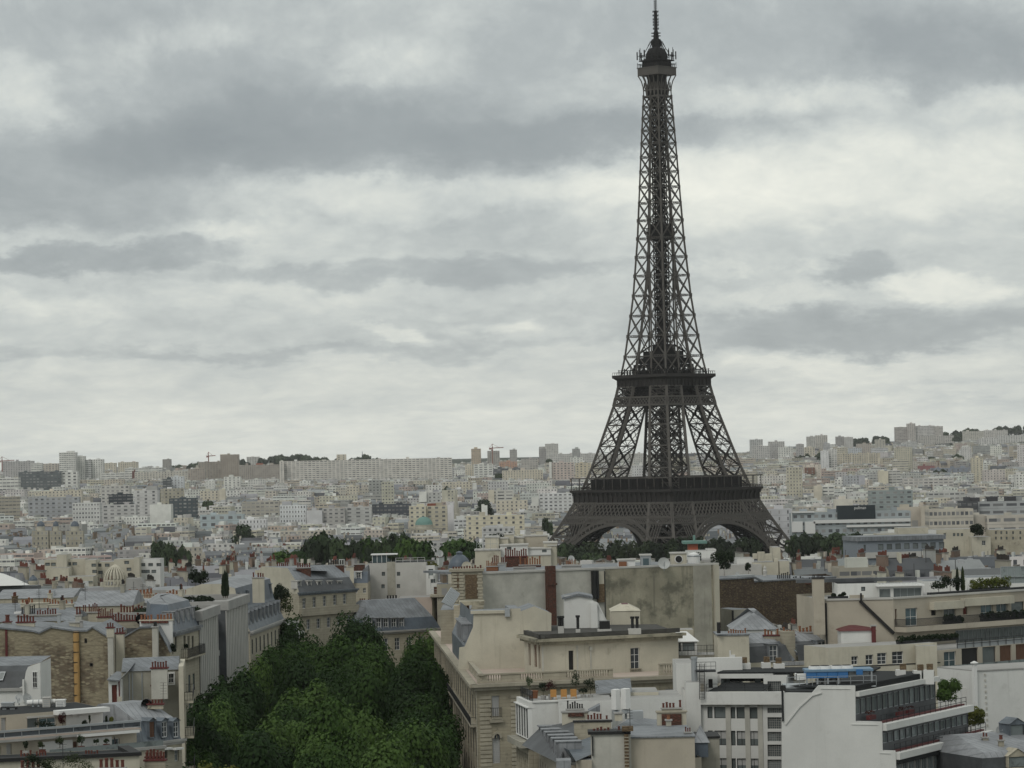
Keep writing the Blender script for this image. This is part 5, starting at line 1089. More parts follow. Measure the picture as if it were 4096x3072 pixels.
# ------------------------------------------------------------------ near buildings, left of the avenue
GZ = 25.0
def xy(p): return V((p.x, p.y, 0))
def fpfrom(A, B, depth, back=None):
 A = xy(A); B = xy(B); u = (B - A).normalized(); n = V((u.y, -u.x, 0)); return [A, B, B - n * depth, A - n * depth]
def left_terrace():
 A0 = xy(Z1(0, 1000, 330)); u = V((12, 9.7, 0)).normalized(); n = V((u.y, -u.x, 0)); A = A0 - u * 4
 T = thing('terrace_building', 'beige and white stepped building with a long glass balustrade terrace in the bottom left corner', 'building', V((A.x + 8, A.y + 4, GZ)))
 fp = [A, A + u * 20.2, A + u * 20.2 - n * 13, A - n * 13]; t = Side(Shell(T, fp, 0, 1, BEIGE), 0); zd = t.uz(Z1, 1000, 1060)[1]; zr = t.uz(Z1, 1000, 895)[1]; z2 = t.uz(Z1, 1000, 1400, 2.6)[1]
 S = Shell(T, fp, GZ, zd, BEIGE); f = S.side(0); U = lambda x, y, o=0: f.uz(Z1, x, y, o)[0]
 for x0, y0, x1, y1, st in ((110, 1220, 210, 1425, 'shut'), (-40, 1260, 20, 1430, 'case'), (1010, 1200, 1130, 1360, 'band'), (1290, 1180, 1370, 1345, 'brown'), (1980, 1130, 2120, 1330, 'blue')): f.px(Z1, x0, y0, x1, y1, st)
 S.build(); m = MB(); f.box(m, U(690, 1200), U(1285, 1170) - .02, z2 + .02, f.uz(Z1, 1000, 1165)[1], .003, .03); f.box(m, U(1385, 1170), U(1975, 1120), z2 + .02, f.uz(Z1, 1000, 1165)[1], .003, .03); m.build('white_panel', WHITEP, T)
 m = MB(); f.box(m, U(1280, 1080), f.L - .3, f.uz(Z1, 1700, 1062)[1], f.uz(Z1, 1700, 1018)[1], .005, 1.1); m.build('rolled_awning', WHITEP, T)
 m = MB(); f.box(m, -1, f.L, zd, zd + .12, -11, .9); m.build('terrace_deck', PINKF, T); m = MB(); f.box(m, -1, f.L + .02, zd - .25, zd - .002, .01, .95); m.build('deck_edge', CONC, T)
 rl = MB(); f.box(rl, -1, f.L, zr - .22, zr, .66, .9); n_ = 11
 for i in range(n_): uu = i * f.L / (n_ - 1); f.box(rl, uu - .03, uu + .03, zd + .121, zr - .221, .75, .81)
 f.box(rl, -1, f.L, zd + .2, zd + .26, .74, .82); o = rl.build('balustrade', GALV, T)
 for i in range(n_ - 1): g = MB(); a = i * f.L / (n_ - 1); f.box(g, a + .05, a + f.L / (n_ - 1) - .05, zd + .27, zr - .25, .76, .79); g.build('glass_pane', GLASS, o)
 fq = [p - n * 2.4 + (u * .01) for p in fp[:2]] + [fp[2] + n * 1, fp[3] + n * 1]; fq[1] = fq[1] - u * 2.6
 t = Side(Shell(T, fq, 0, 1, BEIGE), 0); zt = t.uz(Z1, 1000, 640)[1]; P = Shell(T, fq, zd + .121, zt, BEIGE, 'penthouse_wall'); g = P.side(0)
 for x0, y0, x1, y1, st in ((480, 765, 675, 930, 'band'), (690, 770, 1000, 930, 'blue'), (20, 760, 115, 980, 'shut')): g.px(Z1, x0, y0, x1, y1, st)
 P.build(BLACKR); m = MB(); a = g.uz(Z1, 1165, 700)[0]; g.box(m, a, g.L + .01, zd + .13, zt - .5, .003, .04); m.build('white_panel', WHITEP, T)
 m = MB(); g.box(m, g.uz(Z1, 470, 745)[0], g.uz(Z1, 1160, 700)[0], g.uz(Z1, 800, 745)[1], g.uz(Z1, 800, 712)[1], .003, .12); m.build('lintel', CONCL, T)
 m = MB(); g.box(m, g.uz(Z1, 940, 620)[0], g.L + .1, zt - .35, zt + .12, .003, 1.3); m.build('rolled_awning', WHITEP, T)
 m = MB(); w = g.uz(Z1, 1320, 655); g.box(m, w[0] - .35, w[0] + .35, w[1] - .3, w[1], .05, .3); g.box(m, w[0] - .45, w[0] - .3, w[1] - .5, w[1] + .1, .31, .42); g.box(m, w[0] + .3, w[0] + .45, w[1] - .5, w[1] + .1, .31, .42); m.build('wall_floodlight', WHITEP, T)
 m = MB(); f.box(m, -1, f.L + 1.5, z2 - .3, z2, .96, 3.4); f.box(m, -1, f.L + 1.5, z2 - .3, z2 - .002, .002, .958); m.build('lower_terrace', CONC, T)
 m = MB(); f.box(m, -1, f.L + 1.4, z2 - 3.2, z2 - .302, 3.0, 3.2); m.build('lower_wall', BEIGE, T)
 m = MB(); f.box(m, U(880, 1390, 3), f.L + 1.3, z2 + .003, z2 + .55, 3.0, 3.06); m.build('glass_screen', GLASSG, T)
 pr = lambda x, y, off: xy(f.p(f.uz(Z1, x, y, off)[0], 0, off)); tub = CONC
 for i, (x, y, r, sq, lab, mt) in enumerate(((1505, 850, .36, (1, 1, 1), 'round clipped bush on the upper terrace', LEAFD), (1585, 830, .28, (.45, .45, 2.2), 'thin spiral topiary beside the round clipped bush', LEAFD), (1880, 820, .3, (.5, .5, 1.7), 'thin pointed shrub near the terrace end', LEAFD), (1110, 820, .75, (.7, .7, 1.3), 'dark red leaved bush by the terrace doors', LEAFR), (790, 880, .9, (1.5, .8, .8), 'broad dark bush before the terrace doors', LEAFD), (1960, 740, .5, (.9, .9, .9), 'light green hanging plant beside the zinc roof', LEAFY))):
  q = pr(x, y, -.9); p = V((q.x, q.y, zd + .12)); zc = f.uz(Z1, x, y, -.9)[1]; shrub('potted_shrub', lab, V((q.x, q.y, max(zd + .12, zc - r * sq[2] - .45))), r, mt, int(300 * r / .3), .13, sq, tub if i < 4 else None, 'potted plant', 'plants on the left terraces')
 for i, (x, y, r, sq, lab) in enumerate(((455, 1270, .42, (.8, .8, 1.3), 'dark cone bush at the left of the lower terrace'), (748, 1285, .5, (1, 1, 1), 'round green bush on the lower terrace'), (1060, 1275, .55, (1, .8, 1.3), 'square cut dark bush on the lower terrace'), (1440, 1260, .5, (1, .8, 1.3), 'airy grey green shrub on the lower terrace'), (1705, 1270, .32, (1, 1, 1.2), 'three ball topiary on the lower terrace'), (1885, 1260, .36, (1.1, 1, .9), 'double ball topiary on the lower terrace'))):
  q = pr(x, y, 1.6); zc = f.uz(Z1, x, y, 1.6)[1]; shrub('potted_shrub', lab, V((q.x, q.y, z2)), r, LEAFD if i != 3 else LEAFF, int(300 * r / .3), .13, (sq[0], sq[1], sq[2]), TERRA if i % 2 else CONC, 'potted plant', 'plants on the left terraces')
 q = Z2(425, 1300, 346); shrub('cloud_pruned_pine', 'cloud pruned dark pine at the end of the lower terrace', V((q.x, q.y, q.z - 1.7)), 1.0, LEAFD, 900, .14, (1, .8, .9), TERRA, 'potted plant', 'plants on the left terraces')
 a = f.uz(Z1, 2050, 1330, 1.4); m = MB(); b = f.uz(Z1, 2020, 1080, 1.4); T2 = thing('dead_trunk', 'bare black twisted trunk standing on the lower terrace', 'sculpture', f.p(a[0], z2, 1.4)); m.tube(f.p(a[0], z2, 1.4), f.p(a[0] - .05, (z2 + b[1]) / 2, 1.45), .13, .12, 8); m.tube(f.p(a[0] - .05, (z2 + b[1]) / 2, 1.45), f.p(b[0], b[1], 1.35), .12, .04, 8); m.build('trunk', SOOT, T2)
 rt = lambda x, y: Z1(x, y, 341)
 def unit(name, label, x0, y0, x1, y1, Y, d, mat, parts=(), cat='roof equipment'):
  a, b = Z1(x0, y0, Y), Z1(x1, y1, Y); Tn = thing(name, label, cat, V(((a.x + b.x) / 2, Y + d / 2, b.z)), 'equipment on the left terrace roof'); m = MB(); m.box(a.x, Y, b.z, b.x, Y + d, a.z); m.box(a.x - .06, Y - .06, a.z + .002, b.x + .06, Y + d + .06, a.z + .1); m.build('casing', mat, Tn); m = MB()
  for i in range(4): zz = b.z + (a.z - b.z) * (i + .6) / 5; m.box(a.x + .1, Y - .03, zz, b.x - .1, Y - .002, zz + .06)
  m.build('louvre', GALV, Tn); return Tn
 unit('vent_box', 'tall square duct box standing on the left terrace roof', 750, 415, 882, 575, 343, 1.0, CONCL); unit('vent_box', 'white square duct box at the right end of the roof duct', 985, 458, 1140, 600, 343, 1.2, WHITEP); unit('roof_cabinet', 'black low roof cabinet behind the left terrace', 160, 585, 280, 650, 341, 1.0, RAILM); unit('roof_cabinet', 'dark cabinet at the far left of the terrace roof', 20, 585, 130, 655, 341, 1.0, RAILM); unit('roof_cabinet', 'grey ribbed cooling unit at the left of the terrace roof', 20, 510, 230, 580, 345, 1.2, GALV)
 a, b = Z1(480, 490, 344), Z1(985, 470, 344); Tn = thing('roof_duct', 'long pale round duct lying on the left terrace roof', 'duct', a); m = MB(); m.tube(a, b, .28, .28, 12); m.build('pipe', WHITEP, Tn); m = MB()
 for i in range(1, 5): q = a.lerp(b, i / 5); m.tube(q, q + V((.08, 0, 0)), .31, .31, 12); m.box(q.x - .1, q.y - .1, q.z - .8, q.x + .1, q.y + .1, q.z - .26)
 m.build('bracket', GALV, Tn)
 dish('grey satellite dish on the bottom left terrace roof', Z1, 335, 415, 346, .55, az=-.5); dish('pale oval satellite dish beside the grey one, bottom left', Z1, 490, 420, 347, .6, az=.8)
left_terrace()
def front_left():
 a, b = Z1(-200, 1500, 318), Z2(555, 1520, 322); fp = fpfrom(a, b, 8); T = thing('low_cream_building', 'cream parapet with red chimney pots at the bottom left edge', 'building', V(((a.x + b.x) / 2, 320, GZ)))
 z = (a.z + b.z) / 2; S = Shell(T, fp, GZ, z, CREAM); S.build(BLACKR); m = MB(); f = S.side(0); f.box(m, -.2, f.L + .2, z, z + .35, -.9, .25); f.box(m, f.L - .9, f.L + .2, z, z + .35, -8, -.91); m.build('coping', SOOT, T)
 for x0, x1, yt, n in ((340, 560, 1462, 4), (620, 820, 1462, 4), (1490, 1740, 1445, 5)): chimney(T, Z1, x0, x1, yt, 1560, 321, .7, n, LIME, TERRA, (.4, .7), .17)
 for x0, x1, yt, n in ((340, 720, 1646, 4), (1735, 2210, 1640, 5)): chimney(T, Z1, x0, x1, yt, 1800, 314, .7, n, CREAM, TERRA, (.5, .9), .17)
 chimney(T, Z2, 625, 915, 1540, 1800, 326, .9, 6, LIME, TERRA, (.7, .8), .2, capmat=TIN); chimney(T, Z2, 640, 880, 1495, 1545, 327.2, .5, 5, CREAM, TERRA, (.5, .9), .16, capmat=TIN)
 for i, (x, y, r, lab) in enumerate(((590, 1560, .95, 'leafy bush behind the bottom left parapet'), (1390, 1590, 1.5, 'large dark bush at the bottom left edge'), (860, 1620, 1.0, 'spreading bush at the bottom left edge, beside the large dark one'))):
  p = Z1(x, y, 313); shrub('roof_bush', lab, V((p.x, p.y, p.z - r)), r, LEAFD, 700, .16, (1.2, 1, 1), None, 'shrub')
 p = Z1(1112, 1600, 312); t2 = thing('antenna_mast', 'thin black antenna mast at the bottom left edge', 'antenna', V((p.x, p.y, p.z - 3))); m = MB(); q = Z1(1110, 1210, 312); m.beam((p.x, p.y, p.z - 3), q, .06); m.build('pole', RAILM, t2); m = MB()
 for k in range(4): zz = q.z - .25 * k - .1; m.beam((p.x - .4 + .05 * k, p.y, zz), (p.x + .4 - .05 * k, p.y, zz), .03)
 m.build('aerial', RAILM, t2)
front_left()
def corner_left():
 A = Z2(590, 1330, 345); u = V((3.3, 4.7, 0)).normalized(); n = V((u.y, -u.x, 0)); A = xy(A); L = 6.4; fp = [A, A + u * L, A + u * L - n * 9, A - n * 9]
 ze = Side(Shell(None, fp, 0, 1, None), 0).uz(Z2, 900, 1310)[1]
 T = thing('mansard_corner_house', 'house with grey zinc mansard and three dormers beside the left terraces', 'building', V((A.x, A.y + 4, GZ)))
 S = Shell(T, fp, GZ, ze, CREAM2); f = S.side(0); f.px(Z2, 880, 1385, 950, 1560, 'dark'); f.px(Z2, 1045, 1370, 1110, 1560, 'blue'); f.wins([1.6, 3.3, 5.0], ze - 8, .9, 2, 'case'); S.build()
 zm = f.uz(Z2, 700, 985, -.9)[1]; zr = f.uz(Z2, 660, 690, -6)[1]; cornice(T, fp, ze, .4, .5, CONC, 'gutter', [0, 1])
 rings(T, fp, [([0, 0, 0, 0], ze), ([.9, .3, 0, .3], zm), ([4.2, .5, 2.5, .5], zr)], [ZINCD, ZINCL, ZINCL], None)
 for x, st in ((712, 'brown'), (888, 'case'), (1050, 'case')): q = f.uz(Z2, x, 1225, -.3); dormer(T, f, q[0], q[1], .85, 1.65, 2.2, ZINCD, st, True, -.05)
 m = MB()
 for x in (885, 1040): q = f.uz(Z2, x, 1385); f.box(m, q[0] - .7, q[0] + .7, q[1] - .1, q[1] + .1, .01, .8)
 m.build('rolled_awning', WHITEP, T)
 chimney(T, Z2, 668, 885, 752, 830, 350, .7, 5, CREAM2, TERRA, (.35, .5), .2, capmat=TIN); q = Z2(650, 760, 350); m = MB(); m.tube((q.x, 349.9, q.z), (q.x, 350.7, q.z), .55, .55, 14); m.build('round_vent', SOOT, T)
 p = Z2(890, 460, 352); b = Z2(885, 830, 352); t2 = thing('antenna_mast', 'rusty television mast on the zinc mansard, bottom left', 'antenna', b); m = MB(); m.beam(b, p, .06); m.build('pole', IRON, t2); m = MB()
 for k in range(5): m.beam(p + V((-.35, 0, -.3 * k)), p + V((.35, 0, -.3 * k)), .03)
 m.build('aerial', IRON, t2)
 A2, B2 = Z2(300, 300, 372), Z2(1105, 250, 374); T = thing('party_wall_house', 'house with a stained grey party wall, white gable end and brown-red door', 'building', V(((A2.x + B2.x) / 2, 376, GZ))); fp = [xy(A2), xy(B2), xy(B2) + V((-1, 12, 0)), xy(A2) + V((-1, 12, 0))]
 zt = Z2(580, 300, 372).z; S = Shell(T, fp, GZ, zt, GREYREN); f = S.side(0); f.px(Z2, 958, 330, 1045, 465, 'case', label='white framed square window'); S.build()
 rings(T, fp, [([-.15, 0, 0, 0], zt + .01), ([5, 0, 6, 0], zt + 1.2)], [ZINC, ZINC]); m = MB(); q = f.rect(Z2, 950, 322, 1053, 472); f.box(m, q[0], q[2], q[3] - .1, q[3] + .1, .004, .1); f.box(m, q[0], q[2], q[1] - .15, q[1], .004, .12); f.box(m, q[0], q[0] + .12, q[1], q[3] - .101, .004, .08); f.box(m, q[2] - .12, q[2], q[1], q[3] - .101, .004, .08); m.build('window_surround', WHITEP, T)
 chimney(T, Z2, 715, 942, 245, 690, 371.3, .9, 6, PALEREN, TERRA, (.55, .75), .19, capmat=TIN); m = MB(); q = f.rect(Z2, 715, 490, 945, 505, 1.0); f.box(m, q[0], q[2], q[1], q[3], .75, .84); m.build('iron_strap', TIN, T)
 m = MB()
 for x in (410, 590, 455): q = f.uz(Z2, x, 500); f.box(m, q[0] - .05, q[0] + .05, zt - 9, zt - .2, .004, .1)
 m.build('drain_pipe', GALV, T)
 G0, G1 = Z2(118, 425, 370), Z2(300, 420, 370.5); fg = [xy(G0), xy(G1), xy(G1) + V((0, 10, 0)), xy(G0) + V((-1, 10, 0))]; zg = Z2(200, 420, 370).z; SG = Shell(T, fg, GZ, zg, WHITE, 'gable_wall'); g = SG.side(0); g.px(Z2, 165, 492, 245, 735, 'red', name='door', label='brown-red plank door'); SG.build(); m = MB(); a = g.uz(Z2, 268, 500)[0]; g.box(m, a - .06, a + .06, g.uz(Z2, 268, 700)[1], zg - .1, .004, .12); m.build('drain_pipe', TIN, T); m = MB(); q = g.rect(Z2, 245, 655, 297, 780); g.box(m, q[0], q[2], q[1] - 3, q[3], .005, .5); m.build('flue', CREAM, T)
 m = MB(); P0, P1 = Z2(100, 410, 369.6), Z2(410, 330, 369.6); Pb = Z2(270, 425, 369.6); m.poly([P0, Pb, Pb + V((0, 9, .3)), P0 + V((0, 9, .3))]); m.poly([Pb, V((P1.x, 369.6, zt + .3)), V((P1.x, 378, zt + 1)), Pb + V((0, 9, .3))]); m.obox(P0, Pb - P0, (0, .2, 0), (0, 0, -.14)); m.build('gable_roof', ZINC, T)
 st = [xy(Z2(1108, 250, 373)), V((-36.2, 359.5, 0)), V((-36.9, 385, 0)), V((-41, 385, 0))]
 m = MB(); A3 = xy(Z2(1110, 600, 371.5)); B3 = xy(Z2(1178, 600, 371.5)); zt3 = Z2(1140, 230, 371.5).z; m.prism([A3, B3, B3 + V((-1.2, 14, 0)), A3 + V((-1.2, 14, 0))], GZ, zt3); m.build('street_end_wall', CREAM, T)
 Sx = Shell(T, [B3 + V((.02, .3, 0)), B3 + V((-1.3, 15, 0)), B3 + V((-2, 15, 0)), B3 + V((-.6, .3, 0))], GZ, zt3 - .5, CREAM2, 'street_wall'); f = Sx.side(0); [f.wins([2.5, 6, 9.5, 13], zt3 - q, 1.4, 2.4, 'dark', rec=.04) for q in (4, 8, 12)]; Sx.build()
 for z in (zt3 - 4, zt3 - 8, zt3 - 12): balcony(T, f, .3, 14, z, 1.0, 1.0, CREAM2, RAILM)
corner_left()
def rubble_left():
 Y = 440; T = thing('rubble_wall_house', 'long house with a big rough stone party wall and an ochre flue pipe, left', 'building', V((-58, Y + 8, GZ)))
 prof = [(-120, 690), (100, 715), (600, 762), (690, 795), (910, 690), (1300, 752), (1540, 755), (1640, 690), (1935, 880)]; pts = [Z3(x, y, Y) for x, y in prof]; xr = Z3(1935, 880, Y).x
 m = MB(); m.poly([(pts[0].x, Y, GZ), (xr, Y, GZ)] + [tuple(p) for p in reversed(pts)])
 m.build('wall', RUB, T); m = MB(); m.poly([(xr, Y, GZ), (xr, Y + 20, GZ), (xr, Y + 20, pts[-1].z), (xr, Y, pts[-1].z)]); m.build('side_wall', BEIGE, T)
 m = MB()
 for a, b in zip(pts, pts[1:]): m.poly([a + V((0, -.25, .04)), b + V((0, -.25, .04)), b + V((0, 20, .06)), a + V((0, 20, .06))]); m.poly([a + V((0, -.25, -.18)), b + V((0, -.25, -.18)), b + V((0, -.25, .04)), a + V((0, -.25, .04))])
 m.build('roof', ZINC, T); w = Side(Shell(None, [V((pts[0].x, Y, 0)), V((xr, Y, 0)), V((xr, Y + 9, 0)), V((pts[0].x, Y + 9, 0))], 0, 1, None), 0)
 m = MB(); a, b = w.uz(Z3, 1352, 780), w.uz(Z3, 1352, 2400); m.tube(w.p(a[0], b[1] - 6, .32), w.p(a[0], a[1], .32), .40, .40, 12); o = m.build('flue_pipe', TERRAY, T); m = MB()
 for y in (790, 960, 1140, 1320, 1500, 1700, 1900, 2100): q = w.uz(Z3, 1352, y); m.tube(w.p(q[0], q[1] - .05, .32), w.p(q[0], q[1] + .05, .32), .45, .45, 12)
 m.build('pipe_collar', SOOT, o)
 for x0, y0, x1, y1 in ((1495, 905, 1540, 980), (1590, 1340, 1640, 1390)): q = w.rect(Z3, x0, y0, x1, y1); put(winmesh(q[2] - q[0], q[3] - q[1], 'dark'), 'small_window', T, w.p((q[0] + q[2]) / 2, q[1], .04), w.rz)
 m = MB(); q = w.uz(Z3, 110, 730); w.box(m, q[0] - .15, q[0] + .15, 40, q[1], .005, .15); m.build('rust_pipe', TIN, T)
 m = MB(); q = w.rect(Z3, 1915, 880, 2020, 1500); w.box(m, q[0], q[2], GZ, q[3], .01, .8); m.build('pilaster', PALEREN, T); chimney(T, Z3, 1882, 2010, 700, 885, Y - .9, .9, 3, CREAM, TERRA, (.5, .7), .22, capmat=TIN)
 chimney(T, Z3, 290, 605, 605, 760, 447, 1.0, 6, CREAM, TERRA, (.7, 1.0), .24, capmat=TIN); chimney(T, Z3, 60, 190, 600, 690, 448, .8, 1, CREAM, TERRA, (.8, .9), .3, capmat=TIN); chimney(T, Z3, 1330, 1432, 480, 640, 450, .8, 2, PALEREN, TERRA, (.6, 1.2), .2); chimney(T, Z3, 1225, 1400, 610, 740, 446, 1.0, 0, CREAM); chimney(T, Z3, 1010, 1065, 460, 680, 449, .5, 0, GALV); chimney(T, Z3, 1418, 1462, 580, 735, 445, .5, 0, CONC)
 Y2 = 450; T2 = thing('rubble_gable_house', 'narrow rubble gable between two white flues, left of the avenue', 'building', V((-49, Y2 + 6, GZ))); pr2 = [(395, 870), (430, 855), (700, 700), (930, 690), (1015, 700), (1180, 1000), (1245, 1150)]; p2 = [Z4(x, y, Y2) for x, y in pr2]; m = MB(); m.poly([(p2[0].x, Y2, GZ), (p2[-1].x, Y2, GZ)] + [tuple(p) for p in reversed(p2)]); m.build('wall', RUB, T2); m = MB()
 for a, b in zip(p2, p2[1:]): m.poly([a + V((0, -.2, .04)), b + V((0, -.2, .04)), b + V((0, 18, .06)), a + V((0, 18, .06))]); m.poly([a + V((0, -.2, -.2)), b + V((0, -.2, -.2)), b + V((0, -.2, .04)), a + V((0, -.2, .04))])
 m.build('roof', ZINC, T2); m = MB(); m.poly([(p2[-1].x, Y2, GZ), (p2[-1].x, Y2 + 18, GZ), (p2[-1].x, Y2 + 18, p2[-1].z), (p2[-1].x, Y2, p2[-1].z)]); m.build('side_wall', CREAM2, T2)
 chimney(T2, Z4, 272, 415, 800, 1900, 446, 1.2, 3, CREAM, TERRA, (.6, .9), .25, capmat=TIN); chimney(T2, Z4, 918, 1015, 690, 1600, 448, 1.5, 1, PALEREN, SOOT, (.6, .7), .25)
 chimney(T2, Z4, 700, 1278, 570, 1350, 453.8, 1.0, 10, WHITE, TERRAO, (.4, .8), .25, capmat=CREAM); m = MB(); w4 = lambda x, y: Z4(x, y, 453.7)
 for i, x in enumerate((750, 798, 845, 902, 955, 1000, 1030, 1085, 1135, 1183)): a = w4(x, 630); m.tube(a, (a.x, a.y, w4(x, 592).z), .22, .19, 8)
 m.build('niche_pots', TERRA, T2); m = MB(); a, b = w4(735, 640), w4(1200, 588); m.box(a.x, 453.72, a.z, b.x, 453.79, b.z); m.build('pot_niche', CREAM, T2)
 m = MB(); a, b, c, d = Z4(1030, 920, 451), Z4(1085, 850, 456), Z4(1245, 1080, 456), Z4(1245, 1230, 451); m.poly([a, d, c, b]); m.build('lean_to_roof', ZINCD, T2); skylight(T2, [a.lerp(c, .3), a.lerp(c, .3) + (d - a) * .2, a.lerp(c, .3) + (d - a) * .2 + (b - a) * .3, a.lerp(c, .3) + (b - a) * .3])
 def roofrow(label, c, x0, x1, yt, Y, dep, ridge, mat, wall=CREAM2):
  a, b = c(x0, yt, Y), c(x1, yt, Y); z = (a.z + b.z) / 2; fp = [xy(a), xy(b), xy(b) + V((0, dep, 0)), xy(a) + V((0, dep, 0))]; Tn = thing('zinc_roofed_house', label, 'building', V(((a.x + b.x) / 2, Y + dep / 2, GZ))); Shell(Tn, fp, GZ, z, wall).build(); rings(Tn, fp, [([-.2, 0, -.2, 0], z + .01), ([dep * .46, 0, dep * .46, 0], z + ridge)], [mat, mat]); rr = random.Random(int(Y))
  for k in range(int((b.x - a.x) / 3)):
   px_ = rr.uniform(a.x + 1, b.x - 2); py_ = Y + rr.uniform(1, dep - 4); q = rr.random()
   if q < .5:
    L_ = rr.uniform(1.2, 3.0); h_ = rr.uniform(.9, 1.8) + ridge * .6; mm = MB(); mm.box(px_, py_, z, px_ + .6, py_ + L_, z + h_); mm.box(px_ - .08, py_ - .08, z + h_ + .002, px_ + .68, py_ + L_ + .08, z + h_ + .14); o = mm.build('chimney_stack', rr.choice([CREAM, LIME, GREYREN, BRICKY]), Tn)
    for i in range(int(L_ / .5)): put(potmesh(.15, round(rr.uniform(.4, .9), 1), rr.choice([TERRA, TERRA, TERRAO, SOOT])), 'chimney_pot', o, (px_ + .3, py_ + .25 + i * .5, z + h_ + .14))
   elif q < .75: mm = MB(); mm.box(px_, py_, z, px_ + 1, py_ + 1.4, z + ridge * .7 + .3); mm.build('skylight', rr.choice([GALV, CONCL, WHITEP]), Tn)
   else: mm = MB(); mm.beam((px_, py_, z), (px_, py_, z + 3 + rr.random()), .06); [mm.beam((px_ - .4, py_, z + 2.2 + .25 * i), (px_ + .4, py_, z + 2.2 + .25 * i), .04) for i in range(4)]; mm.build('aerial', RAILM, Tn)
  return Tn
 t = roofrow('house with a wide zinc roof and ochre pots behind the rubble wall', Z3, -200, 1300, 600, 463, 16, 1.2, ZINC); chimney(t, Z3, 292, 1008, 480, 760, 466, .9, 0, LIME, TERRA); chimney(t, Z3, 640, 1000, 478, 500, 466.2, .5, 8, LIME, TERRA, (.5, .9), .22); chimney(t, Z3, 370, 620, 470, 500, 468, .7, 7, LIME, SOOT, (1.0, 1.3), .25)
 t = roofrow('house with a seamed zinc roof and many red pots, right of the ochre flue', Z3, 1310, 2350, 330, 490, 16, 2.0, ZINCL); chimney(t, Z3, 1720, 2000, 512, 680, 468, .9, 9, LIME, TERRA, (.7, 1.3), .24, capmat=TIN); chimney(t, Z4, 200, 690, 578, 720, 464, .9, 10, LIME, TERRA, (.6, 1.2), .24, capmat=TIN); chimney(t, Z3, 1455, 1760, 430, 480, 482, .9, 9, LIME, TERRA, (.7, 1.4), .24); chimney(t, Z4, 345, 760, 450, 500, 484, .9, 8, LIME, TERRA, (.8, 1.3), .24); chimney(t, Z4, 808, 1230, 458, 560, 480, .9, 7, BRICKY, TERRA, (.9, 1.3), .22); q = Z4(722, 560, 463); m = MB(); m.tube((q.x, 463, q.z), (q.x, 464, q.z), .75, .75, 14); m.build('round_vent', SOOT, t)
 t = roofrow('house with cream corniced chimney walls and ochre pots, upper left', Z3, -150, 1320, 420, 500, 18, .9, ZINC)
 for x0, x1, yt in ((365, 860, 268), (850, 1290, 290)): chimney(t, Z3, x0, x1, yt, 470, 503, 1.2, 9, CREAM, TERRAO, (.5, .9), .26, capmat=CREAM)
 t = roofrow('house with a broad pale zinc roof at the end of the left roofs', Z4, 300, 1590, 345, 515, 20, .9, ZINCL)
 for x0, x1, yt, Y in ((490, 930, 115, 545), (1150, 1550, 118, 548), (960, 1410, 185, 530), (770, 960, 185, 532)): chimney(t, Z4, x0, x1, yt, 330, Y, 1.2, 7, CREAM, TERRAO, (.5, .9), .27, capmat=CREAM)
 t = roofrow('house with two pale zinc pavilion roofs at the upper left', Z3, -100, 1300, 190, 560, 20, 1.2, ZINCL); chimney(t, Z3, 1660, 2090, 155, 290, 552, 1.2, 8, CREAM, TERRAO, (.5, .9), .3, capmat=CREAM)
 for x0, y0, x1 in ((1180, 80, 1390), (1390, 95, 1660), (340, 120, 560), (740, 105, 1020)): a = Z3(x0, y0, 575); b = Z3(x1, y0, 575); m = MB(); m.box(a.x, 575, a.z - 5, b.x, 580, a.z); m.build('roof_box', CONCL, t)
 Y = 398; T = thing('white_gable_house', 'white gable end with a tall window and a dark slate mansard, left edge', 'building', V((-60, Y + 5, GZ))); x0, x1 = R4(185, 900, Y).x, R4(325, 900, Y).x; z0, zt = GZ, R4(300, 805, Y).z; zs = R4(200, 840, Y).z
 m = MB(); m.poly([(R4(150, 1010, Y).x, Y, GZ), (x1, Y, GZ), (x1, Y, zt), (R4(225, 838, Y).x, Y, zs), (R4(208, 880, Y).x, Y, R4(208, 880, Y).z), (R4(190, 990, Y).x, Y, R4(190, 990, Y).z), (R4(150, 1010, Y).x, Y, R4(150, 1010, Y).z)]); m.poly([(x1, Y, GZ), (x1, Y + 9, GZ), (x1, Y + 9, zt), (x1, Y, zt)]); m.build('gable_wall', WHITE, T)
 q = [R4(262, 1010, Y), R4(300, 880, Y)]; put(winmesh(q[1].x - q[0].x, q[1].z - q[0].z, 'case'), 'window', T, ((q[0].x + q[1].x) / 2, Y - .04, q[0].z)); xl = -75
 m = MB(); e = [(R4(190, 1010, Y), 0), (R4(208, 880, Y), 1.2), (R4(225, 838, Y), 2.4)]; zz = [R4(100, 1010, Y).z, R4(100, 880, Y).z, R4(100, 838, Y).z]
 for k in range(2): m.poly([(xl, Y + .2 + [0, .9, 2.0][k], zz[k]), (e[k][0].x, Y + .2 + [0, .9, 2.0][k], zz[k]), (e[k + 1][0].x, Y + .2 + [0, .9, 2.0][k + 1], zz[k + 1]), (xl, Y + .2 + [0, .9, 2.0][k + 1], zz[k + 1])])
 m.build('mansard', SLATE, T); m = MB(); m.poly([(xl, Y + 2.2, zz[2]), (e[2][0].x, Y + 2.2, zz[2]), (x1 + .1, Y - .1, zt + .05), (x1 + .1, Y + 9, zt + .3), (xl, Y + 9, zt + .3)]); m.build('roof', ZINC, T); a = R4(-20, 950, Y + .6); b = R4(28, 880, Y + 1.1); skylight(T, [(a.x, Y + .45, a.z), (b.x, Y + .45, a.z), (b.x + .3, Y + 1.0, b.z), (a.x + .3, Y + 1.0, b.z)])
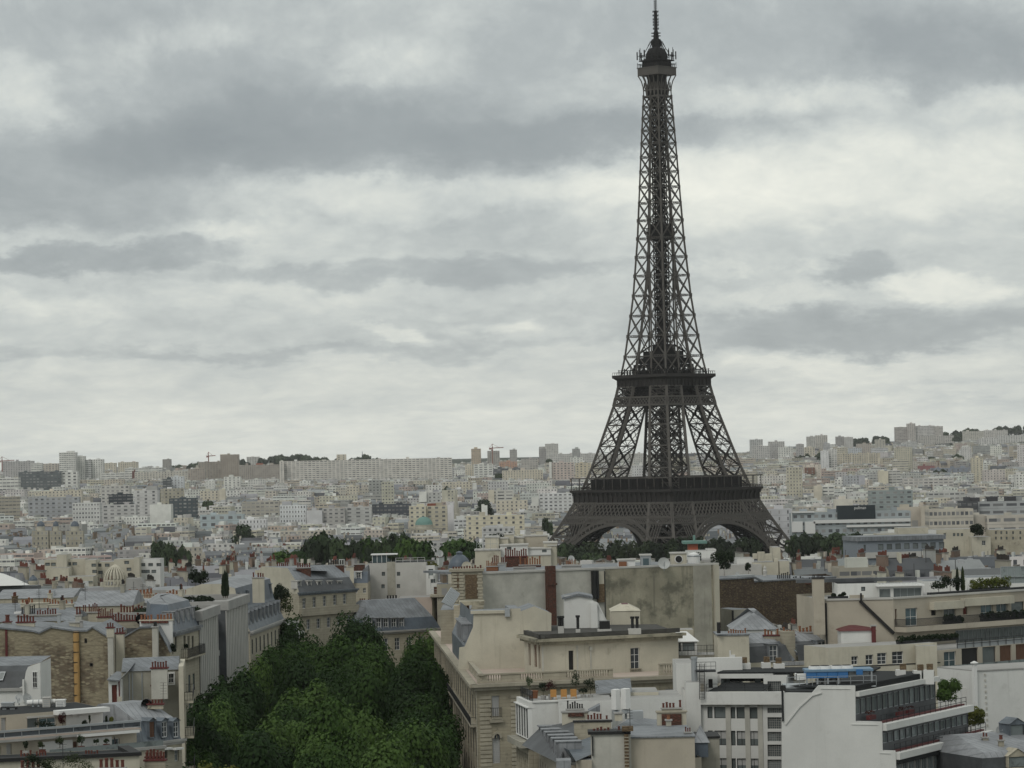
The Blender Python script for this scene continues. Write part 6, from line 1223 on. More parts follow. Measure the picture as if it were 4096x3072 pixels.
 m = MB(); m.box(xl, Y - .3, zz[0] - .35, e[0][0].x - .1, Y + .19, zz[0]); m.build('gutter', CONC, T); m = MB(); m.box(xl, Y, GZ, R4(150, 1010, Y).x - .01, Y + 6, zz[0] - .36); m.build('wall', WHITE, T); m = MB(); m.box(R4(186, 1050, Y).x, Y - .5, R4(186, 1120, Y).z, R4(200, 1050, Y).x, Y - .05, R4(186, 940, Y).z); m.build('flue', WHITE, T)
rubble_left()
def avenue_left():
 T = thing('balcony_corner_house', 'cream house with a black balcony and slate dormers on the left of the avenue', 'building', V((-47, 460, GZ))); A = xy(Z4(1285, 800, 455)); B = xy(Z4(1745, 690, 473)); fp = [A, B, B + V((-8, 1, 0)), A + V((-4, 5, 0))]; t = Side(Shell(None, fp, 0, 1, None), 0); ze = t.uz(Z4, 1500, 770)[1]
 S = Shell(T, fp, GZ, ze, CREAM2); f = S.side(0)
 for x in (1345, 1500, 1570, 1645): f.px(Z4, x - 22, 860, x + 22, 1080, 'dark')
 for k in range(1, 5): f.wins([1.5 + 3.1 * i for i in range(int(f.L / 3.1))], ze - 5.2 - 3.6 * k, 1.4, 2.4, 'dark', rec=.05)
 S.build(); cornice(T, fp, ze, .6, .7, ZINC, 'cornice', [0, 3]); zb = f.uz(Z4, 1640, 1190)[1]; balcony(T, f, f.L * .3, f.L - .2, zb, 1.0, 1.3, CREAM2, RAILM); rings(T, fp, [(0.05, ze + .3), ([1.4, 0, .5, 1.4], ze + 4), ([4, 0, 2, 4], ze + 5)], [SLATEB, ZINCL, ZINCL])
 for uu in (2.5, 6, 9.5, 13, 16.5): dormer(T, f, uu, ze + .7, 1.0, 2.2, 1.6, ZINCL, 'case', False, -.3)
 for x, y, r in ((1300, 1050, 1.0), (1530, 1020, .6)): q = f.uz(Z4, x, y, .6); shrub('balcony_plant', 'bush standing on the black balcony, %s of two' % ('larger' if r > .8 else 'smaller'), f.p(q[0], q[1] - r, .5), r * .8, LEAFD, 400, .25, (.6, .6, 1), None, 'potted plant')
 for i, (xa, ya, Ya, xb, yb, Yb, lab) in enumerate(((1600, 392, 473, 1745, 338, 493.5, 'nearer grey office with close vertical ribs, left side of the avenue'), (1812, 312, 504, 1985, 250, 531, 'farther grey office with close vertical ribs, beyond the dark slot'))):
  A, B = R4(xa, ya, Ya), R4(xb, yb, Yb); z = (A.z + B.z) / 2; fp = [xy(A), xy(B), xy(B) + V((-13, .5, 0)), xy(A) + V((-13, .5, 0))]; T = thing('ribbed_office', lab, 'office building', V((A.x - 6, (Ya + Yb) / 2, GZ)), 'ribbed offices on the avenue'); S = Shell(T, fp, GZ, z - 1.4, SLATE); f = S.side(0); n = int(f.L / 1.9)
  S.build(BLACKR); m = MB()
  for k in range(n + 1): uu = k * f.L / n; f.box(m, max(0, uu - .62), min(f.L, uu + .62), GZ + 3, z - 1.5, .003, .13)
  m.build('rib', CONCL, T)
  for q in range(8):
   m = MB(); zz = z - 4.6 - q * 3.4
   for k in range(n): uu = (k + .5) * f.L / n; f.box(m, uu - .3, uu + .3, zz, zz + 2.3, .002, .02)
   m.build('window_row', GLASSG, T)
  m = MB(); f.box(m, -.1, f.L + .1, z - 1.4, z, -.5, .5); f.box(m, -.1, .5, z - 1.4, z, -13, -.501); f.box(m, f.L - .5, f.L + .1, z - 1.4, z, -13, -.501); m.build('parapet', CONC, T)
  if i == 0: g = thing('roof_garden', 'dark planted roof garden on the nearer ribbed office', 'roof garden', V((A.x - 6, 483, z))); m = MB(); rnd = random.Random(3); [leaves(m, (A.x - 6 + rnd.uniform(-5, 5), rnd.uniform(476, 491), z - .6), 1.5, 260, .4, rnd, (1.2, 1.2, .6)) for _ in range(12)]; m.build('foliage', LEAFD, g); m = MB(); m.box(A.x - 12, 475, z - 1.39, A.x - 1, 492, z - .9); m.build('planter', CONC, g)
  else: g = thing('roof_garden', 'thin planted strip along the farther ribbed office', 'roof garden', V((A.x - 6, 515, z))); m = MB(); rnd = random.Random(4); [leaves(m, (A.x - 5 + rnd.uniform(-4, 4), rnd.uniform(507, 529), z - .6), 1.2, 200, .4, rnd, (1.2, 1.2, .6)) for _ in range(10)]; m.build('foliage', LEAFD, g); m = MB(); m.box(A.x - 12, 506, z - 1.39, A.x - 1, 530, z - .9); m.build('planter', CONC, g)
 T = thing('glazed_link', 'recessed black glazed link between the two ribbed offices', 'building', V((-49, 499, GZ))); A, B = R4(1750, 400, 495), R4(1815, 400, 503); m = MB(); z = R4(1780, 480, 499).z; m.box(A.x - 8, 494, GZ, A.x - 1.2, 504, z); m.build('wall', GLASS, T); m = MB(); zz = R4(1780, 720, 499).z; m.box(A.x - 8, 493.9, zz - .8, A.x - .6, 504.1, zz); m.box(A.x - 8, 493.9, z, A.x - .9, 504.1, z + .6); m.build('floor_band', CONC, T)
 for x, h, lab in ((1797, 6.0, 'leftmost of three slim cypresses on the ribbed office roof'), (1813, 7.0, 'middle of three slim cypresses on the ribbed office roof'), (1828, 6.6, 'rightmost of three slim cypresses on the ribbed office roof')): p = R4(x, 275, 512); cypress(lab, V((p.x, 512, p.z - .2)), h * .52, .3, 'three roof cypresses')
 Y = 585; a, b = R4(1015, 130, Y), R4(1740, 180, Y); T = thing('concrete_building', 'grey concrete building with a flared wall and pale flat roof, upper left', 'building', V(((a.x + b.x) / 2, Y + 9, GZ))); z = R4(1400, 215, Y).z; fp = fpfrom(R4(1015, 200, Y), R4(1745, 200, Y - 6), 16); Shell(T, fp, GZ, z, CONC).build(ZINCL); m = MB(); ps = [R4(x, y, Y - .2) for x, y in ((1015, 260), (1015, 130), (1128, 125), (1150, 170), (1190, 195), (1190, 260))]; m.poly(ps); m.poly([p + V((0, 3, 0)) for p in reversed(ps)])
 for p, q in zip(ps, ps[1:]): m.poly([q, p, p + V((0, 3, 0)), q + V((0, 3, 0))])
 m.build('flared_wall', CONC, T); m = MB(); rb = Side(Shell(None, fp, 0, 1, None), 0)
 for k in range(30): uu = rb.L * (.45 + .55 * k / 30); rb.box(m, uu, uu + .3, z - 2.6, z - .1, .003, .4)
 m.build('rib', CONCL, T)
 for x, y, lab in ((1570, 140, 'round dark tree on the concrete roof, left one'), (1640, 150, 'smaller dark tree on the concrete roof')): p = R4(x, y, 590); shrub('roof_tree', lab, V((p.x, 590, p.z - 1.5)), 1.8, LEAFD, 600, .4, (.9, .9, 1.1), None, 'tree')
 A, B = R5(540, 692, 545), R5(785, 597, 587); T = thing('dormered_row_house', 'avenue house with two rows of grey dormers beyond the ribbed offices', 'building', V((A.x - 6, 566, GZ))); fp = [xy(A), xy(B), xy(B) + V((-12, 1, 0)), xy(A) + V((-12, 1, 0))]; ze = (A.z + B.z) / 2; S = Shell(T, fp, GZ, ze, CREAM2); f = S.side(0); n = 9; us = [(k + .5) * f.L / n for k in range(n)]
 for q in range(4): f.wins(us, ze - 3.6 - 3.8 * q, 1.5, 2.5, 'dark', rec=.05)
 S.build(); cornice(T, fp, ze, .6, .7, CONC, 'cornice', [0]); rings(T, fp, [([0, 0, 0, 0], ze + .35), ([1.8, 0, 1, 0], ze + 4.2), ([2.4, 0, 1.4, 0], ze + 7.6), ([5, 0, 4, 0], ze + 8.4)], [ZINCD, SLATEB, ZINCL, CREAM], [1, 3])
 for uu in us: dormer(T, f, uu, ze + 1.0, 1.1, 2.3, 1.6, ZINC, 'case', True, -.4)
 for uu in us[::2]: dormer(T, f, uu, ze + 4.8, .9, 1.8, 1.2, ZINCD, 'case', False, -1.9)
 chimney(T, R5, 555, 640, 285, 470, 552, 1, 5, CREAM, TERRA, (.6, .9), .2)
 Y = 592; T = thing('white_balcony_block', 'white modern balconies wedged beside the cream mansard house', 'building', V((-38, Y + 4, GZ))); a, b = R5(788, 640, Y), R5(890, 590, Y + 4); fp = fpfrom(a, b, 7); z = R5(840, 600, Y).z; S = Shell(T, fp, GZ, z, WHITE); f = S.side(0)
 for k in range(3): f.win((.4, z - 2.9 - 3.1 * k, f.L - .4, z - .8 - 3.1 * k), 'band')
 S.build(BLACKR)
 for k in range(3): balcony(T, f, 0, f.L, z - 2.9 - 3.1 * k, 1.2, 1.0, WHITE, WHITEP, .3, solid=True)
 for x, y, r, mt, lab in ((765, 500, 2.6, LEAFY, 'big olive green bush on the white balcony roof'), (765, 420, 1.8, LEAFD, 'dark conifer behind the olive green roof bush'), (690, 470, 1.6, LEAFD, 'bush left of the olive green roof bush')): p = R5(x, y, 594); shrub('roof_tree', lab, V((p.x, 594, p.z - r)), r, mt, 900, .4, (.9, .9, 1.15), None, 'tree')
avenue_left()
def avenue_end():
 A, B = R5(893, 400, 600), R5(1255, 385, 613); ze = (A.z + B.z) / 2; B = xy(A) + V((9.8, 13, 0)); u = (B - xy(A)).normalized(); G = xy(R5(560, 300, 622)); fp = [xy(A), B, B + V((-12, 8, 0)), G]; T = thing('cream_mansard_house', 'cream house with slate mansard and five tall windows closing the avenue', 'building', V((A.x + 2, 612, GZ)))
 S = Shell(T, fp, GZ, ze, CREAM2); f = S.side(0)
 for x in (930, 1003, 1077, 1152, 1222): f.px(R5, x - 13, 438 - (x - 930) * .11, x + 13, 510 - (x - 930) * .11, 'case'); f.px(R5, x + 16, 590 - (x - 930) * .1, x + 44, 660 - (x - 930) * .1, 'case')
 for k in (1, 2): f.wins([1.6 + 3.1 * i for i in range(5)], ze - 11.6 - 3.7 * k, 1.2, 2.3, 'case')
 S.build(); cornice(T, fp, ze, .5, .6, ZINCD, 'cornice', [0]); zc = f.uz(R5, 1000, 540)[1]; m = MB(); f.box(m, -.3, f.L + .3, zc - .5, zc, .003, .7); f.box(m, -.2, f.L + .2, zc + .002, zc + .9, .35, .6); m.build('stone_balcony', LIME, T)
 zm = f.uz(R5, 1000, 300, -1.6)[1]; rings(T, fp, [([0, 0, 0, 0], ze + .3), ([1.5, 0, 1, 0], zm), ([5, 0, 4, 0], zm + 2.2)], [SLATE, ZINC, ZINC, CREAM], [1, 3])
 for x in (900, 975, 1045, 1120, 1190): q = f.uz(R5, x, 368, -.6); dormer(T, f, q[0], q[1], .9, 1.3, 1.5, CONCL, 'case', False, -.75)
 chimney(T, R5, 875, 975, 215, 300, 606, 1.2, 6, BRICK, TERRA, (.6, .9), .25); chimney(T, R5, 1080, 1215, 195, 275, 618, 1.2, 8, BRICK, SOOT, (.6, 1.0), .25); chimney(T, R5, 730, 815, 215, 240, 623, 1, 6, CREAM, TERRA, (.7, 1.1), .25)
 m = MB(); g = Side(Shell(None, fp, 0, 1, None), 3); ztop = R5(815, 232, 606).z; q = [g.uz(R5, x, y, .02) for x, y in ((885, 400), (818, 300), (815, 235), (575, 235))]; m.poly([g.p(g.L - .01, ze - .01, .02), g.p(q[1][0], q[1][1], .02), g.p(q[2][0], q[2][1], .02), g.p(q[3][0], q[3][1], .02), g.p(q[3][0], ze - .01, .02)]); m.build('gable_top', CREAM, T)
 m = MB(); zt_ = ztop; m.poly([g.p(q[2][0], q[2][1], .0), g.p(q[3][0], q[3][1], .0), g.p(q[3][0], q[3][1] - .5, -9), g.p(q[2][0], q[2][1] - .5, -9)]); m.build('upper_roof', ZINC, T)
 A, B = R5(1375, 692, 606), R5(1680, 655, 622); T = thing('six_dormer_house', 'lower house with zinc roof and six dark dormers at the end of the avenue', 'building', V(((A.x + B.x) / 2, 618, GZ))); B = xy(A) + V((13.6, 10, 0)); fp = fpfrom(A, B, 13); ze = A.z; S = Shell(T, fp, GZ, ze, CREAM2); f = S.side(0); f.wins([1.6 + 2.7 * i for i in range(6)], ze - 3.4, 1.2, 2.3, 'case'); S.build(); cornice(T, fp, ze, .5, .6, CONC, 'cornice', [0, 3]); zm = f.uz(R5, 1450, 590, -1)[1]; rings(T, fp, [(0.0, ze + .3), ([1.0, 1, 1, 1], zm), ([6, 1.6, 5, 4], zm + 3.4)], [SLATEB, ZINC, ZINC])
 for x in (1402, 1465, 1518, 1575, 1630): q = f.uz(R5, x, 672, -.3); dormer(T, f, q[0], q[1], 1.0, 2.3, 1.4, ZINCL, 'case', False, -.2)
 chimney(T, R5, 1325, 1415, 462, 540, 618, 1.2, 6, CONC, TERRA, (.4, .7), .2); chimney(T, R5, 1520, 1600, 440, 545, 620, 1.2, 4, CREAM, SOOT, (.4, .7), .2)
 A, B = R5(1050, 640, 612), R5(1400, 590, 626)
 m = MB();
 Y = 652; a, b = R5(1388, 172, Y), R5(1805, 190, Y); T = thing('grey_box_house', 'plain grey gable wall with four small windows and a glass roof room', 'building', V(((a.x + b.x) / 2, Y + 7, GZ - 3))); fp = [xy(a), xy(b), xy(b) + V((2, 13, 0)), xy(a) + V((0, 13, 0))]; z = (a.z + b.z) / 2; S = Shell(T, fp, GZ - 3, z, CONCL); f = S.side(0)
 for x, y in ((1500, 262), (1609, 262), (1497, 352), (1608, 350)): f.px(R5, x - 12, y - 14, x + 12, y + 13, 'dark')
 S.build(BLACKR); m = MB(); q = f.rect(R5, 1525, 175, 1590, 415); f.box(m, q[0], q[2], q[1], q[3], .005, .06); m.build('patched_strip', GREYREN, T); m = MB(); q = f.rect(R5, 1420, 128, 1590, 182, -2); f.box(m, q[0], q[2], z, q[3], -6, -2); m.build('glass_room', GLASSB, T); m = MB(); f.box(m, q[0] - .3, q[2] + .3, q[3] + .002, q[3] + .2, -6.4, -1.6)
 for k in range(6): uu = q[0] + (q[2] - q[0]) * k / 5; f.box(m, uu - .05, uu + .05, z, q[3], -1.99, -1.9)
 m.build('glass_room_frame', WHITEP, T); railing(T, [f.p(q[2], 0, -.4), f.p(f.L - .2, 0, -.4)], z, .9, WHITEP); p = R5(1570, 165, 653.5); shrub('roof_shrub', 'bush beside the glass room on the grey box house', V((p.x, p.y, z - .02)), 1.2, LEAFD, 500, .3, (1.2, .8, .7))
 Y = 640; a, b = R5(1612, 430, Y), R5(1848, 432, Y); T2 = thing('pink_wall_house', 'salmon coloured blank wall below the grey box house', 'building', V(((a.x + b.x) / 2, Y + 5, GZ))); fp = [xy(a), xy(b), xy(b) + V((3, 10, 0)), xy(a) + V((0, 10, 0))]; S = Shell(T2, fp, GZ, (a.z + b.z) / 2, PINKF); f = S.side(0); f.px(R5, 1625, 440, 1645, 462, 'dark'); S.build(CONC); c, d = R5(1850, 430, Y - .5), R5(1925, 425, Y + 6); fp = [xy(c), xy(d), xy(d) + V((0, 9, 0)), xy(c) + V((0, 9, 0))]; S = Shell(T2, fp, GZ, c.z, CREAM, 'cream_wing'); f = S.side(0); f.px(R5, 1885, 450, 1905, 490, 'case'); f.px(R5, 1882, 530, 1903, 590, 'case'); S.build(CONC); m = MB(); m.box(c.x - .4, Y - 1.0, c.z + .003, d.x + .4, Y + 9, c.z + .4); m.build('eaves', LIME, T2)
 Y = 645; a, b = R5(1805, 205, Y + 6), R5(1905, 205, Y + 6); T3 = thing('white_stepped_house', 'small white stepped house with roof plants, right of the grey box house', 'building', V(((a.x + b.x) / 2, Y + 8, GZ)))
 for k, (x0, y0, x1, dy) in enumerate(((1805, 202, 1868, 6), (1830, 275, 1860, 3), (1842, 330, 1908, 0))): a, b = R5(x0, y0, Y + dy), R5(x1, y0, Y + dy); S = Shell(T3, [xy(a), xy(b), xy(b) + V((0, 6, 0)), xy(a) + V((0, 6, 0))], GZ, a.z, WHITE, 'wall'); f = S.side(0); f.win((f.L * .3, a.z - 2.6, f.L * .3 + .9, a.z - .7), 'brown' if k == 2 else 'dark'); S.build(CONC)
 a, b = R5(1842, 412, Y - 1), R5(1908, 412, Y - 1); railing(T3, [a, b], a.z, 1.0, GALV); p = R5(1835, 185, Y + 9); shrub('roof_shrub', 'green plant strip on the white stepped house', V((p.x, p.y, p.z - 1)), 1.1, LEAFY, 400, .3, (1.6, .8, .7)); dish('dish behind the white stepped house, above the slate dome', R5, 1905, 115, 700, .8, az=.3)
 Y = 628; a, b = R5(1672, 590, Y), R5(1762, 585, Y); T = thing('red_tiled_house', 'little cream house with a red tiled roof, beside the salmon wall', 'house', V(((a.x + b.x) / 2, Y + 3, GZ))); fp = [xy(a), xy(b), xy(b) + V((0, 6, 0)), xy(a) + V((0, 6, 0))]; S = Shell(T, fp, GZ, a.z, CREAM); f = S.side(0); f.px(R5, 1700, 612, 1727, 668, 'case'); S.build(); rings(T, fp, [(-.5, a.z + .01), ([2, 1, 2, 1], a.z + 1.3)], [TERRA, TERRA]); chimney(T, R5, 1690, 1745, 548, 580, Y + 3, .8, 6, TERRA, TERRAO, (.3, .4), .2)
 Y = 640; a, b = R5(1258, 330, Y), R5(1386, 330, Y); T = thing('dark_slate_house', 'house with a black-blue slate roof and white dormer, left of the grey box house', 'building', V(((a.x + b.x) / 2, Y + 5, GZ))); fp = [xy(a), xy(b), xy(b) + V((0, 12, 0)), xy(a) + V((0, 12, 0))]; S = Shell(T, fp, GZ, a.z, CREAM2); f = S.side(0); f.px(R5, 1290, 365, 1312, 400, 'case'); f.px(R5, 1352, 365, 1375, 400, 'case'); S.build(); zt = R5(1300, 245, Y + 3).z; rings(T, fp, [(0.0, a.z + .01), ([1.6, 0, 1, 2.2], zt), ([5, 0, 4, 3.5], zt + 1.2)], [SLATEB, SLATE, SLATE]); q = f.uz(R5, 1322, 303, -.7); dormer(T, f, q[0], q[1], .9, 1.4, 1.4, WHITEP, 'case', False, -.6); chimney(T, R5, 1258, 1285, 205, 330, Y - .8, .8, 0, CREAM); chimney(T, R5, 1286, 1365, 190, 240, Y + 4, 1, 0, BRICK)
avenue_end()
# ------------------------------------------------------------------ near buildings, right of the avenue
def block(T, c, x0, x1, yt, Y, dep, mat, zb=GZ, cap=BLACKR, dy=0.0, name='wall', parapet=0.0):
 a, b = c(x0, yt, Y), c(x1, yt, Y + dy); z = (a.z + b.z) / 2; fp = fpfrom(a, b, dep); S = Shell(T, fp, zb, z, mat, name); S.capm = cap; return S
def newT(name, label, cat, p, z=GZ, group=None): return thing(name, label, cat, V((p[0], p[1], z)), group)
def corner_palace():
 A = xy(R6(372, 1078, 427)); B = xy(R6(1822, 1005, 436)); z = R6(372, 1078, 427).z; C = A + (xy(R6(70, 682, 560)) - A); fp = [A, B, B + V((-3, 118, 0)), C]
 T = newT('corner_palace', 'big cream limestone corner building with a balustraded terrace on the right of the avenue', 'building', (8, 470)); S = Shell(T, fp, GZ, z, CREAMD); f = S.side(0); g = S.side(3)
 f.px(R6, 480, 1140, 538, 1285, 'shut'); f.px(R6, 485, 1440, 545, 1625, 'shut', label='tall arched doorway with closed pale shutters'); f.px(R6, 1730, 1090, 1800, 1200, 'shut')
 for uu in [2.2, 10.5, 14, 17.5, 21, 24.3]: f.win((uu - .6, z - 5.6, uu + .6, z - 3), 'case') if uu > 9 else None
 n = 20; L = g.L; us = [(k + .5) * L / n for k in range(n)]
 for q, (dz, h) in enumerate(((4.6, 2.9), (9.4, 3.2), (14.4, 3.2))): g.wins(us, z - dz, 3.3, h, 'dark', rec=.03)
 S.build(); m = MB()
 for k in range(n + 1): uu = min(L - .35, max(.35, k * L / n)); g.box(m, uu - .45, uu + .45, z - 15, z - .6, .004, .14)
 m.build('pilaster', LIME, T)
 for dz in (5.0, 14.8): balcony(T, g, .5, L - .5, z - dz, .9, 1.0, LIME, RAILM, bars=.6)
 m = MB()
 for k in range(34):
  zz = z - 1.2 - k * .55
  if k % 1 == 0: f.box(m, .3, 1.9, zz - .4, zz, .003, .09); f.box(m, 4.6, 8.9, zz - .4, zz, .003, .09)
 m.build('rusticated_pier', CREAM2, T)
 q = f.rect(R6, 485, 1375, 545, 1442); m = MB(); r = (q[2] - q[0]) / 2; c0 = f.p((q[0] + q[2]) / 2, q[1], .02)
 pts = [c0 + f.u * r * math.cos(math.pi * k / 12) + V((0, 0, r * 1.25 * math.sin(math.pi * k / 12))) for k in range(13)]; m.poly(pts); m.build('fanlight', GLASS, T); m = MB()
 for a_, b_ in zip(pts, pts[1:]): m.beam(a_ + f.n * .1, b_ + f.n * .1, .28)
 m.beam(c0 + f.n * .03, c0 + f.n * .03 + V((0, 0, r * 1.2)), .1); m.build('arch_moulding', LIME, T)
 q = f.rect(R6, 470, 1235, 545, 1290); balcony(T, f, q[0], q[2], q[1], .5, 1.2, LIME, RAILM); m = MB(); f.box(m, q[0] - .2, q[2] + .2, q[1] - .7, q[1] - .26, .004, .45); m.build('console', LIME, T)
 cornice(T, fp, z, 1.0, .9, LIME, 'cornice', [0, 3]); m = MB(); i_ = insetp(fp, [.0, 0, 0, .0]); m.poly([(*p, z + .47) for p in i_]); m.build('terrace_roof', PINKF, T)
 m = MB(); u1 = f.uz(R6, 1350, 960, -.6)[0]; zb = z + .47; f.box(m, .3, u1, zb, zb + .25, -.9, -.4); f.box(m, .3, u1, zb + 1.0, zb + 1.2, -.95, -.35); pan = [(.3, 1.6), (4.5, 6.0), (8.6, 9.8), (13.5, 14.3), (u1 - .6, u1)]
 for a, b in ((.3, 1.7), (3.6, 6.2), (9.4, 12.6), (u1 - .6, u1)): f.box(m, a, b, zb + .252, zb + .998, -.85, -.45)
 uu = 1.9
 while uu < u1 - .6: m.lathe(f.p(uu, zb + .25, -.65), [(.09, 0), (.13, .18), (.06, .45), (.09, .75)], 6); uu += .34
 gg = 1.0; L = g.L; g.box(m, L * .72, L - .3, zb, zb + .25, -.9, -.4); g.box(m, L * .72, L - .3, zb + 1.0, zb + 1.2, -.95, -.35); k = L * .72
 while k < L - .4: m.lathe(g.p(k, zb + .25, -.65), [(.09, 0), (.13, .18), (.06, .45), (.09, .75)], 6); k += .34
 u2 = f.uz(R6, 1685, 935, -.6)[0]; f.box(m, u2, f.L, zb, zb + .3, -.9, -.4); f.box(m, u2, f.L, zb + 1.3, zb + 1.55, -.95, -.35); f.box(m, u2, u2 + .6, zb + .302, zb + 1.298, -.85, -.45); uu = u2 + .9
 while uu < f.L - .3: m.lathe(f.p(uu, zb + .3, -.65), [(.1, 0), (.15, .2), (.07, .6), (.1, 1.0)], 6); uu += .36
 m.build('balustrade', LIME, T)
 P0 = xy(R6(712, 690, 449)); P1 = xy(R6(832, 760, 437.5)); P2 = xy(R6(1822, 730, 446)); zp = R6(832, 752, 437.5).z; fq = [P0, P1, P2, P2 + V((-2, 22, 0)), P0 + V((4, 22, 0))]; S = Shell(T, fq, zb - .3, zp, CREAM, 'pavilion_wall'); a = S.side(1); b = S.side(0)
 a.px(R6, 1033, 815, 1072, 968, 'hole'); a.px(R6, 1478, 795, 1546, 945, 'case')
 for x0, x1 in ((742, 762), (780, 806), (812, 832)): r = b.rect(R6, x0, 745 + (x0 - 742) * .15, x1, 925 + (x0 - 742) * .3); b.win((r[0] + .05, r[1], r[2] - .05, r[3] - .3), 'brown')
 S.build(); m = MB()
 for uu in (a.uz(R6, 845, 800)[0], a.uz(R6, 1095, 800)[0] ): a.box(m, uu - .12, uu + .12, zb + .2, zp - .7, .003, .06)
 q = a.uz(R6, 1190, 800)[0]; a.box(m, q - .08, q + .08, zb + .2, zp - .9, .003, .12); a.box(m, q - .2, q + .2, zp - 1.4, zp - 1.0, .004, .22); m.build('drain_pipe', PALEREN, T)
 r = a.rect(R6, 1478, 945, 1550, 980); m = MB(); a.box(m, r[0] - .1, r[2] + .1, r[3] - .1, r[3] + .05, .004, .3); a.box(m, r[0] - .1, r[2] + .1, r[1], r[1] + .1, .004, .3)
 for k in range(7): uu = r[0] + (r[2] - r[0]) * k / 6; a.box(m, uu - .06, uu + .06, r[1] + .1, r[3] - .1, .05, .2)
 m.build('window_balustrade', LIME, T)
 cornice(T, fq, zp, .9, .8, STAIN2, 'pavilion_cornice', [0, 1, 4]); m = MB(); n = len(fq)
 ins = insetp(fq, [.8] * 5); m.poly([(*p, zp + .45) for p in fq]); m.build('pavilion_roof', plain('weathered_roof_stone', (.07, .068, .062), .95, .2, .6, .8), T); m = MB()
 for i in (0, 1): s_ = S.side(i); s_.box(m, -.3, s_.L + .3, zp + .452, zp + 1.0, -.6, .0)
 m.build('pavilion_parapet', MATS['weathered_roof_stone'], T)
 zr = zp + .45
 def vent(x, y0, y1, w, lab=None, n=2):
  p0, p1 = R6(x - w / 2, y1, 443), R6(x + w / 2, y0, 443); m = MB(); m.box(p0.x, 443, zr, p1.x, 443.8, p0.z); o = m.build('vent_base', CONCL, T); m = MB()
  for k in range(n): xx = p0.x + (p1.x - p0.x) * (k + .5) / n; m.tube((xx, 443.4, p0.z), (xx, 443.4, p1.z - .25), .2, .2, 8); m.tube((xx, 443.4, p1.z - .3), (xx, 443.4, p1.z), .3, .3, 8)
  m.build('cowl', SOOT, o)
 vent(977, 565, 640, 40); vent(1100, 560, 660, 30, n=1); vent(1510, 568, 655, 66)
 p0, p1 = R6(1256, 660, 442.5), R6(1330, 602, 442.5); m = MB(); m.box(p0.x, 442.5, p0.z, p1.x, 443.6, p1.z); o = m.build('black_cowl_box', SOOT, T); m = MB(); q0, q1 = R6(1243, 703, 442.4), R6(1342, 662, 442.4); m.box(q0.x, 442.4, zr, q1.x, 443.7, p0.z - .002); m.build('vent_base', CONCL, T); q0, q1 = R6(1462, 692, 443), R6(1555, 656, 443); m = MB(); m.box(q0.x, 442.9, zr, q1.x, 444, q1.z); m.build('vent_base', CONCL, T)
 Y = 462; T2 = newT('white_roof_house', 'white roof house with a curved zinc top standing behind the black roof vents', 'roof house', (R6(1100, 600, Y).x, Y), zp); ps = [R6(x, y, Y) for x, y in ((1003, 660), (1003, 420), (1105, 408), (1205, 425), (1205, 450), (1245, 470), (1330, 640), (1330, 665))]; m = MB(); m.poly([p for p in reversed(ps)][::-1] if False else [ps[0]] + list(reversed(ps[1:])))
 m.poly([ps[0], ps[1], ps[1] + V((0, 7, 0)), ps[0] + V((0, 7, 0))]); m.build('wall', WHITE, T2); m = MB(); tp = [R6(x, y, Y - .3) for x, y in ((985, 432), (1105, 404), (1208, 424))]
 for p, q in zip(tp, tp[1:]): m.poly([p, q, q + V((0, 8, 0)), p + V((0, 8, 0))]); m.poly([p - V((0, 0, .3)), q - V((0, 0, .3)), q, p])
 p, q = R6(1208, 440, Y - .1), R6(1335, 645, Y - .1); m.poly([p, q, q + V((0, 7, 0)), p + V((0, 7, 0))]); m.build('roof', ZINC, T2); railing(T2, [R6(1240, 640, Y - .4), R6(1330, 640, Y - .4)], R6(1330, 655, Y).z, 1.2, GALV)
 m = MB(); p0, p1 = R6(1195, 655, Y - .5), R6(1240, 470, Y - .5); m.box(p0.x, Y - .5, p0.z, p1.x, Y - .01, p1.z); m.build('chimney_shaft', WHITE, T2)
 Y = 470; a, b = R6(1340, 532, Y), R6(1548, 545, Y); T3 = newT('yellow_roof_house', 'small pale yellow house with dark red hipped coping, right of the white roof house', 'roof house', ((a.x + b.x) / 2, Y + 4), zp); S = Shell(T3, fpfrom(a, b, 8), zp - 1, a.z, CREAM); S.build(); rings(T3, S.fp, [(-.1, a.z + .01), (1.6, a.z + .9)], [CREAM, TIN])
 Y = 456; T4 = newT('cream_gable_house', 'tall blank cream gable with a grey mansard on the avenue side', 'building', (R6(500, 700, Y).x, Y + 40)); ps = [R6(x, y, Y) for x, y in ((240, 950), (247, 790), (285, 785), (345, 645), (350, 545), (610, 535), (612, 512), (685, 510), (690, 530), (785, 495), (910, 545), (905, 950))]
 m = MB(); m.poly([ps[0]] + list(reversed(ps[1:]))); m.build('gable_wall', CREAM, T4); zg = ps[4].z; u3 = (C - A).normalized(); L3 = 38; m = MB(); e = V((u3.x, u3.y, 0)) * L3
 e2 = V((u3.x, u3.y, 0)) * 11
 for p, q in zip(ps[4:-1], ps[5:-1]): m.poly([p + V((0, .2, -.02)), q + V((0, .2, -.02)), q + V((0, .2, -.02)) + e2, p + V((0, .2, -.02)) + e2])
 m.build('roof', ZINC, T4); m = MB(); p, q, r = ps[1], ps[3], ps[4]; p2 = ps[2]; m.poly([p2 + V((0, .1, 0)), p2 + e, q + e, q + V((0, .1, 0))]); m.poly([q + V((0, .1, 0)), q + e, r + e, r + V((0, .1, 0))]); m.poly([p2 + V((0, .1, -3)), p2 + e + V((0, 0, -3)), p2 + e, p2 + V((0, .1, 0))]); m.build('mansard', ZINCD, T4)
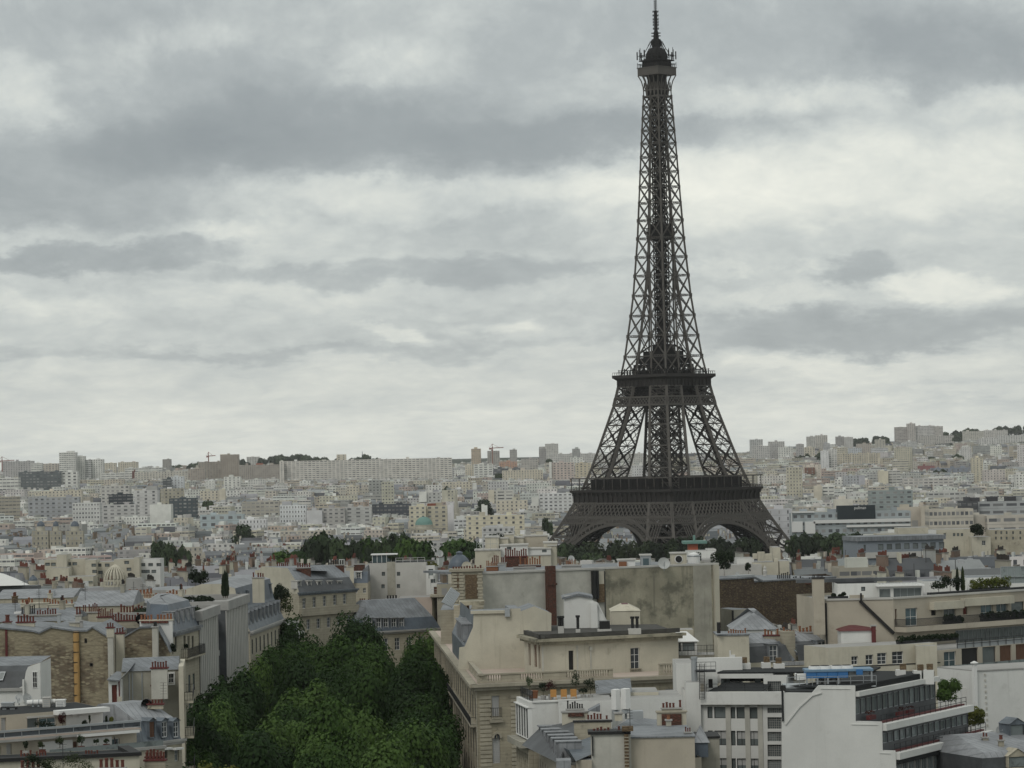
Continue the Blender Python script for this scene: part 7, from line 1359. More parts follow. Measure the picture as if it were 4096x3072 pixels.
 dd = Side(Shell(T4, [xy(p2) + e, xy(p2) + V((0, .2, 0)), xy(p2) + V((8, 0, 0)), xy(p2) + V((8, 0, 0)) + e], 0, 1, None), 0)
 for k in range(6): uu = dd.L - 3 - k * 3.4; dormer(T4, dd, uu, p2.z + .6, 1.2, 2.2, 2.0, ZINCL, 'case', False, .1)
 m = MB(); q0, q1 = R6(575, 570, Y - .3), R6(610, 510, Y - .3); m.box(q0.x, Y - .5, q0.z, q1.x, Y - .01, q1.z); m.build('vent_stack', GALV, T4); m = MB(); q0, q1 = R6(328, 540, Y - .2), R6(575, 522, Y - .2); m.box(q0.x, Y - .3, q0.z - .2, q1.x, Y + .6, q0.z + .2); m.build('coping', CREAM, T4)
 Y = 520; T5 = newT('stone_pier_house', 'limestone house with a tilted ribbed glass roof on the avenue, beyond the cream gable', 'building', (-10, Y)); S = block(T5, R6, 110, 330, 520, Y, 20, LIME); f = S.side(0); f.px(R6, 290, 480, 320, 560, 'brown'); S.build(ZINC); m = MB(); q = [R6(x, y, Y - .3) for x, y in ((122, 470), (190, 503), (245, 415), (185, 372))]; q[2].y += 5; q[3].y += 5; m.poly(q); o = m.build('glass_roof', GLASSG, T5); m = MB()
 for k in range(9): t_ = k / 8; m.beam(q[0].lerp(q[1], t_) + V((0, -.1, .05)), q[3].lerp(q[2], t_) + V((0, -.1, .05)), .16)
 m.build('glazing_bar', GALV, o); m = MB(); q0, q1 = R6(245, 490, Y - 4), R6(425, 458, Y - 4); m.box(q0.x, Y - 4, q0.z, q1.x, Y + 2, q1.z); m.build('stained_slab', STAIN2, T5); m = MB(); q0, q1 = R6(210, 690, Y - 3), R6(300, 490, Y - 3); m.box(q0.x, Y - 3, q0.z, q1.x, Y, q1.z); m.build('pier', CREAM2, T5)
corner_palace()
def stained_wall():
 A, B = R6(410, 262, 600), R7(748, 302, 623); zA = A.z; T = newT('long_stained_wall_house', 'long house with a huge stained blank party wall behind the corner palace', 'building', (15, 620)); fp = [xy(A), xy(B), xy(B) + V((-2, 26, 0)), xy(A) + V((-2, 26, 0))]; z = (A.z + B.z) / 2; S = Shell(T, fp, GZ, z, PALEREN); f = S.side(0); S.build()
 m = MB(); f.box(m, -.2, f.L + .2, z, z + .35, -1.0, .2); m.build('coping', CONCL, T); m = MB(); f.box(m, 0, f.L, z - .3, z + .1, -25, -1.01); m.build('roof', ZINC, T)
 r = f.rect(R6, 1295, 245, 1925, 700); m = MB(); f.box(m, r[0], f.L - 1.2, GZ, z - .02, .004, .12); m.build('lichen_stained_panel', STAIN2, T); m = MB(); r2 = f.rect(R7, 470, 350, 690, 1200); f.box(m, r2[0], r2[2], GZ, z - .02, .124, .2); m.build('grey_panel', GREYREN, T); m = MB(); f.box(m, f.L - 1.1, f.L, GZ, z - .02, .004, .5); m.build('cream_corner', CREAM, T)
 r = f.rect(R6, 862, 205, 928, 485); m = MB(); f.box(m, r[0], r[2], GZ, r[3], .004, 1.0); f.box(m, r[0] - .15, r[2] + .2, r[3] - 3.6, r[3] - 3.2, 1.002, 1.15); m.build('brick_flue', BRICK, T); r = f.rect(R6, 1192, 240, 1225, 440); m = MB(); f.box(m, r[0], r[0] + .7, r[1], r[3], .13, .9); f.box(m, r[0] + .9, r[0] + 1.3, r[1], r[3], .13, .8); m.build('black_flue', SOOT, T); r = f.rect(R6, 1285, 240, 1295, 560); m = MB(); f.box(m, r[0], r[2], r[1] - 4, r[3], .13, .3); m.build('drain_pipe', RAILM, T); r = f.rect(R6, 1235, 335, 1285, 465); m = MB(); f.box(m, r[0], r[2], r[1], r[3], .13, .5); m.build('old_hearth_recess', BRICKY, T); r = f.rect(R6, 1232, 245, 1285, 335); m = MB(); f.box(m, r[0], r[2], r[1], r[3], .13, .25); m.build('pale_patch', CREAM, T)
 Y = 597; S = block(T, R6, 188, 412, 245, Y, 25, CREAM2, name='pier_wall'); g = S.side(0); S.build(); m = MB()
 for x0, x1, y0, y1 in ((288, 380, 268, 440), (210, 245, 268, 365)): r = g.rect(R6, x0, y0, x1, y1); g.box(m, r[0], r[2], r[1], r[3], .004, .1)
 m.build('brown_panel', BRICKY, T); m = MB()
 for x in (212, 262, 395): r = g.uz(R6, x, 300); [g.box(m, r[0] - (.55 if k % 2 else .4), r[0] + (.55 if k % 2 else .4), S.z1 - .6 - k * .55, S.z1 - .2 - k * .55, .004, .2) for k in range(13)]
 m.build('quoin', CREAM2, T); m = MB(); g.box(m, -.4, g.L + .3, S.z1, S.z1 + .5, -4, .5); m.build('pier_cornice', LIME, T); chimney(T, R6, 195, 410, 232, 244, Y + 1.5, 1, 11, LIME, TERRA, (.5, .9), .2)
 for x0, x1, yt, yb, Y, n, mat, pot, d in ((635, 795, 212, 240, 612, 0, CONC, TERRA, 1.5), (985, 1125, 200, 240, 618, 0, CONC, TERRA, 2.0), (1015, 1085, 193, 205, 619, 7, CONC, TERRAO, 1.0), (440, 530, 205, 240, 612, 8, TERRAO, TERRAO, 1.0), (525, 580, 190, 240, 612, 0, GALV, TERRA, 1.0)): chimney(T, R6, x0, x1, yt, yb, Y, d, n, mat, pot, (.6, 1.0), .2)
 chimney(T, R6, 575, 735, 135, 235, 640, 1.5, 10, BRICK, TERRA, (1.0, 1.8), .28, capmat=TIN); chimney(T, R6, 678, 835, 195, 225, 628, 1, 9, BRICK, TERRAO, (1.0, 1.8), .24); chimney(T, R6, 480, 585, 180, 240, 633, 1, 8, LIME, TERRA, (.8, 1.5), .24)
 dish('big mesh dish on the long stained wall roof, beneath the lattice tower', R6, 1720, 185, 616, 1.15, az=.1); dish('pale dish with red pots below it on the long stained wall roof', R6, 1053, 152, 622, .65, az=.3); dish('cream dish beside the slate dome', R6, 300, 208, 606, .95, az=.2, mat=CREAM); dish('small grey dish left of the slate dome, above the trees', R6, 105, 118, 690, .7, az=.5)
 Y = 622
 for x0, y0, x1, y1, mat, lab in ((1390, 167, 1512, 215, WHITEP, 'white low hut on the long stained wall roof'), (1553, 132, 1625, 212, GALV, 'grey glazed lift hut on the long stained wall roof'), (1770, 118, 1882, 200, CREAM, 'yellow machine hut with a round black fan')):
  a, b = R6(x0, y0, Y), R6(x1, y0, Y); Tn = newT('roof_hut', lab, 'roof hut', ((a.x + b.x) / 2, Y + 2), z, 'huts on the long roof'); m = MB(); m.box(a.x, Y, z - .3, b.x, Y + 4, a.z); m.build('wall', mat, Tn); m = MB(); m.box(a.x - .2, Y - .2, a.z + .003, b.x + .2, Y + 4.2, a.z + .25); m.build('roof', CONCL, Tn); m = MB()
  if 'fan' in lab: q = R6(1826, 155, Y); m.tube((q.x, Y - .15, q.z), (q.x, Y - .02, q.z), .62, .62, 16); m.build('fan', SOOT, Tn); m = MB(); m.tube((q.x, Y - .05, q.z), (q.x, Y - .01, q.z), .8, .8, 16); m.build('fan_ring', WHITEP, Tn)
  elif 'glazed' in lab: m.box(a.x + .4, Y - .06, a.z - 1.8, b.x - .4, Y - .01, a.z - .5); m.build('pane', GLASSB, Tn)
  else: m.box(a.x + .1, Y - .4, z, a.x + 1.6, Y - .02, z + 1.0); m.build('orange_crate', TERRAO, Tn)
 a = R6(1895, 110, 640); Tn = newT('round_tank', 'white rounded tank beside the yellow machine hut', 'tank', (a.x + 3, 642), z); b = R6(1985, 110, 640); m = MB(); m.lathe(((a.x + b.x) / 2, 643, z), [((b.x - a.x) / 2, -1), ((b.x - a.x) / 2, a.z - z - 1), ((b.x - a.x) / 2 * .8, a.z - z - .3), (.02, a.z - z)], 20); m.build('shell', WHITEP, Tn); m = MB(); m.lathe(((a.x + b.x) / 2, 643, z), [((b.x - a.x) / 2 + .05, 1.0), ((b.x - a.x) / 2 + .12, 1.1), ((b.x - a.x) / 2 + .05, 1.3)], 20); m.build('hoop', GALV, Tn)
 dome(R6, 165, 330, 98, 235, 640, 'slate grey ribbed dome with a lantern, right of the avenue trees', SLATEB, name='slate_dome')
 Y = 720; T = newT('cream_stepped_house', 'cream stepped flats on the roofline hiding the left foot of the lattice tower', 'building', (R6(650, 100, Y).x, Y + 8), 22)
 for k, (x0, x1, yt, dy, mat) in enumerate(((432, 530, 2, 0, CREAM), (525, 598, 10, 3, CREAM), (570, 640, -20, 6, CREAM), (640, 710, 5, 8, CREAM), (708, 882, -8, 9, BEIGE), (855, 950, 42, -1, CREAM), (540, 740, 60, -4, WHITE), (740, 905, 85, -3, WHITE), (360, 545, 95, -6, CREAM), (885, 945, 62, -1.5, CREAM))): S = block(T, R6, x0, x1, yt, Y + dy, 8, mat, 22, CONC); f = S.side(0); k in (6,) and f.px(R6, 590, 68, 622, 86, 'dark'); k in (7,) and f.px(R6, 842, 84 + 4, 875, 106, 'dark'); S.build(CONC, S.z1 + .01); m = MB(); f.box(m, -.15, f.L + .15, S.z1 + .012, S.z1 + .3, -8, .15); m.build('coping', CONCL, T)
 chimney(T, R6, 725, 760, -60, 0, Y + 12, 2, 0, CONC); chimney(T, R6, 800, 850, -52, -10, Y + 12, 2, 0, CREAM); p = R6(650, -12, Y + 9); shrub('roof_shrub', 'roof garden bush on the cream stepped flats', V((p.x - 3, p.y, p.z - 1.4)), 1.6, LEAFD, 500, .35, (2.6, .8, .8)); railing(T, [R6(372, 90, Y - 6.5), R6(520, 90, Y - 6.5)], R6(450, 95, Y - 6).z, 3.0, GALV, w=.08)
 Y = 650; chimney(T, R6, 735, 905, 125, 215, 655, 1.4, 0, CREAM)
 A, B = R7(768, 470, 690), R7(2060, 545, 712); T = newT('brown_rubble_house', 'house with a long dark brown rubble wall, right of the stained wall', 'building', (50, 706), 22); z = A.z; fp = [xy(A), xy(B), xy(B) + V((0, 24, 0)), xy(A) + V((0, 24, 0))]; S = Shell(T, fp, 21, z - .9, RUB2); f = S.side(0); S.build(); m = MB(); xs = [f.uz(R7, x, 500)[0] for x in (1150, 1215)]; f.box(m, 0, xs[0], z - .9, z, -22, 0); o = m.build('raised_wall', RUB2, T)
 m = MB(); f.box(m, 0, xs[0], z, z + .3, -22, .2); f.box(m, xs[0], f.L, z - .9, z - .6, -22, .2); a, b = f.p(xs[0], z + .1, .2), f.p(xs[1] + .5, z - .7, .2); m.beam(a, b, .4); m.build('zinc_coping', ZINC, T); chimney(T, R7, 1405, 1560, 455, 520, 705, 1.2, 7, BRICK, SOOT, (.8, 1.4), .24); chimney(T, R7, 1580, 1780, 480, 520, 706, 1.2, 8, BRICK, SOOT, (.5, 1.0), .24); m = MB(); a, b = f.p(f.uz(R7, 1010, 440)[0], z + .4, -3), f.p(xs[1], z + .4, -3); m.beam(a, b, 3.0, .5); m.build('skylight', GALV, T); dish('tilted white dish by the dark rooftop tree', R7, 965, 408, 700, .6, az=-.8)
 p = R7(1270, 330, 722); Tn = newT('roof_finial', 'small pale statue like finial on the brown rubble house', 'statue', (p.x, 722), z); m = MB(); m.lathe((p.x, 722, p.z - 3.8), [(.9, -2), (.9, 1.2), (.45, 1.3), (.4, 2.4), (.5, 3.0), (.32, 3.3), (.36, 3.7), (.02, 4.2)], 10); m.build('figure', CONCL, Tn)
 p = R7(820, 330, 705); shrub('roof_tree', 'dark dense rooftop tree right of the stained wall', V((p.x, 705, z + .3)), 3.0, LEAFD, 1300, .5, (1, .9, 1.0), None, 'tree')
 for x, y, r in ((545, 260, 1.3), (1090, 350, 1.1)): p = R7(x, y, 730); shrub('roof_tree', 'slim rooftop sapling before the white wall, %s one' % ('left' if x < 800 else 'right'), V((p.x, 730, p.z - r)), r, LEAFD, 350, .4, (.8, .8, 1.3), None, 'tree')
 Y = 745; T = newT('white_wall_house', 'white and cream blank walled house with roof machines, right of the lattice tower base', 'building', (R7(1200, 300, Y).x, Y + 8), 22)
 for x0, x1, yt, dy, mat in ((412, 720, 245, 6, CONC), (720, 1235, 305, 0, CONCL), (1145, 1420, 275, 3, CREAM), (1430, 1540, 262, 3.2, CREAM), (1360, 1442, 110, 14, CREAM), (960, 1150, 230, 8, WHITE), (415, 730, 150, 16, WHITE), (640, 732, 130, 20, WHITE)): S = block(T, R7, x0, x1, yt, Y + dy, 10, mat, 22); S.build(CONC, S.z1 + .01)
 for k, (x0, x1, y0, y1) in enumerate(((1140, 1190, 180, 235), (1192, 1270, 160, 260), (1270, 1350, 180, 255), (1370, 1420, 235, 275))): a, b = R7(x0, y0, Y + 4), R7(x1, y1, Y + 4); m = MB(); m.box(a.x, Y + 4, b.z, b.x, Y + 6, a.z); m.box(a.x + .3, Y + 3.9, b.z + .3, (a.x + b.x) / 2 - .1, Y + 3.99, a.z - .4); m.box((a.x + b.x) / 2 + .1, Y + 3.9, b.z + .3, b.x - .3, Y + 3.99, a.z - .4); m.build('roof_machine', CREAM, T)
 dish('white dish by the roof machines, right of the lattice tower', R7, 1495, 195, 760, .8, az=.5)
 Y = 690; T = newT('salmon_rooftop', 'bright orange-red hut on a green copper roof before the lattice tower', 'roof hut', (R7(480, 80, 900).x, 900), 22); a, b = R7(425, 70, 900), R7(530, 108, 900); m = MB(); m.box(a.x, 900, 20, b.x, 906, a.z); m.build('wall', plain('salmon_paint', (.40, .11, .06), .7), T); m = MB(); m.box(a.x - 1.5, 899, a.z, b.x + 2.5, 908, a.z + .7); m.box(a.x + 2, 901, a.z + .7, b.x - 1, 906, a.z + 2.2); m.build('roof', COPPER, T)
stained_wall()
def beige_right():
 A, B = R8(540, 450, 447), R8(1030, 455, 447); T = newT('beige_stepped_flats', 'beige stepped flats with planted terraces and balconies on the right', 'building', (58, 460)); z = R8(780, 450, 447).z; C = xy(R8(2080, 395, 466)); fp = [xy(A), xy(B), C, C + V((-6, 18, 0)), xy(A) + V((-2, 22, 0))]; S = Shell(T, fp, GZ, z, BEIGE); w = S.side(0); f = S.side(1); zb = f.uz(R8, 1300, 625)[1]
 for x0, y0, x1, y1, st in ((1043, 515, 1060, 632, 'brown'), (1118, 510, 1208, 632, 'blue'), (1303, 495, 1340, 560, 'hole'), (1392, 490, 1480, 612, 'band'), (1532, 485, 1565, 552, 'red'), (1660, 478, 1748, 600, 'blue'), (1772, 470, 1855, 595, 'blue'), (1880, 465, 1975, 590, 'dark')): f.px(R8, x0, y0, x1, y1, st)
 zl = f.uz(R8, 1700, 705)[1]; f.win((f.uz(R8, 1480, 700)[0], zl - 1.3, f.L - 1, zl + 1.0), 'band')
 S.build(); m = MB(); m.poly([(*p, z - .35) for p in fp]); m.build('roof', CONC, T); m = MB(); f.box(m, 0, f.L, z, z + .25, -.5, .2); w.box(m, 0, w.L, z, z + .25, -.5, .15); m.build('coping', CONCL, T)
 chimney(T, R8, 452, 533, 288, 700, 446.2, 1.6, 8, BEIGE, SOOT, (.25, .4), .2, capmat=SOOT); m = MB(); a, b = w.uz(R8, 790, 455), w.uz(R8, 1035, 690); m.beam(w.p(a[0], a[1], .2), w.p(b[0], b[1], .2), .42); q = w.uz(R8, 797, 400); w.box(m, q[0] - .12, q[0] + .12, a[1], q[1], .1, .35); q = w.uz(R8, 548, 560); w.box(m, q[0] - .1, q[0] + .1, 30, z - .3, .01, .2); m.build('drain_pipe', SOOT, T)
 m = MB(); q = w.rect(R8, 718, 415, 820, 452); w.box(m, q[0], q[2], z + .252, q[3], -.5, .0); m.build('raised_parapet', BEIGE, T)
 balcony(T, f, .2, f.L, zb, 2.2, 1.05, BEIGE, RAILM, .7, bars=.11); q = f.rect(R8, 1290, 470, 1870, 492); m = MB(); f.box(m, q[0], f.uz(R8, 1510, 470)[0] - .05, q[1] + .2, q[3] + .1, .004, .9); f.box(m, f.uz(R8, 1510, 470)[0] + .05, q[2], q[1] + .4, q[3] + .3, .004, .9); m.build('rolled_awning', CREAM, T)
 A2, B2 = R8(1345, 790, 440), R8(2080, 735, 455); z2 = f.uz(R8, 1700, 752, 3)[1]; n = f.n; fq = [xy(R8(1345, 790, 438)), xy(R8(2080, 760, 452)), C - V((0, .1, 0)), xy(B) + V((.5, -.02, 0))]; S = Shell(T, fq, GZ, z2, BEIGE, 'loggia_wall'); g = S.side(0)
 for x0, y0, x1, y1, st in ((1395, 825, 1487, 945, 'blue'), (1522, 800, 1645, 940, 'hole'), (1672, 790, 1772, 905, 'dark'), (1797, 780, 1885, 905, 'brown'), (1912, 770, 2000, 900, 'brown'), (1395, 990, 1490, 1030, 'brown'), (1522, 980, 1640, 1060, 'brown')): g.px(R8, x0, y0, x1, y1, st)
 S.build(CONC); zl2 = g.uz(R8, 1700, 930)[1]; balcony(T, g, g.uz(R8, 1385, 950)[0], g.L, zl2 - .3, 1.2, 1.0, BEIGE, GLASSG, .5, solid=True); railing(T, [g.p(g.uz(R8, 1500, 740)[0], 0, -.2), g.p(g.L, 0, -.2)], z2, 1.1, RAILM, bars=.0, post=1.6, w=.07); m = MB(); g.box(m, g.uz(R8, 1500, 740)[0], g.L, z2, z2 + .7, -.35, -.3); m.build('balcony_panel', GALV, T)
 def hedge(label, s, c, x0, x1, y0, y1, off, mat, n=900, size=.28, base=None):
  a, b = s.uz(c, x0, y1, off), s.uz(c, x1, y0, off); Tn = thing('hedge', label, 'hedge', s.p((a[0] + b[0]) / 2, a[1], off), 'planted hedges on the right terraces'); m = MB(); rnd = random.Random(int(x0)); L = b[0] - a[0]; k = max(2, int(L / 1.1)); h = b[1] - a[1]
  for i in range(k): p = s.p(a[0] + (i + .5) * L / k, a[1] + h * .5, off); leaves(m, p, h * rnd.uniform(.62, .85), n // k + 60, size, rnd, (1.1, .8, 1))
  m.build('foliage', mat, Tn); m = MB(); s.box(m, a[0], b[0], a[1] - .05, a[1] + .35, off - .3, off + .3); m.build('planter_box', RAILM, Tn)
 hedge('thick dark hedge on the lower right terrace below the beige balconies', g, R8, 1065, 1490, 690, 768, -1.2, LEAFD, 2200); hedge('green hedge on the balcony before the cream awnings', f, R8, 1395, 1520, 560, 622, 1.6, LEAFD); hedge('long bushy hedge at the right end of the beige balcony', f, R8, 1665, 2040, 520, 600, 1.6, LEAFD, 1800); hedge('low dark hedge on the beige roof terrace, left part', w, R8, 560, 705, 405, 442, -.8, LEAFD, 500); hedge('long dark hedge along the beige roof terrace edge', f, R8, 1285, 1990, 372, 415, -.7, LEAFD, 2600); hedge('tall bright hedge on the far right roof terrace', f, R8, 1590, 1860, 295, 385, -2.5, LEAFY, 1800)
 for x, y, h, lab in ((1491, 250, 3.0, 'left one of two slim cypresses on the beige roof terrace'), (1530, 248, 3.1, 'right one of two slim cypresses on the beige roof terrace')): p = R8(x, y, 468); cypress(lab, V((p.x, p.y, p.z - h)), h, .3, 'two terrace cypresses')
 p = R8(1440, 330, 467); shrub('umbrella_pine', 'dark umbrella pine on the beige roof terrace', V((p.x, p.y, z)), 1.6, LEAFD, 900, .25, (1.1, .9, .8), None, 'tree'); p = R8(1358, 375, 466); shrub('roof_shrub', 'round dark bush left of the umbrella pine', V((p.x, p.y, z)), 1.1, LEAFD, 500, .25, (1.2, .9, .8))
 S = block(T, R8, 630, 925, 330, 462, 8, WHITE, z - .4, CONC, name='roof_room_wall'); q = S.side(0); q.px(R8, 800, 355, 830, 385, 'dark'); S.build(BLACKR); S = block(T, R8, 925, 1240, 350, 461, 9, WHITE, z - .4, CONC, name='conservatory_wall'); q = S.side(0); q.px(R8, 930, 370, 1012, 435, 'band'); q.px(R8, 1032, 365, 1235, 435, 'band'); S.build(); m = MB(); q.box(m, -.3, q.L + .3, S.z1, S.z1 + .15, -9, .6)
 for k in range(14): uu = q.L * k / 13; q.box(m, uu - .05, uu + .05, S.z1 + .152, S.z1 + .25, -6, .5)
 m.build('glass_roof', WHITEP, T); m = MB(); q.box(m, -11, q.L, S.z1 + .5, S.z1 + 1.0, -8, -6); m.build('roof_duct', SLATE, T); S = block(T, R8, 1250, 1560, 312, 474, 8, WHITE, z - .4, ZINC, name='roof_room_wall'); S.build(ZINC); S = block(T, R8, 1560, 2080, 285, 478, 9, WHITE, z - .4, ZINC, name='roof_room_wall'); q = S.side(0); q.win((5, z + .5, 11, z + 3), 'band'); S.build(ZINC)
 Y = 440; T = newT('red_roofed_white_house', 'low white house with a dark red tin roof before the beige wall', 'building', (R8(780, 700, Y).x, Y + 3)); S = block(T, R8, 655, 900, 672, Y, 5, WHITE); S.build(); f = S.side(0); rings(T, S.fp, [(-.25, S.z1), (.3, S.z1 + .25), ([2.2, 2.2, 1, 1.5], S.z1 + .6)], [TIN, TIN]); chimney(T, R8, 875, 905, 630, 760, Y - .5, .6, 0, TIN)
 T = newT('white_attic_house', 'long cream house with white attic windows before the loggia flats', 'building', (R8(900, 800, 432).x, 436)); A, B = R8(560, 790, 430), R8(1345, 760, 436); fp = fpfrom(A, B, 7); z = (A.z + B.z) / 2; S = Shell(T, fp, GZ, z, CREAM); f = S.side(0)
 for x0, y0, x1, y1 in ((730, 855, 778, 915), (832, 845, 888, 915), (915, 832, 985, 912), (1022, 822, 1105, 908)): f.px(R8, x0, y0, x1, y1, 'case')
 S.build(CONC); m = MB(); zz = f.uz(R8, 1000, 918)[1]; f.box(m, 0, f.L, zz - 1.0, zz, .004, .8); m.build('ledge', CREAM, T); m = MB(); f.box(m, -.1, f.L, zz + .002, zz + .12, .3, .85); m.build('gutter', RAILM, T); S = block(T, R8, 1195, 1345, 780, 433, 4, CREAM, name='end_wall'); S.build(CONC)
 Y = 445; A, B = R7(1090, 1400, Y), R7(2095, 1330, Y + 4); T = newT('slate_mansard_house', 'double slate mansard with two blue-grey dormers behind the black flat roof', 'building', ((A.x + B.x) / 2, Y + 6)); z = R7(1300, 1385, Y).z; fp = fpfrom(A, B, 11); S = Shell(T, fp, GZ, z, CREAM); f = S.side(0); S.build(); zm = f.uz(R7, 1300, 1165, -1.8)[1]; uA = [f.uz(R7, x, 1300)[0] for x in (1590, 1640)]
 for k, (u0, u1) in enumerate(((0, uA[0]), (uA[1], f.L))):
  m = MB(); e = [(0, z + .02, .0), (.5, z + 2.2, -.6), (.9, zm, -1.8)]; sh = [0, .3 * (k == 0) + .3, 1.0]
  for j in range(2): m.poly([f.p(u0, e[j][1], e[j][2]), f.p(u1 - sh[j] * 1.2, e[j][1], e[j][2]), f.p(u1 - sh[j + 1] * 1.6, e[j + 1][1], e[j + 1][2]), f.p(u0, e[j + 1][1], e[j + 1][2])])
  m.poly([f.p(u1, z, 0), f.p(u1, z, -9), f.p(u1 - 1.6, zm, -6), f.p(u1 - 1.6, zm, -1.8)]); m.build('mansard', SLATE, T); m = MB(); m.poly([f.p(u0, zm + .01, -1.7), f.p(u1 - 1.5, zm + .01, -1.7), f.p(u1 - 2.2, zm + 1.3, -5), f.p(u0 + .3, zm + 1.3, -5)]); m.poly([f.p(u0 + .3, zm + 1.3, -5), f.p(u1 - 2.2, zm + 1.3, -5), f.p(u1 - 2, zm, -10), f.p(u0, zm, -10)]); m.build('roof', ZINCL, T)
  m = MB(); m.beam(f.p(u1 - .05, z + .05, .1), f.p(u1 - 1.6, zm + .1, -1.7), .35); m.build('verge', ZINC, T)
 for x, y in ((1365, 1370), (1905, 1330)): q = f.uz(R7, x, y, .1); dormer(T, f, q[0], q[1], 1.15, 2.2, 3.0, ZINC, 'case', False, .15)
 for x0, y0, x1, y1 in ((1100, 1265, 1160, 1320), (1430, 1240, 1510, 1290), (1615, 1225, 1690, 1275), (1940, 1190, 2000, 1250)): a, b = f.uz(R7, x0, y1, -.55), f.uz(R7, x1, y0, -1.3); skylight(T, [f.p(a[0], a[1], -.45), f.p(b[0], a[1], -.45), f.p(b[0] - .3, b[1], -1.25), f.p(a[0] - .3, b[1], -1.25)])
 chimney(T, R7, 1260, 1605, 1075, 1180, Y + 4, 1.0, 10, LIME, TERRAO, (.5, 1.0), .2, capmat=TIN); m = MB(); q0, q1 = f.uz(R7, 1480, 1200, -1), f.uz(R7, 1605, 1200, -1); f.box(m, q0[0], q1[0], z, zm + 1.5, -4, -.9); m.build('firewall', LIME, T); chimney(T, R7, 1640, 2115, 1040, 1190, Y + 7, .9, 12, LIME, TERRAO, (.4, .8), .2)
 m = MB(); f.box(m, f.uz(R7, 1460, 1370)[0], f.L, z - .5, z - .05, .004, .7); m.build('gutter', ZINCL, T); m = MB(); f.box(m, 0, f.L, z - 1.8, z - .6, .004, 1.2); m.build('ledge', CREAM, T)
 T = newT('cream_gable_block', 'small cream gabled block with orange pots, left of the slate mansard', 'building', (R7(900, 1200, 440).x, 444)); S = block(T, R7, 745, 1095, 1085, 440, 8, CREAM); f = S.side(0); S.build(ZINC); m = MB(); f.box(m, -.1, f.L + .1, S.z1, S.z1 + .2, -8, .15); m.build('coping', ZINC, T); chimney(T, R7, 835, 1070, 1080, 1110, 442, 1, 9, LIME, TERRAO, (.5, 1.0), .22); m = MB(); q = f.uz(R7, 885, 1290); f.box(m, q[0] - .1, q[0] + .1, q[1] - .9, q[1] + .5, .01, .2); q = f.uz(R7, 915, 1320); f.box(m, q[0] - .3, q[0] + .3, q[1] - .4, q[1] + .3, .01, .3); m.build('wall_vent', WHITEP, T)
 m = MB(); q0, q1 = R7(745, 1060, 439), R7(778, 940, 439); m.box(q0.x, 439, q0.z, q1.x, 440, q1.z); m.build('black_flue', SOOT, T)
 Y = 640; T = newT('lift_house', 'dark grey concrete lift house before the brown rubble wall', 'roof house', (R7(950, 850, Y).x, Y + 3), GZ); A, B = R7(905, 800, Y), R7(1115, 765, Y + 2); C0 = R7(780, 795, Y + 8); fp = [xy(C0), xy(A), xy(B), xy(B) + V((-4, 8, 0))]; S = Shell(T, fp, GZ, A.z, GREYREN); S.build(ZINC, A.z + .01); m = MB(); f = S.side(1); f.box(m, -.05, .3, GZ, A.z - .1, .004, .2); m.build('corner_pier', SOOT, T)
 T = newT('low_zinc_house', 'low house with a pale zinc hipped roof before the brown rubble wall', 'building', (R7(1200, 980, 530).x, 536)); S = block(T, R7, 930, 1405, 1020, 525, 14, WHITE); S.build(); rings(T, S.fp, [(-.3, S.z1), ([4, 4, 4, 4], S.z1 + 3.0)], [ZINCL, ZINCL])
 T = newT('white_veranda', 'white roof veranda with a dark window beside the corner palace', 'roof house', (R7(420, 1200, 452).x, 455), 45); S = block(T, R7, 315, 520, 1150, 450, 5, WHITE, 40); f = S.side(0); f.px(R7, 360, 1165, 495, 1255, 'dark'); f.px(R7, 318, 1165, 342, 1260, 'dark'); S.build(); m = MB(); m.poly([f.p(-.2, S.z1, .3), f.p(f.L + .3, S.z1, .3), f.p(f.L - 1.2, S.z1 + 1.2, -4), f.p(-.2, S.z1 + 1.2, -4)]); m.build('roof', WHITEP, T); railing(T, [R7(315, 1290, 448.5), R7(735, 1290, 449)], R7(500, 1300, 448.5).z, 1.3, RAILM, bars=.2); S = block(T, R7, 322, 740, 1300, 449.2, 6, GREYREN, GZ, name='lower_wall'); f = S.side(0); f.px(R7, 355, 1340, 435, 1380, 'hole'); S.build(CONC)
 S = block(T, R7, 320, 480, 1020, 470, 5, CREAM, 40, name='cream_back_wall'); S.build(CONC)
beige_right()
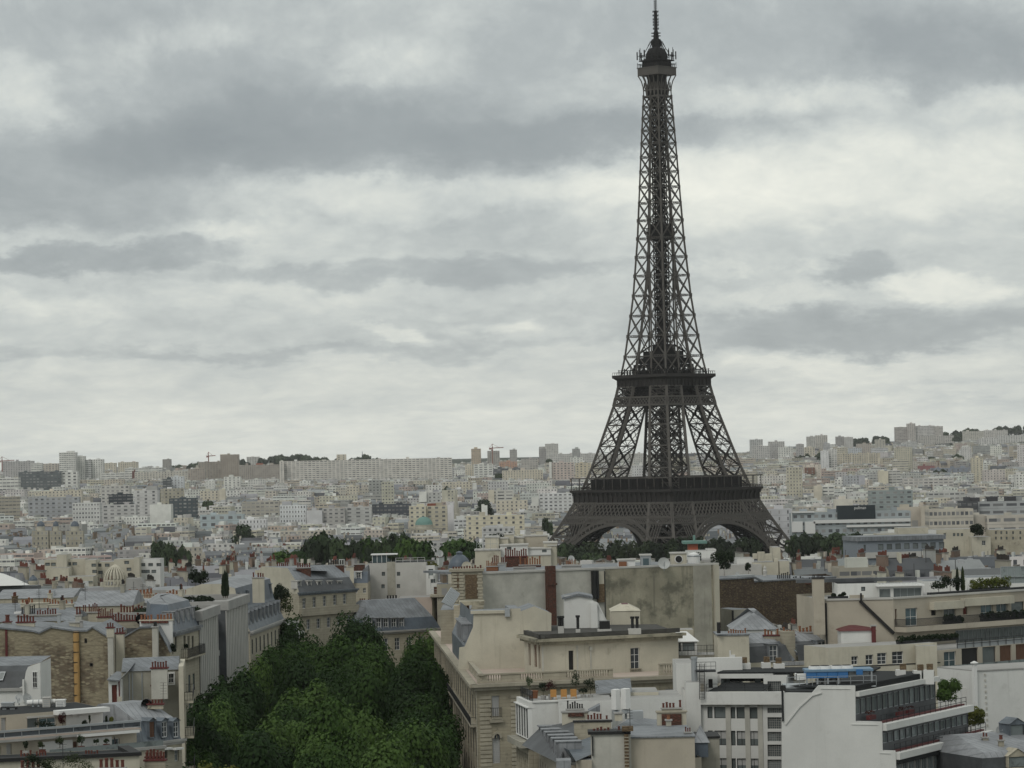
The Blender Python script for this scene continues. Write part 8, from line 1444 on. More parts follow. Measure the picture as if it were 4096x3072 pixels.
# ------------------------------------------------------------------ nearest buildings, bottom right
def front_roofs():
 Y = 372; T = newT('white_terrace_house', 'white attic with a planted roof terrace and a row of slim dormers facing the avenue', 'building', (R6(850, 1300, Y).x, Y + 6))
 A, B = R6(770, 1190, Y), R6(975, 1178, Y + 2); zt = A.z; C = xy(R6(680, 1190, 381)); n0 = xy(A); fp = [n0, xy(B) + V((14, 3, 0)), xy(B) + V((14, 14, 0)), C]; zl = R6(770, 1475, Y).z
 S = Shell(T, fp, zl, zt, WHITE); a = S.side(0); g = S.side(3); S.build(); m = MB(); m.poly([(p[0], p[1], zt - .02) for p in fp]); m.build('terrace_floor', CONC, T); m = MB(); a.box(m, 0, 6, zt, zt + .18, -.5, .15); g.box(m, 0, g.L, zt - .6, zt + .1, -.3, .35); m.build('coping', WHITE, T); railing(T, [g.p(.5, 0, -.1), g.p(g.L, 0, -.1)], zt + .1, 1.2, RAILM, bars=.35, w=.06)
 m = MB(); m.prism([n0 + V((.02, .02, 0)), xy(B) + V((14, 3.2, 0)), xy(B) + V((14, 14, 0)), C + V((.2, -.2, 0))], GZ, zl - .01); m.build('lower_wall', CREAM2, T)
 L = g.L; zd = zl + .4
 for k in range(5): uu = L * (k + .5) / 5; dormer(T, g, uu, zd, L / 5 - .45, 3.4, .9, WHITEP, 'dark', False, .5)
 m = MB(); g.box(m, -.3, L + .3, zl - .6, zl + .1, .004, 1.5); m.build('cornice', GREYREN, T); f2 = Side(Shell(T, [C + V((-.6, 0, 0)), n0 + V((-.6, -.2, 0)), n0, C], 0, 1, None), 0); S2 = Shell(T, [C + V((-.5, .2, 0)), n0 + V((-.5, -.2, 0)), n0 + V((-.01, .01, 0)), C + V((-.01, .01, 0))], GZ, zl - .62, CREAM2, 'avenue_wall'); q = S2.side(0); [q.wins([L * (k + .5) / 6 for k in range(6)], zl - 4 - 3.6 * j, 1.3, 2.6, 'shut') for j in range(3)]; S2.build()
 zt_ = zt - .02
 for i, (x, y, r, sq, mt, lab) in enumerate(((850, 1085, .75, (.9, .8, 1.2), LEAFD, 'dark leafy bush at the left of the roof terrace'), (905, 1075, .85, (1, .8, 1.1), LEAFR, 'purple brown bush on the roof terrace'), (750, 1035, .6, (.8, .8, 1.6), LEAFF, 'airy pale willow like shrub on the roof terrace, above the orange pots'), (1085, 1030, .8, (.9, .8, 1.5), LEAFF, 'airy pale shrub in the middle of the roof terrace'), (1190, 1085, 1.0, (1.1, .8, 1.0), LEAFD, 'spreading purple bush at the right of the roof terrace'), (1140, 1130, .6, (1.2, .8, .8), LEAFD, 'low dark bush on the roof terrace'))): p = R6(x, y, Y + 4.5); zc = p.z - r * sq[2] - .45; shrub('potted_shrub', lab, V((p.x, p.y, max(zt_, min(zc, zt_ + .6)))), r, mt, int(500 * r), .15, sq, CONC, 'potted plant', 'plants on the white roof terrace')
 for i, x in enumerate((925, 1000, 1070)):
  p = R6(x, 1165, Y + 3); Tn = thing('wooden_chair', 'ochre wooden terrace chair, %s of three in the row' % ('left', 'middle', 'right')[i], 'chair', V((p.x, p.y, zt_)), 'chairs on the white roof terrace'); x0, y0 = p.x, p.y; m = MB(); m.box(x0 - .35, y0 - .3, zt_ + .42, x0 + .35, y0 + .35, zt_ + .5); m.build('seat', WOOD, Tn); m = MB(); m.box(x0 - .35, y0 + .3, zt_ + .502, x0 + .35, y0 + .36, zt_ + 1.25); m.build('backrest', WOOD, Tn); m = MB(); m.box(x0 - .33, y0 - .32, zt_ + .62, x0 + .33, y0 - .27, zt_ + .8); m.build('front_bar', WOOD, Tn)
  for sx in (-.33, .27):
   for sy in (-.3, .28): m = MB(); m.box(x0 + sx, y0 + sy, zt_, x0 + sx + .06, y0 + sy + .06, zt_ + .418); m.build('leg', WOOD, Tn)
 for i, x in enumerate((765, 782, 797)): p = R6(x, 1100, Y + 7); Tn = thing('clay_planter', 'salmon clay pot on the roof terrace wall, %s of three' % ('left', 'middle', 'right')[i], 'pot', V((p.x, p.y, zt_)), 'salmon terrace pots'); m = MB(); m.tube((p.x, p.y, zt_), (p.x, p.y, p.z - .2), .2, .26, 10); m.build('body', TERRAO, Tn); m = MB(); m.tube((p.x, p.y, p.z - .2), (p.x, p.y, p.z), .3, .3, 10); m.build('rim', TERRAO, Tn)
 for x0, x1, y0, y1, mat, Yd in ((960, 1340, 1175, 1260, WHITE, 371), (1340, 1680, 1115, 1300, CREAM, 380)): S = block(T, R6, x0, x1, y0, Yd, 8, mat, 36, name='rear_wall'); S.build(CONC)
 m = MB(); p0, p1 = R6(1230, 1125, 379), R6(1490, 1108, 379); z0 = p0.z; m.poly([p0, p1, p1 + V((0, 5, 1.2)), p0 + V((0, 5, 1.2))]); m.build('rear_roof', ZINC, T)
 for i, (x0, x1, y0, y1) in enumerate(((1340, 1408, 1098, 1240), (1408, 1482, 1092, 1235))): a, b = R6(x0, y0, 362), R6(x1, y1, 362); Tn = thing('antenna_box', '%s of two tall white antenna boxes on the front zinc roof' % ('left', 'right')[i], 'antenna', V(((a.x + b.x) / 2, 363, b.z)), 'white antenna boxes'); m = MB(); dx = (b.x - a.x) * .5; m.obox((a.x, 362.6, b.z), (dx, -.5, 0), (dx * .9, 1.2, 0), (0, 0, a.z - b.z)); m.obox((a.x + dx, 362.1, b.z), (dx, .5, 0), (-.2, 1.2, 0), (0, 0, a.z - b.z - .002)); m.build('panel', WHITEP, Tn); m = MB(); m.tube(((a.x + b.x) / 2, 363, b.z - 1.2), ((a.x + b.x) / 2, 363, b.z), .12, .12, 8); m.box(a.x + .1, 362.4, b.z - .5, b.x - .1, 363.2, b.z - .1); m.build('mast', GALV, Tn)
 Y = 345; T = newT('grey_zinc_house', 'grey slate and zinc roofed house with many chimney stacks, bottom centre', 'building', (R6(1200, 1450, Y).x, Y + 8)); P0 = R6(990, 1500, 352); W0 = R6(800, 1420, 368)
 A = R6(1100, 1610, 343); B = R6(1960, 1560, 349); e = V((A.x, A.y, 0)); zE = R6(1060, 1500, 350).z; fp = [xy(R6(985, 1640, 345)), xy(R6(1990, 1640, 351)), xy(R6(1990, 1640, 351)) + V((-2, 18, 0)), xy(R6(815, 1420, 372))]; z = R6(985, 1560, 345).z
 S = Shell(T, fp, GZ, z - 1.2, BEIGE); g = S.side(3); g.wins([2 + 3 * k for k in range(int(g.L / 3))], z - 5, 1.1, 2.2, 'dark'); S.build(); m = MB()
 zr = R6(1000, 1330, 362).z; p = [R6(832, 1365, 370), R6(1075, 1320, 366), R6(1075, 1480, 352), R6(1000, 1495, 349)]; m.poly([p[0], p[3], p[2], p[1]]); m.poly([p[0], V((p[0].x - 2.2, p[0].y - .5, z - 1.1)), V((fp[0].x - .1, fp[0].y + .1, z - 1.1)), p[3]]); m.build('slate_roof', SLATE, T)
 for k in range(6): uu = g.L * (.12 + .15 * k); dormer(T, g, uu, z - 1.0, 1.2, 1.9, 2.6, ZINCL, 'dark', False, .15)
 m = MB(); q = [R6(985, 1505, 350), R6(1190, 1435, 356), R6(1200, 1560, 343), R6(1085, 1610, 340), R6(1035, 1530, 343)]; m.poly([q[4], q[3], q[2], q[1], q[0]]); m.build('zinc_facet', ZINCD, T); m = MB(); q = [R6(1340, 1380, 360), R6(1490, 1290, 370), R6(1760, 1320, 372), R6(1905, 1400, 362), R6(1800, 1440, 352), R6(1480, 1460, 350)]; m.poly([q[5], q[4], q[3], q[2], q[1], q[0]]); m.build('zinc_roof', ZINC, T)
 S2 = block(T, R6, 1195, 1480, 1415, 342, 3, PALEREN, name='stained_chimney_wall'); S2.build(); f = S2.side(0); m = MB(); f.box(m, -.3, f.L, S2.z1, S2.z1 + .3, -3.1, .25); m.build('sooty_coping', SOOT, T); chimney(T, R6, 1205, 1410, 1404, 1415, 343, .8, 8, LIME, TERRA, (.4, .7), .17); m = MB(); r = f.rect(R6, 1432, 1415, 1470, 1700); f.box(m, r[0], r[2], r[1], r[3], .004, .5); f.box(m, r[0] - .2, r[2] + .5, S2.z1 + .31, S2.z1 + .8, -.4, .6); m.build('brick_pier', BRICKY, T); m = MB()
 for k in range(26): f.box(m, r[0] - .03, r[2] + .03, r[3] - .35 - k * .35, r[3] - .25 - k * .35, .1, .56)
 m.build('brick_course', LIME, T); m = MB(); r = f.rect(R6, 1200, 1430, 1212, 1570); f.box(m, r[0], r[2], r[1], r[3], .004, .3); m.build('black_flue', SOOT, T)
 S3 = block(T, R6, 1478, 1940, 1440, 343, 5, BEIGE, name='beige_rear_wall'); S3.build(); f = S3.side(0); m = MB(); f.box(m, 0, f.L + .1, S3.z1, S3.z1 + .15, -5.1, .15); m.build('zinc_coping', ZINC, T); m = MB(); m.poly([f.p(0, S3.z1 - .02, -.02), f.p(f.L, S3.z1 - .02, -.02), f.p(f.L, S3.z1 + .1, -14), f.p(0, S3.z1 + .1, -14)]); m.build('flat_zinc_roof', ZINC, T)
 chimney(T, R6, 1870, 1915, 1398, 1450, 345, .6, 3, ZINC, TERRA, (.35, .5), .15); chimney(T, R6, 985, 1175, 1250, 1350, 366, 1.2, 0, CREAM); m = MB(); q0, q1 = R6(1030, 1290, 365.9), R6(1142, 1262, 365.9); m.box(q0.x, 365.8, q0.z, q1.x, 365.99, q1.z); m.build('brick_panel', BRICK, T); chimney(T, R6, 1020, 1140, 1232, 1252, 367, .8, 7, LIME, SOOT, (.5, .9), .17); chimney(T, R6, 1072, 1340, 1318, 1470, 358, 1.0, 0, CREAM2, capmat=SOOT); chimney(T, R6, 1165, 1320, 1310, 1322, 359, .8, 7, LIME, TERRA, (.4, .7), .17)
 chimney(T, R6, 1670, 1880, 1250, 1370, 360, 1.2, 0, CREAM, capmat=LIME); chimney(T, R6, 1705, 1850, 1225, 1252, 361, .8, 6, LIME, TERRA, (.4, .8), .18); m = MB(); q0, q1 = R6(1705, 1365, 359.9), R6(1845, 1268, 359.9); m.box(q0.x, 359.8, q0.z, q1.x, 359.99, q1.z); m.build('brick_panel', BRICK, T); chimney(T, R6, 1735, 1772, 1310, 1400, 356, .7, 1, GREYREN, TERRAO, (.5, .6), .2)
 m = MB(); q0, q1 = R6(1475, 1310, 362), R6(1570, 1250, 362); m.box(q0.x, 362, q0.z, q1.x, 364, q1.z); m.build('vent_box', GALV, T); chimney(T, R6, 1365, 1420, 1260, 1320, 360, .8, 0, CREAM); m = MB(); q0, q1, q2 = R6(1175, 1250, 363), R6(1260, 1205, 363), R6(1260, 1255, 363); m.poly([q0, q2, q1]); m.poly([q1, q2, q2 + V((0, 3, 0)), q1 + V((0, 3, 0))]); m.poly([q0, q1, q1 + V((0, 3, 0)), q0 + V((0, 3, 0))]); m.build('roof_hood', ZINC, T)
 p = R6(1473, 1230, 347); Tn = thing('antenna_mast', 'thin mast with fork aerials on the front zinc roof', 'antenna', V((p.x, 347, R6(1473, 1400, 347).z))); m = MB(); m.beam((p.x, 347, R6(1473, 1400, 347).z), p, .06); m.build('pole', RAILM, Tn); m = MB(); q = R6(1590, 1340, 350); [m.beam((p.x - .3, 347, p.z - .2 - k * .3), (p.x + .3, 347, p.z - .2 - k * .3), .04) for k in range(4)]; m.build('aerial', RAILM, Tn)
 S4 = block(T, R6, 1090, 1200, 1600, 341, 4, BEIGE, name='low_wall'); S4.build(ZINC); S4 = block(T, R6, 945, 1050, 1605, 338, 3, ZINCL, name='zinc_dormer_box'); S4.build(ZINCL)
 T = newT('beige_back_house', 'plain beige back wall with a small zinc hipped roof, left of the white office wing', 'building', (R6(1900, 1500, 356).x, 358)); S = block(T, Z6, 420, 800, 1240, 356, 6, GREYREN); f = S.side(0); S.build(); m = MB(); f.box(m, -.1, f.L + .1, S.z1, S.z1 + .2, -6, .15); m.build('coping', SOOT, T); a = f.rect(Z6, 450, 1300, 640, 1500, 1.5); m = MB(); f.box(m, a[0], a[2], a[1], a[1] + 1.6, .01, 2.2); m.build('porch_wall', SLATEB, T); m = MB(); zz = a[1] + 1.6; c = f.p((a[0] + a[2]) / 2, zz + 1.8, .3); ps = [f.p(a[0] - .2, zz, 2.4), f.p(a[2] + .2, zz, 2.4), f.p(a[2] + .2, zz, .02), f.p(a[0] - .2, zz, .02)]; [m.poly([ps[i], ps[(i + 1) % 4], c]) for i in range(4)]; m.build('porch_roof', ZINCL, T)
front_roofs()
def white_office():
 Y = 370; T = newT('white_terraced_office', 'white office with a big blank gable and stepped glazed terraces, bottom right', 'office building', (R8(700, 1300, Y).x, Y + 12)); ps = [Z7(x, y, Y) for x, y in ((272, 1800), (272, 1015), (292, 600), (700, 604), (790, 500), (1305, 504), (1310, 1000), (1682, 1010), (1690, 1412), (1872, 1417), (1885, 1800))]
 m = MB(); m.poly([ps[0], ps[10], ps[9], ps[8], ps[7], ps[1]]); m.poly([ps[1], ps[7], ps[6], ps[5], ps[4], ps[3], ps[2]])
 for a, b in zip(ps, ps[1:]): m.poly([b, a, a + V((0, .5, 0)), b + V((0, .5, 0))])
 m.build('gable_wall', WHITE, T); m = MB(); q = [(320, 1050), (520, 800), (700, 640), (830, 600)]; q = [Z7(x, y, Y - .05) for x, y in q]; [m.beam(a, b, .22, .12) for a, b in zip(q, q[1:])]
 for (a, b) in (((1250, 1045), (1620, 1052)), ((820, 543), (1235, 547)), ((1650, 1448), (1800, 1455))): m.beam(Z7(*a, Y - .03), Z7(*b, Y - .03), .1, .08)
 m.build('gable_moulding', WHITE, T)
 u = V((13, 24, 0)).normalized(); n = V((u.y, -u.x, 0)); L = 27
 tiers = [(1306, 505, 1005, R8, 1380, 1325), (1684, 1010, 1412, R8, 1570, 1500), (1874, 1417, 1900, R8, 1690, 1680)]
 base = None
 for k, (x, yt, yb, c, xe, _) in enumerate(tiers):
  a = xy(Z7(x, (yt + yb) / 2, Y)) + V((-.01, .02, 0)); zt, zb = Z7(x, yt, Y).z, Z7(x, yb, Y).z; zb = GZ if k == 2 else zb; back = -n * (16 + k * 2.5); w = u * (L + k * 2.6); t = Side(Shell(None, [a, a + w, a + w + back, a + back], 0, 1, None), 0); top = zt - .02 - (1.2 if k == 0 else 1.0); fp = [a, a + w * .93, a + w - n * 2.2, a + w + back, xy(ps[2]) + V((.3, .6, 0)) + u * 20 if k == 0 else a + w + back - u * 12, a + back * .55 + u * 1.0]
  S = Shell(T, fp, zb - .6 if k < 2 else GZ, top, SLATE if k < 2 else CONC, 'storey_wall'); f = S.side(0); fl = zb if k < 2 else zt - 4.6; nb = 15
  for i in range(nb): f.win((f.L * (i + .04) / nb, (fl + .75 if k < 2 else zt - 4.2), f.L * (i + .96) / nb, top - .35), 'band', .15, name='glazing')
  S.build(); m = MB(); s = .9
  if k == 0: f.box(m, .15, f.L + .5, top, top + .55, -1.2, .45); m.build('eaves_band', WHITE, T); m = MB(); f.box(m, .1, f.L, top + .553, top + 1.2, -1.4, -.1); m.build('black_fascia', BLACKR, T); m = MB(); m.poly([(p[0], p[1], top + 1.0) for p in fp]); m.build('roof', BLACKR, T)
  else:
   f.box(m, .15, f.L + .8, top, top + .75, -.4, .5); m.build('parapet_band', WHITE, T); m = MB(); m.poly([(p[0], p[1], top + .02) for p in fp]); m.build('terrace_floor', SLATE, T)
   m = MB(); f.box(m, .3, f.L, top + .76, top + .95, -.9, -.4); m.build('planter_trough', TIN, T); railing(T, [f.p(.3, 0, -.2), f.p(f.L, 0, -.2)], top + .75, 1.0, RAILM, bars=0, post=1.7, w=.06)
   if k == 2: m = MB(); f.box(m, .2, f.L + .3, top - .55, top - .003, .004, .3); m.build('black_fascia', BLACKR, T); m = MB(); r = f.uz(R8, 1575, 1530); f.box(m, r[0] - .6, r[0] + .7, r[1] - .9, r[1] + .9, .02, .06); o = m.build('open_vent_window', WHITEP, T)
 for i, (x, y, Yp, lab) in enumerate(((1500, 975, 372, 'red flower trough beside the white gable, upper terrace'), (1910, 920, 379, 'red trough on the upper terrace, before the light panels'), (2050, 900, 382, 'red trough next along the upper terrace'))): p = Z7(x, y, Yp); Tn = thing('flower_trough', lab, 'planter', p, 'red troughs on the office terrace'); m = MB(); m.obox(p - u * .9, u * 1.8, n * .5, (0, 0, .5)); m.build('trough', TIN, Tn); m = MB(); rnd = random.Random(i); leaves(m, p + V((0, 0, .75)) + n * .25, .5, 120, .14, rnd, (1.4, 1, .6)); m.build('flowers', LEAFR, Tn)
 for x, y, Yp, r, lab in ((1425, 1120, 397, 2.0, 'big leafy bush at the far end of the upper office terrace'), (1590, 1300, 400, 1.9, 'green yellow bush at the far end of the lower office terrace')): p = R8(x, y, Yp); shrub('terrace_bush', lab, V((p.x, p.y, p.z - r)), r, LEAF if y < 1200 else LEAFY, 2600, .3, (1.05, .9, 1.0), None, 'shrub', 'terrace end bushes'); m = MB()
 zR = Z7(1000, 495, Y + 7).z; a, b = Z7(618, 400, 377), Z7(1205, 300, 377); Tn = thing('cooling_unit', 'long bright blue cooling unit with white fans on the black office roof', 'roof machine', V(((a.x + b.x) / 2, 379, a.z - 1.4))); w = b.x - a.x; h = b.z - a.z
 for k in range(4): m = MB(); m.box(a.x + w * k / 4 + .02, 377, a.z, a.x + w * (k + 1) / 4 - .02, 380.5, b.z); m.build('blue_panel', BLUE, Tn)
 m = MB(); m.box(a.x - .1, 376.9, b.z + .002, b.x + 2.9, 380.7, b.z + .25); m.build('top_casing', plain('pale_blue_paint', (.16, .25, .34), .6), Tn); m = MB()
 for k in range(4): m.box(a.x - .05 + k * w / 3.98, 376.95, a.z - 1.6, a.x + .15 + k * w / 3.98, 377.15, a.z - .002)
 m.box(b.x + 2.6, 377, a.z - 1.6, b.x + 2.8, 377.2, b.z); m.build('frame', GALV, Tn); m = MB(); m.box(b.x + .1, 377.6, a.z + .1, b.x + 2.5, 380.4, b.z - .1); m.build('side_coil', GALV, Tn); m = MB(); q0, q1 = Z7(1320, 350, 376.8), Z7(1410, 270, 376.8); m.box(q0.x, 376.8, q0.z, q1.x, 376.98, q1.z); m.build('blue_panel', BLUE, Tn)
 for x in (875, 1045, 1180, 740): p = Z7(x, 260, 378.6); m = MB(); m.tube((p.x, 378.6, b.z + .25), (p.x, 378.6, b.z + .6), .8, .75, 18); m.tube((p.x, 378.6, b.z + .6), (p.x, 378.6, b.z + .66), .6, .5, 14, 1); m.build('fan', [WHITEP, SOOT], Tn)
 for k in range(4): p0, p1 = Z7(480, 350 + 22 * k, 377.5), Z7(610, 345 + 22 * k, 377.5); m = MB(); m.tube(p0, p1, .13, .13, 8); m.tube(p0, p0 + V((0, 1.5, 0)), .13, .13, 8); m.build('insulated_pipe', WHITEP, Tn)
 m = MB()
 for x in (860, 1040, 760): p0, p1 = Z7(x, 478, 377.6), Z7(x + 60, 415, 377.6); m.box(p0.x, 377.6, p0.z, p1.x, 379, p1.z)
 m.build('support_block', CONC, Tn); rr = [Z7(340, 480, 374.5), Z7(1600, 440, 374.5)]; r0 = railing(Tn, [rr[0], rr[1]], zR + .1, 1.1, GALV, post=1.4, w=.05); m = MB(); m.obox(V((rr[0].x, 374.6, zR - .1)), V((rr[1].x - rr[0].x, 0, 0)), (0, 7, 0), (0, 0, .12)); m.build('grating', GALV, Tn)
 m = MB(); p0, p1 = Z7(350, 575, Y + 1.5), Z7(785, 500, Y + 1.5); m.box(p0.x, Y + .6, p0.z - .4, p1.x, Y + 6, p0.z); m.build('sunk_roof', BLACKR, T); m = MB(); p0, p1 = Z7(272, 1000, Y - .05), Z7(290, 560, Y - .05); m.tube((p1.x - .1, Y - .1, p0.z), (p1.x - .1, Y - .1, p1.z), .12, .12, 8); m.build('drain_pipe', RAILM, T); m = MB(); m.box(p1.x - .3, Y - .2, p1.z - .1, p1.x + .3, Y + .6, p1.z + .5); m.build('hopper', SOOT, T)
 m = MB(); q0, q1 = R8(1055, 1010, 388), R8(1120, 955, 388);
 for x0, x1, y0, y1 in ((1055, 1122, 955, 1005), (1180, 1235, 960, 985), (1248, 1325, 955, 1020)): a, b = R8(x0, y0, 388), R8(x1, y1, 388); m = MB(); m.box(a.x, 388, b.z - .6, b.x, 389.5, a.z); o = m.build('roof_vent', WHITE, T); m = MB(); m.box(a.x + .5, 388.3, a.z + .002, a.x + 1.2, 389, a.z + .7); m.build('vent_cowl', BRICKY, o)
 Y = 392; T2 = newT('white_office_wing', 'white office wing with black window frames and a glass block stair strip', 'office building', (Z6(1000, 900, Y).x, Y + 7)); A, B = Z6(400, 750, Y), Z6(1760, 790, Y - 3); z = Z6(1000, 735, Y - 1).z; fp = [xy(A), xy(B), xy(B) + V((1, 16, 0)), xy(A) + V((0, 16, 0))]; S = Shell(T2, fp, GZ, z, WHITE); f = S.side(0)
 for dy0, dy1 in ((800, 960), (1133, 1340), (1520, 1700)):
  for x0, x1, st in ((630, 705, 'dark'), (725, 908, 'half' if dy0 > 1000 else 'dark'), (958, 1025, 'dark'), (1038, 1178, 'half' if dy0 > 1000 else 'dark'), (1210, 1345, 'half' if dy0 > 1000 else 'dark')): q = f.rect(Z6, x0 + (dy0 - 800) * .012, dy0 + (x0 - 700) * .012, x1 + (dy0 - 800) * .012, dy1 + (x0 - 700) * .012); f.win(q, st, .2)
 for y0, y1 in ((812, 888), (945, 1110), (1150, 1285), (1330, 1500), (1540, 1700)): f.px(Z6, 1475, y0, 1690, y1, 'block', name='glass_block_panel')
 S.build(); m = MB(); f.box(m, f.uz(Z6, 430, 750)[0], f.L, z - .2, z + 1.3, .004, .7); m.build('white_band', WHITE, T2); m = MB(); q0 = f.uz(Z6, 590, 1000)[0]; q1 = f.uz(Z6, 400, 800)[0];
 for x in (925, 1195, 1375): q = f.uz(Z6, x, 1000)[0]; f.box(m, q - .3, q + .3, 30, z - .21, .004, .1)
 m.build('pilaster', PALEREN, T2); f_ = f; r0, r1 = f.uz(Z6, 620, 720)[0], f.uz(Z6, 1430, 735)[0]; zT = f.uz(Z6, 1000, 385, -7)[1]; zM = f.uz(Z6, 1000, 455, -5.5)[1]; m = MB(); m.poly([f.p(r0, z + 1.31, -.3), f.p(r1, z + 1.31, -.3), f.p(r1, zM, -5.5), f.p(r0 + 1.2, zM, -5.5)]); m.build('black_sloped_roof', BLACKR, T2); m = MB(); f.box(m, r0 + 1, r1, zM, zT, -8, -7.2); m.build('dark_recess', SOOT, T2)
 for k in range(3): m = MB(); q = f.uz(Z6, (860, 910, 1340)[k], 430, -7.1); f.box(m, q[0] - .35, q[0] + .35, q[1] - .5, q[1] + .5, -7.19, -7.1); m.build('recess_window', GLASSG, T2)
 m = MB(); f.box(m, r0 + .6, r1 + .2, zT, zT + .55, -14, -5.2); m.build('roof_slab', WHITE, T2); m = MB(); f.box(m, r0 + .3, r1 + 12, zT + .552, zT + .75, -14, -5.4); m.build('roof', BLACKR, T2); railing(T2, [f.p(r0, 0, -.1), f.p(r1, 0, -.1)], z + 1.3, .9, RAILM, post=2.2, w=.05)
 q = f.rect(Z6, 1418, 350, 1760, 695, -4.5); S3 = Shell(T2, [f.p(q[0], 0, -4.5), f.p(q[2], 0, -4.5), f.p(q[2], 0, -9), f.p(q[0], 0, -9)], z, q[3], WHITE, 'stair_head_wall'); g = S3.side(0); g.px(Z6, 1475, 440, 1672, 668, 'block', name='glass_block_panel'); S3.build(BLACKR)
 for x0, x1, y0, y1, Yb in ((1080, 1242, 190, 320, 401), (1397, 1525, 180, 300, 402), (1565, 1722, 195, 325, 401)): a, b = Z6(x0, y0, Yb), Z6(x1, y1, Yb); m = MB(); m.box(a.x, Yb, b.z - .5, b.x, Yb + 1.6, a.z); o = m.build('roof_vent', WHITE, T2); m = MB(); m.box(a.x + .3, Yb + .4, a.z + .002, a.x + 1.0, Yb + 1.2, a.z + .7); m.build('vent_cowl', BRICKY, o)
 S4 = block(T2, Z6, 190, 435, 185, 396, 9, WHITE, name='tower_wall'); g = S4.side(0); S4.build(CONC); S4 = block(T2, Z6, 330, 530, 455, 391, 4, WHITE, name='lower_tower_wall'); S4.build(CONC); S4 = block(T2, Z6, 610, 770, 320, 394, 5, WHITE, name='roof_room_wall'); g = S4.side(0); g.px(Z6, 645, 408, 708, 535, 'hole'); S4.build(CONC); S4 = block(T2, Z6, 290, 410, 560, 392, 4, WHITE, name='side_wall'); S4.build(CONC)
 m = MB(); p0, p1 = Z6(425, 440, 393), Z6(470, 130, 393); m.tube(((p0.x + p1.x) / 2, 393, p0.z), ((p0.x + p1.x) / 2, 393, p1.z), .36, .36, 12); m.tube(((p0.x + p1.x) / 2, 393, p1.z), ((p0.x + p1.x) / 2, 393, p1.z + .3), .42, .42, 12); m.build('steel_flue', GALV, T2)
 m = MB(); a, b = Z6(555, 690, 390.5), Z6(555, 190, 390.5)
 for sx in (-.3, .3): m.beam(a + V((sx, 0, 0)), b + V((sx, 0, 0)), .07)
 for k in range(24): q = a.lerp(b, k / 24); m.beam(q + V((-.3, 0, 0)), q + V((.3, 0, 0)), .05)
 m.build('steel_ladder', RAILM, T2); m = MB(); p0 = Z6(475, 290, 391); p1 = Z6(750, 280, 391); m.box(p0.x, 391, p0.z - .2, p1.x, 393, p0.z); m.build('steel_landing', RAILM, T2); railing(T2, [p0, p1], p0.z, 1.0, RAILM, bars=.5); m = MB(); p0, p1 = Z6(470, 220, 400), Z6(1090, 150, 404); m.box(p0.x, 400, p0.z - 2.2, p1.x, 401, p0.z + .9); m.build('back_parapet', WHITE, T2)
 Y = 405; A, B = R8(1625, 965, Y), R8(2560, 985, Y + 8); T3 = newT('white_blank_wall_house', 'white blank party wall with a capped pipe at the right edge', 'building', ((A.x + B.x) / 2, Y + 6)); S = Shell(T3, fpfrom(A, B, 9), GZ, A.z, WHITE); f = S.side(0); S.build(CONC); m = MB(); q = f.uz(R8, 1610, 905); f.box(m, q[0] - .3, q[0] + .15, GZ, q[1], .01, .5); m.build('corner_flue', WHITEP, T3); m = MB(); p = f.p(q[0] - .07, q[1], .25); m.tube(p, p + V((0, 0, .12)), .5, .5, 10); m.tube(p + V((0, 0, .12)), p + V((0, 0, .3)), .45, .05, 10); m.build('flue_cap', WHITEP, T3); m = MB(); f.box(m, 0, f.L, S.z1, S.z1 + .15, -9, .1); m.build('coping', CONC, T3); m = MB(); r = f.rect(R8, 1625, 965, 1660, 1300); [f.box(m, r[0] + 1.2 + .02 * k, r[0] + 1.4 + .02 * k, r[3] - .6 - k * .7, r[3] - .3 - k * .7, .004, .1) for k in range(12)]; m.build('wall_stub', PALEREN, T3)
 S = block(T3, R8, 1525, 1625, 1085, Y + 2, 8, WHITE, name='step_wall'); S.build(CONC)
 Y = 372; T4 = newT('zinc_corner_roof', 'pale zinc roof with a blue-grey dormer in the bottom right corner', 'building', (R8(1850, 1520, Y).x, Y + 8)); A, B = R8(1670, 1590, Y), R8(2560, 1580, Y + 6); z = A.z; fp = fpfrom(A, B, 20); Shell(T4, fp, GZ, z, SLATE).build(); rings(T4, fp, [(0.0, z + .01), ([.5, 0, .5, .5], z + .6), ([9, 0, 9, 2], R8(1800, 1420, Y + 9).z)], [ZINCL, ZINCL]); m = MB(); q = Side(Shell(None, fp, 0, 1, None), 0); r = q.uz(R8, 1910, 1425, -8); dormer(T4, q, r[0], r[1] - .3, 1.8, 1.6, 2.5, ZINCD, 'dark', True, -7.5); chimney(T4, R8, 1675, 1715, 1435, 1475, Y + 7, .8, 2, LIME, TERRA, (.4, .6), .2); chimney(T4, R8, 1790, 1828, 1455, 1525, Y + 4, .7, 1, LIME, TERRA, (.5, .6), .3); dish('mesh dish above the bottom right zinc roof', R8, 1810, 1395, Y + 12, .7, az=.2)
 r = q.uz(R8, 1925, 1605, .5); dormer(T4, q, r[0], z - 1.2, 2.2, 1.2, 2.0, CREAM2, 'dark', True, .5)
white_office()
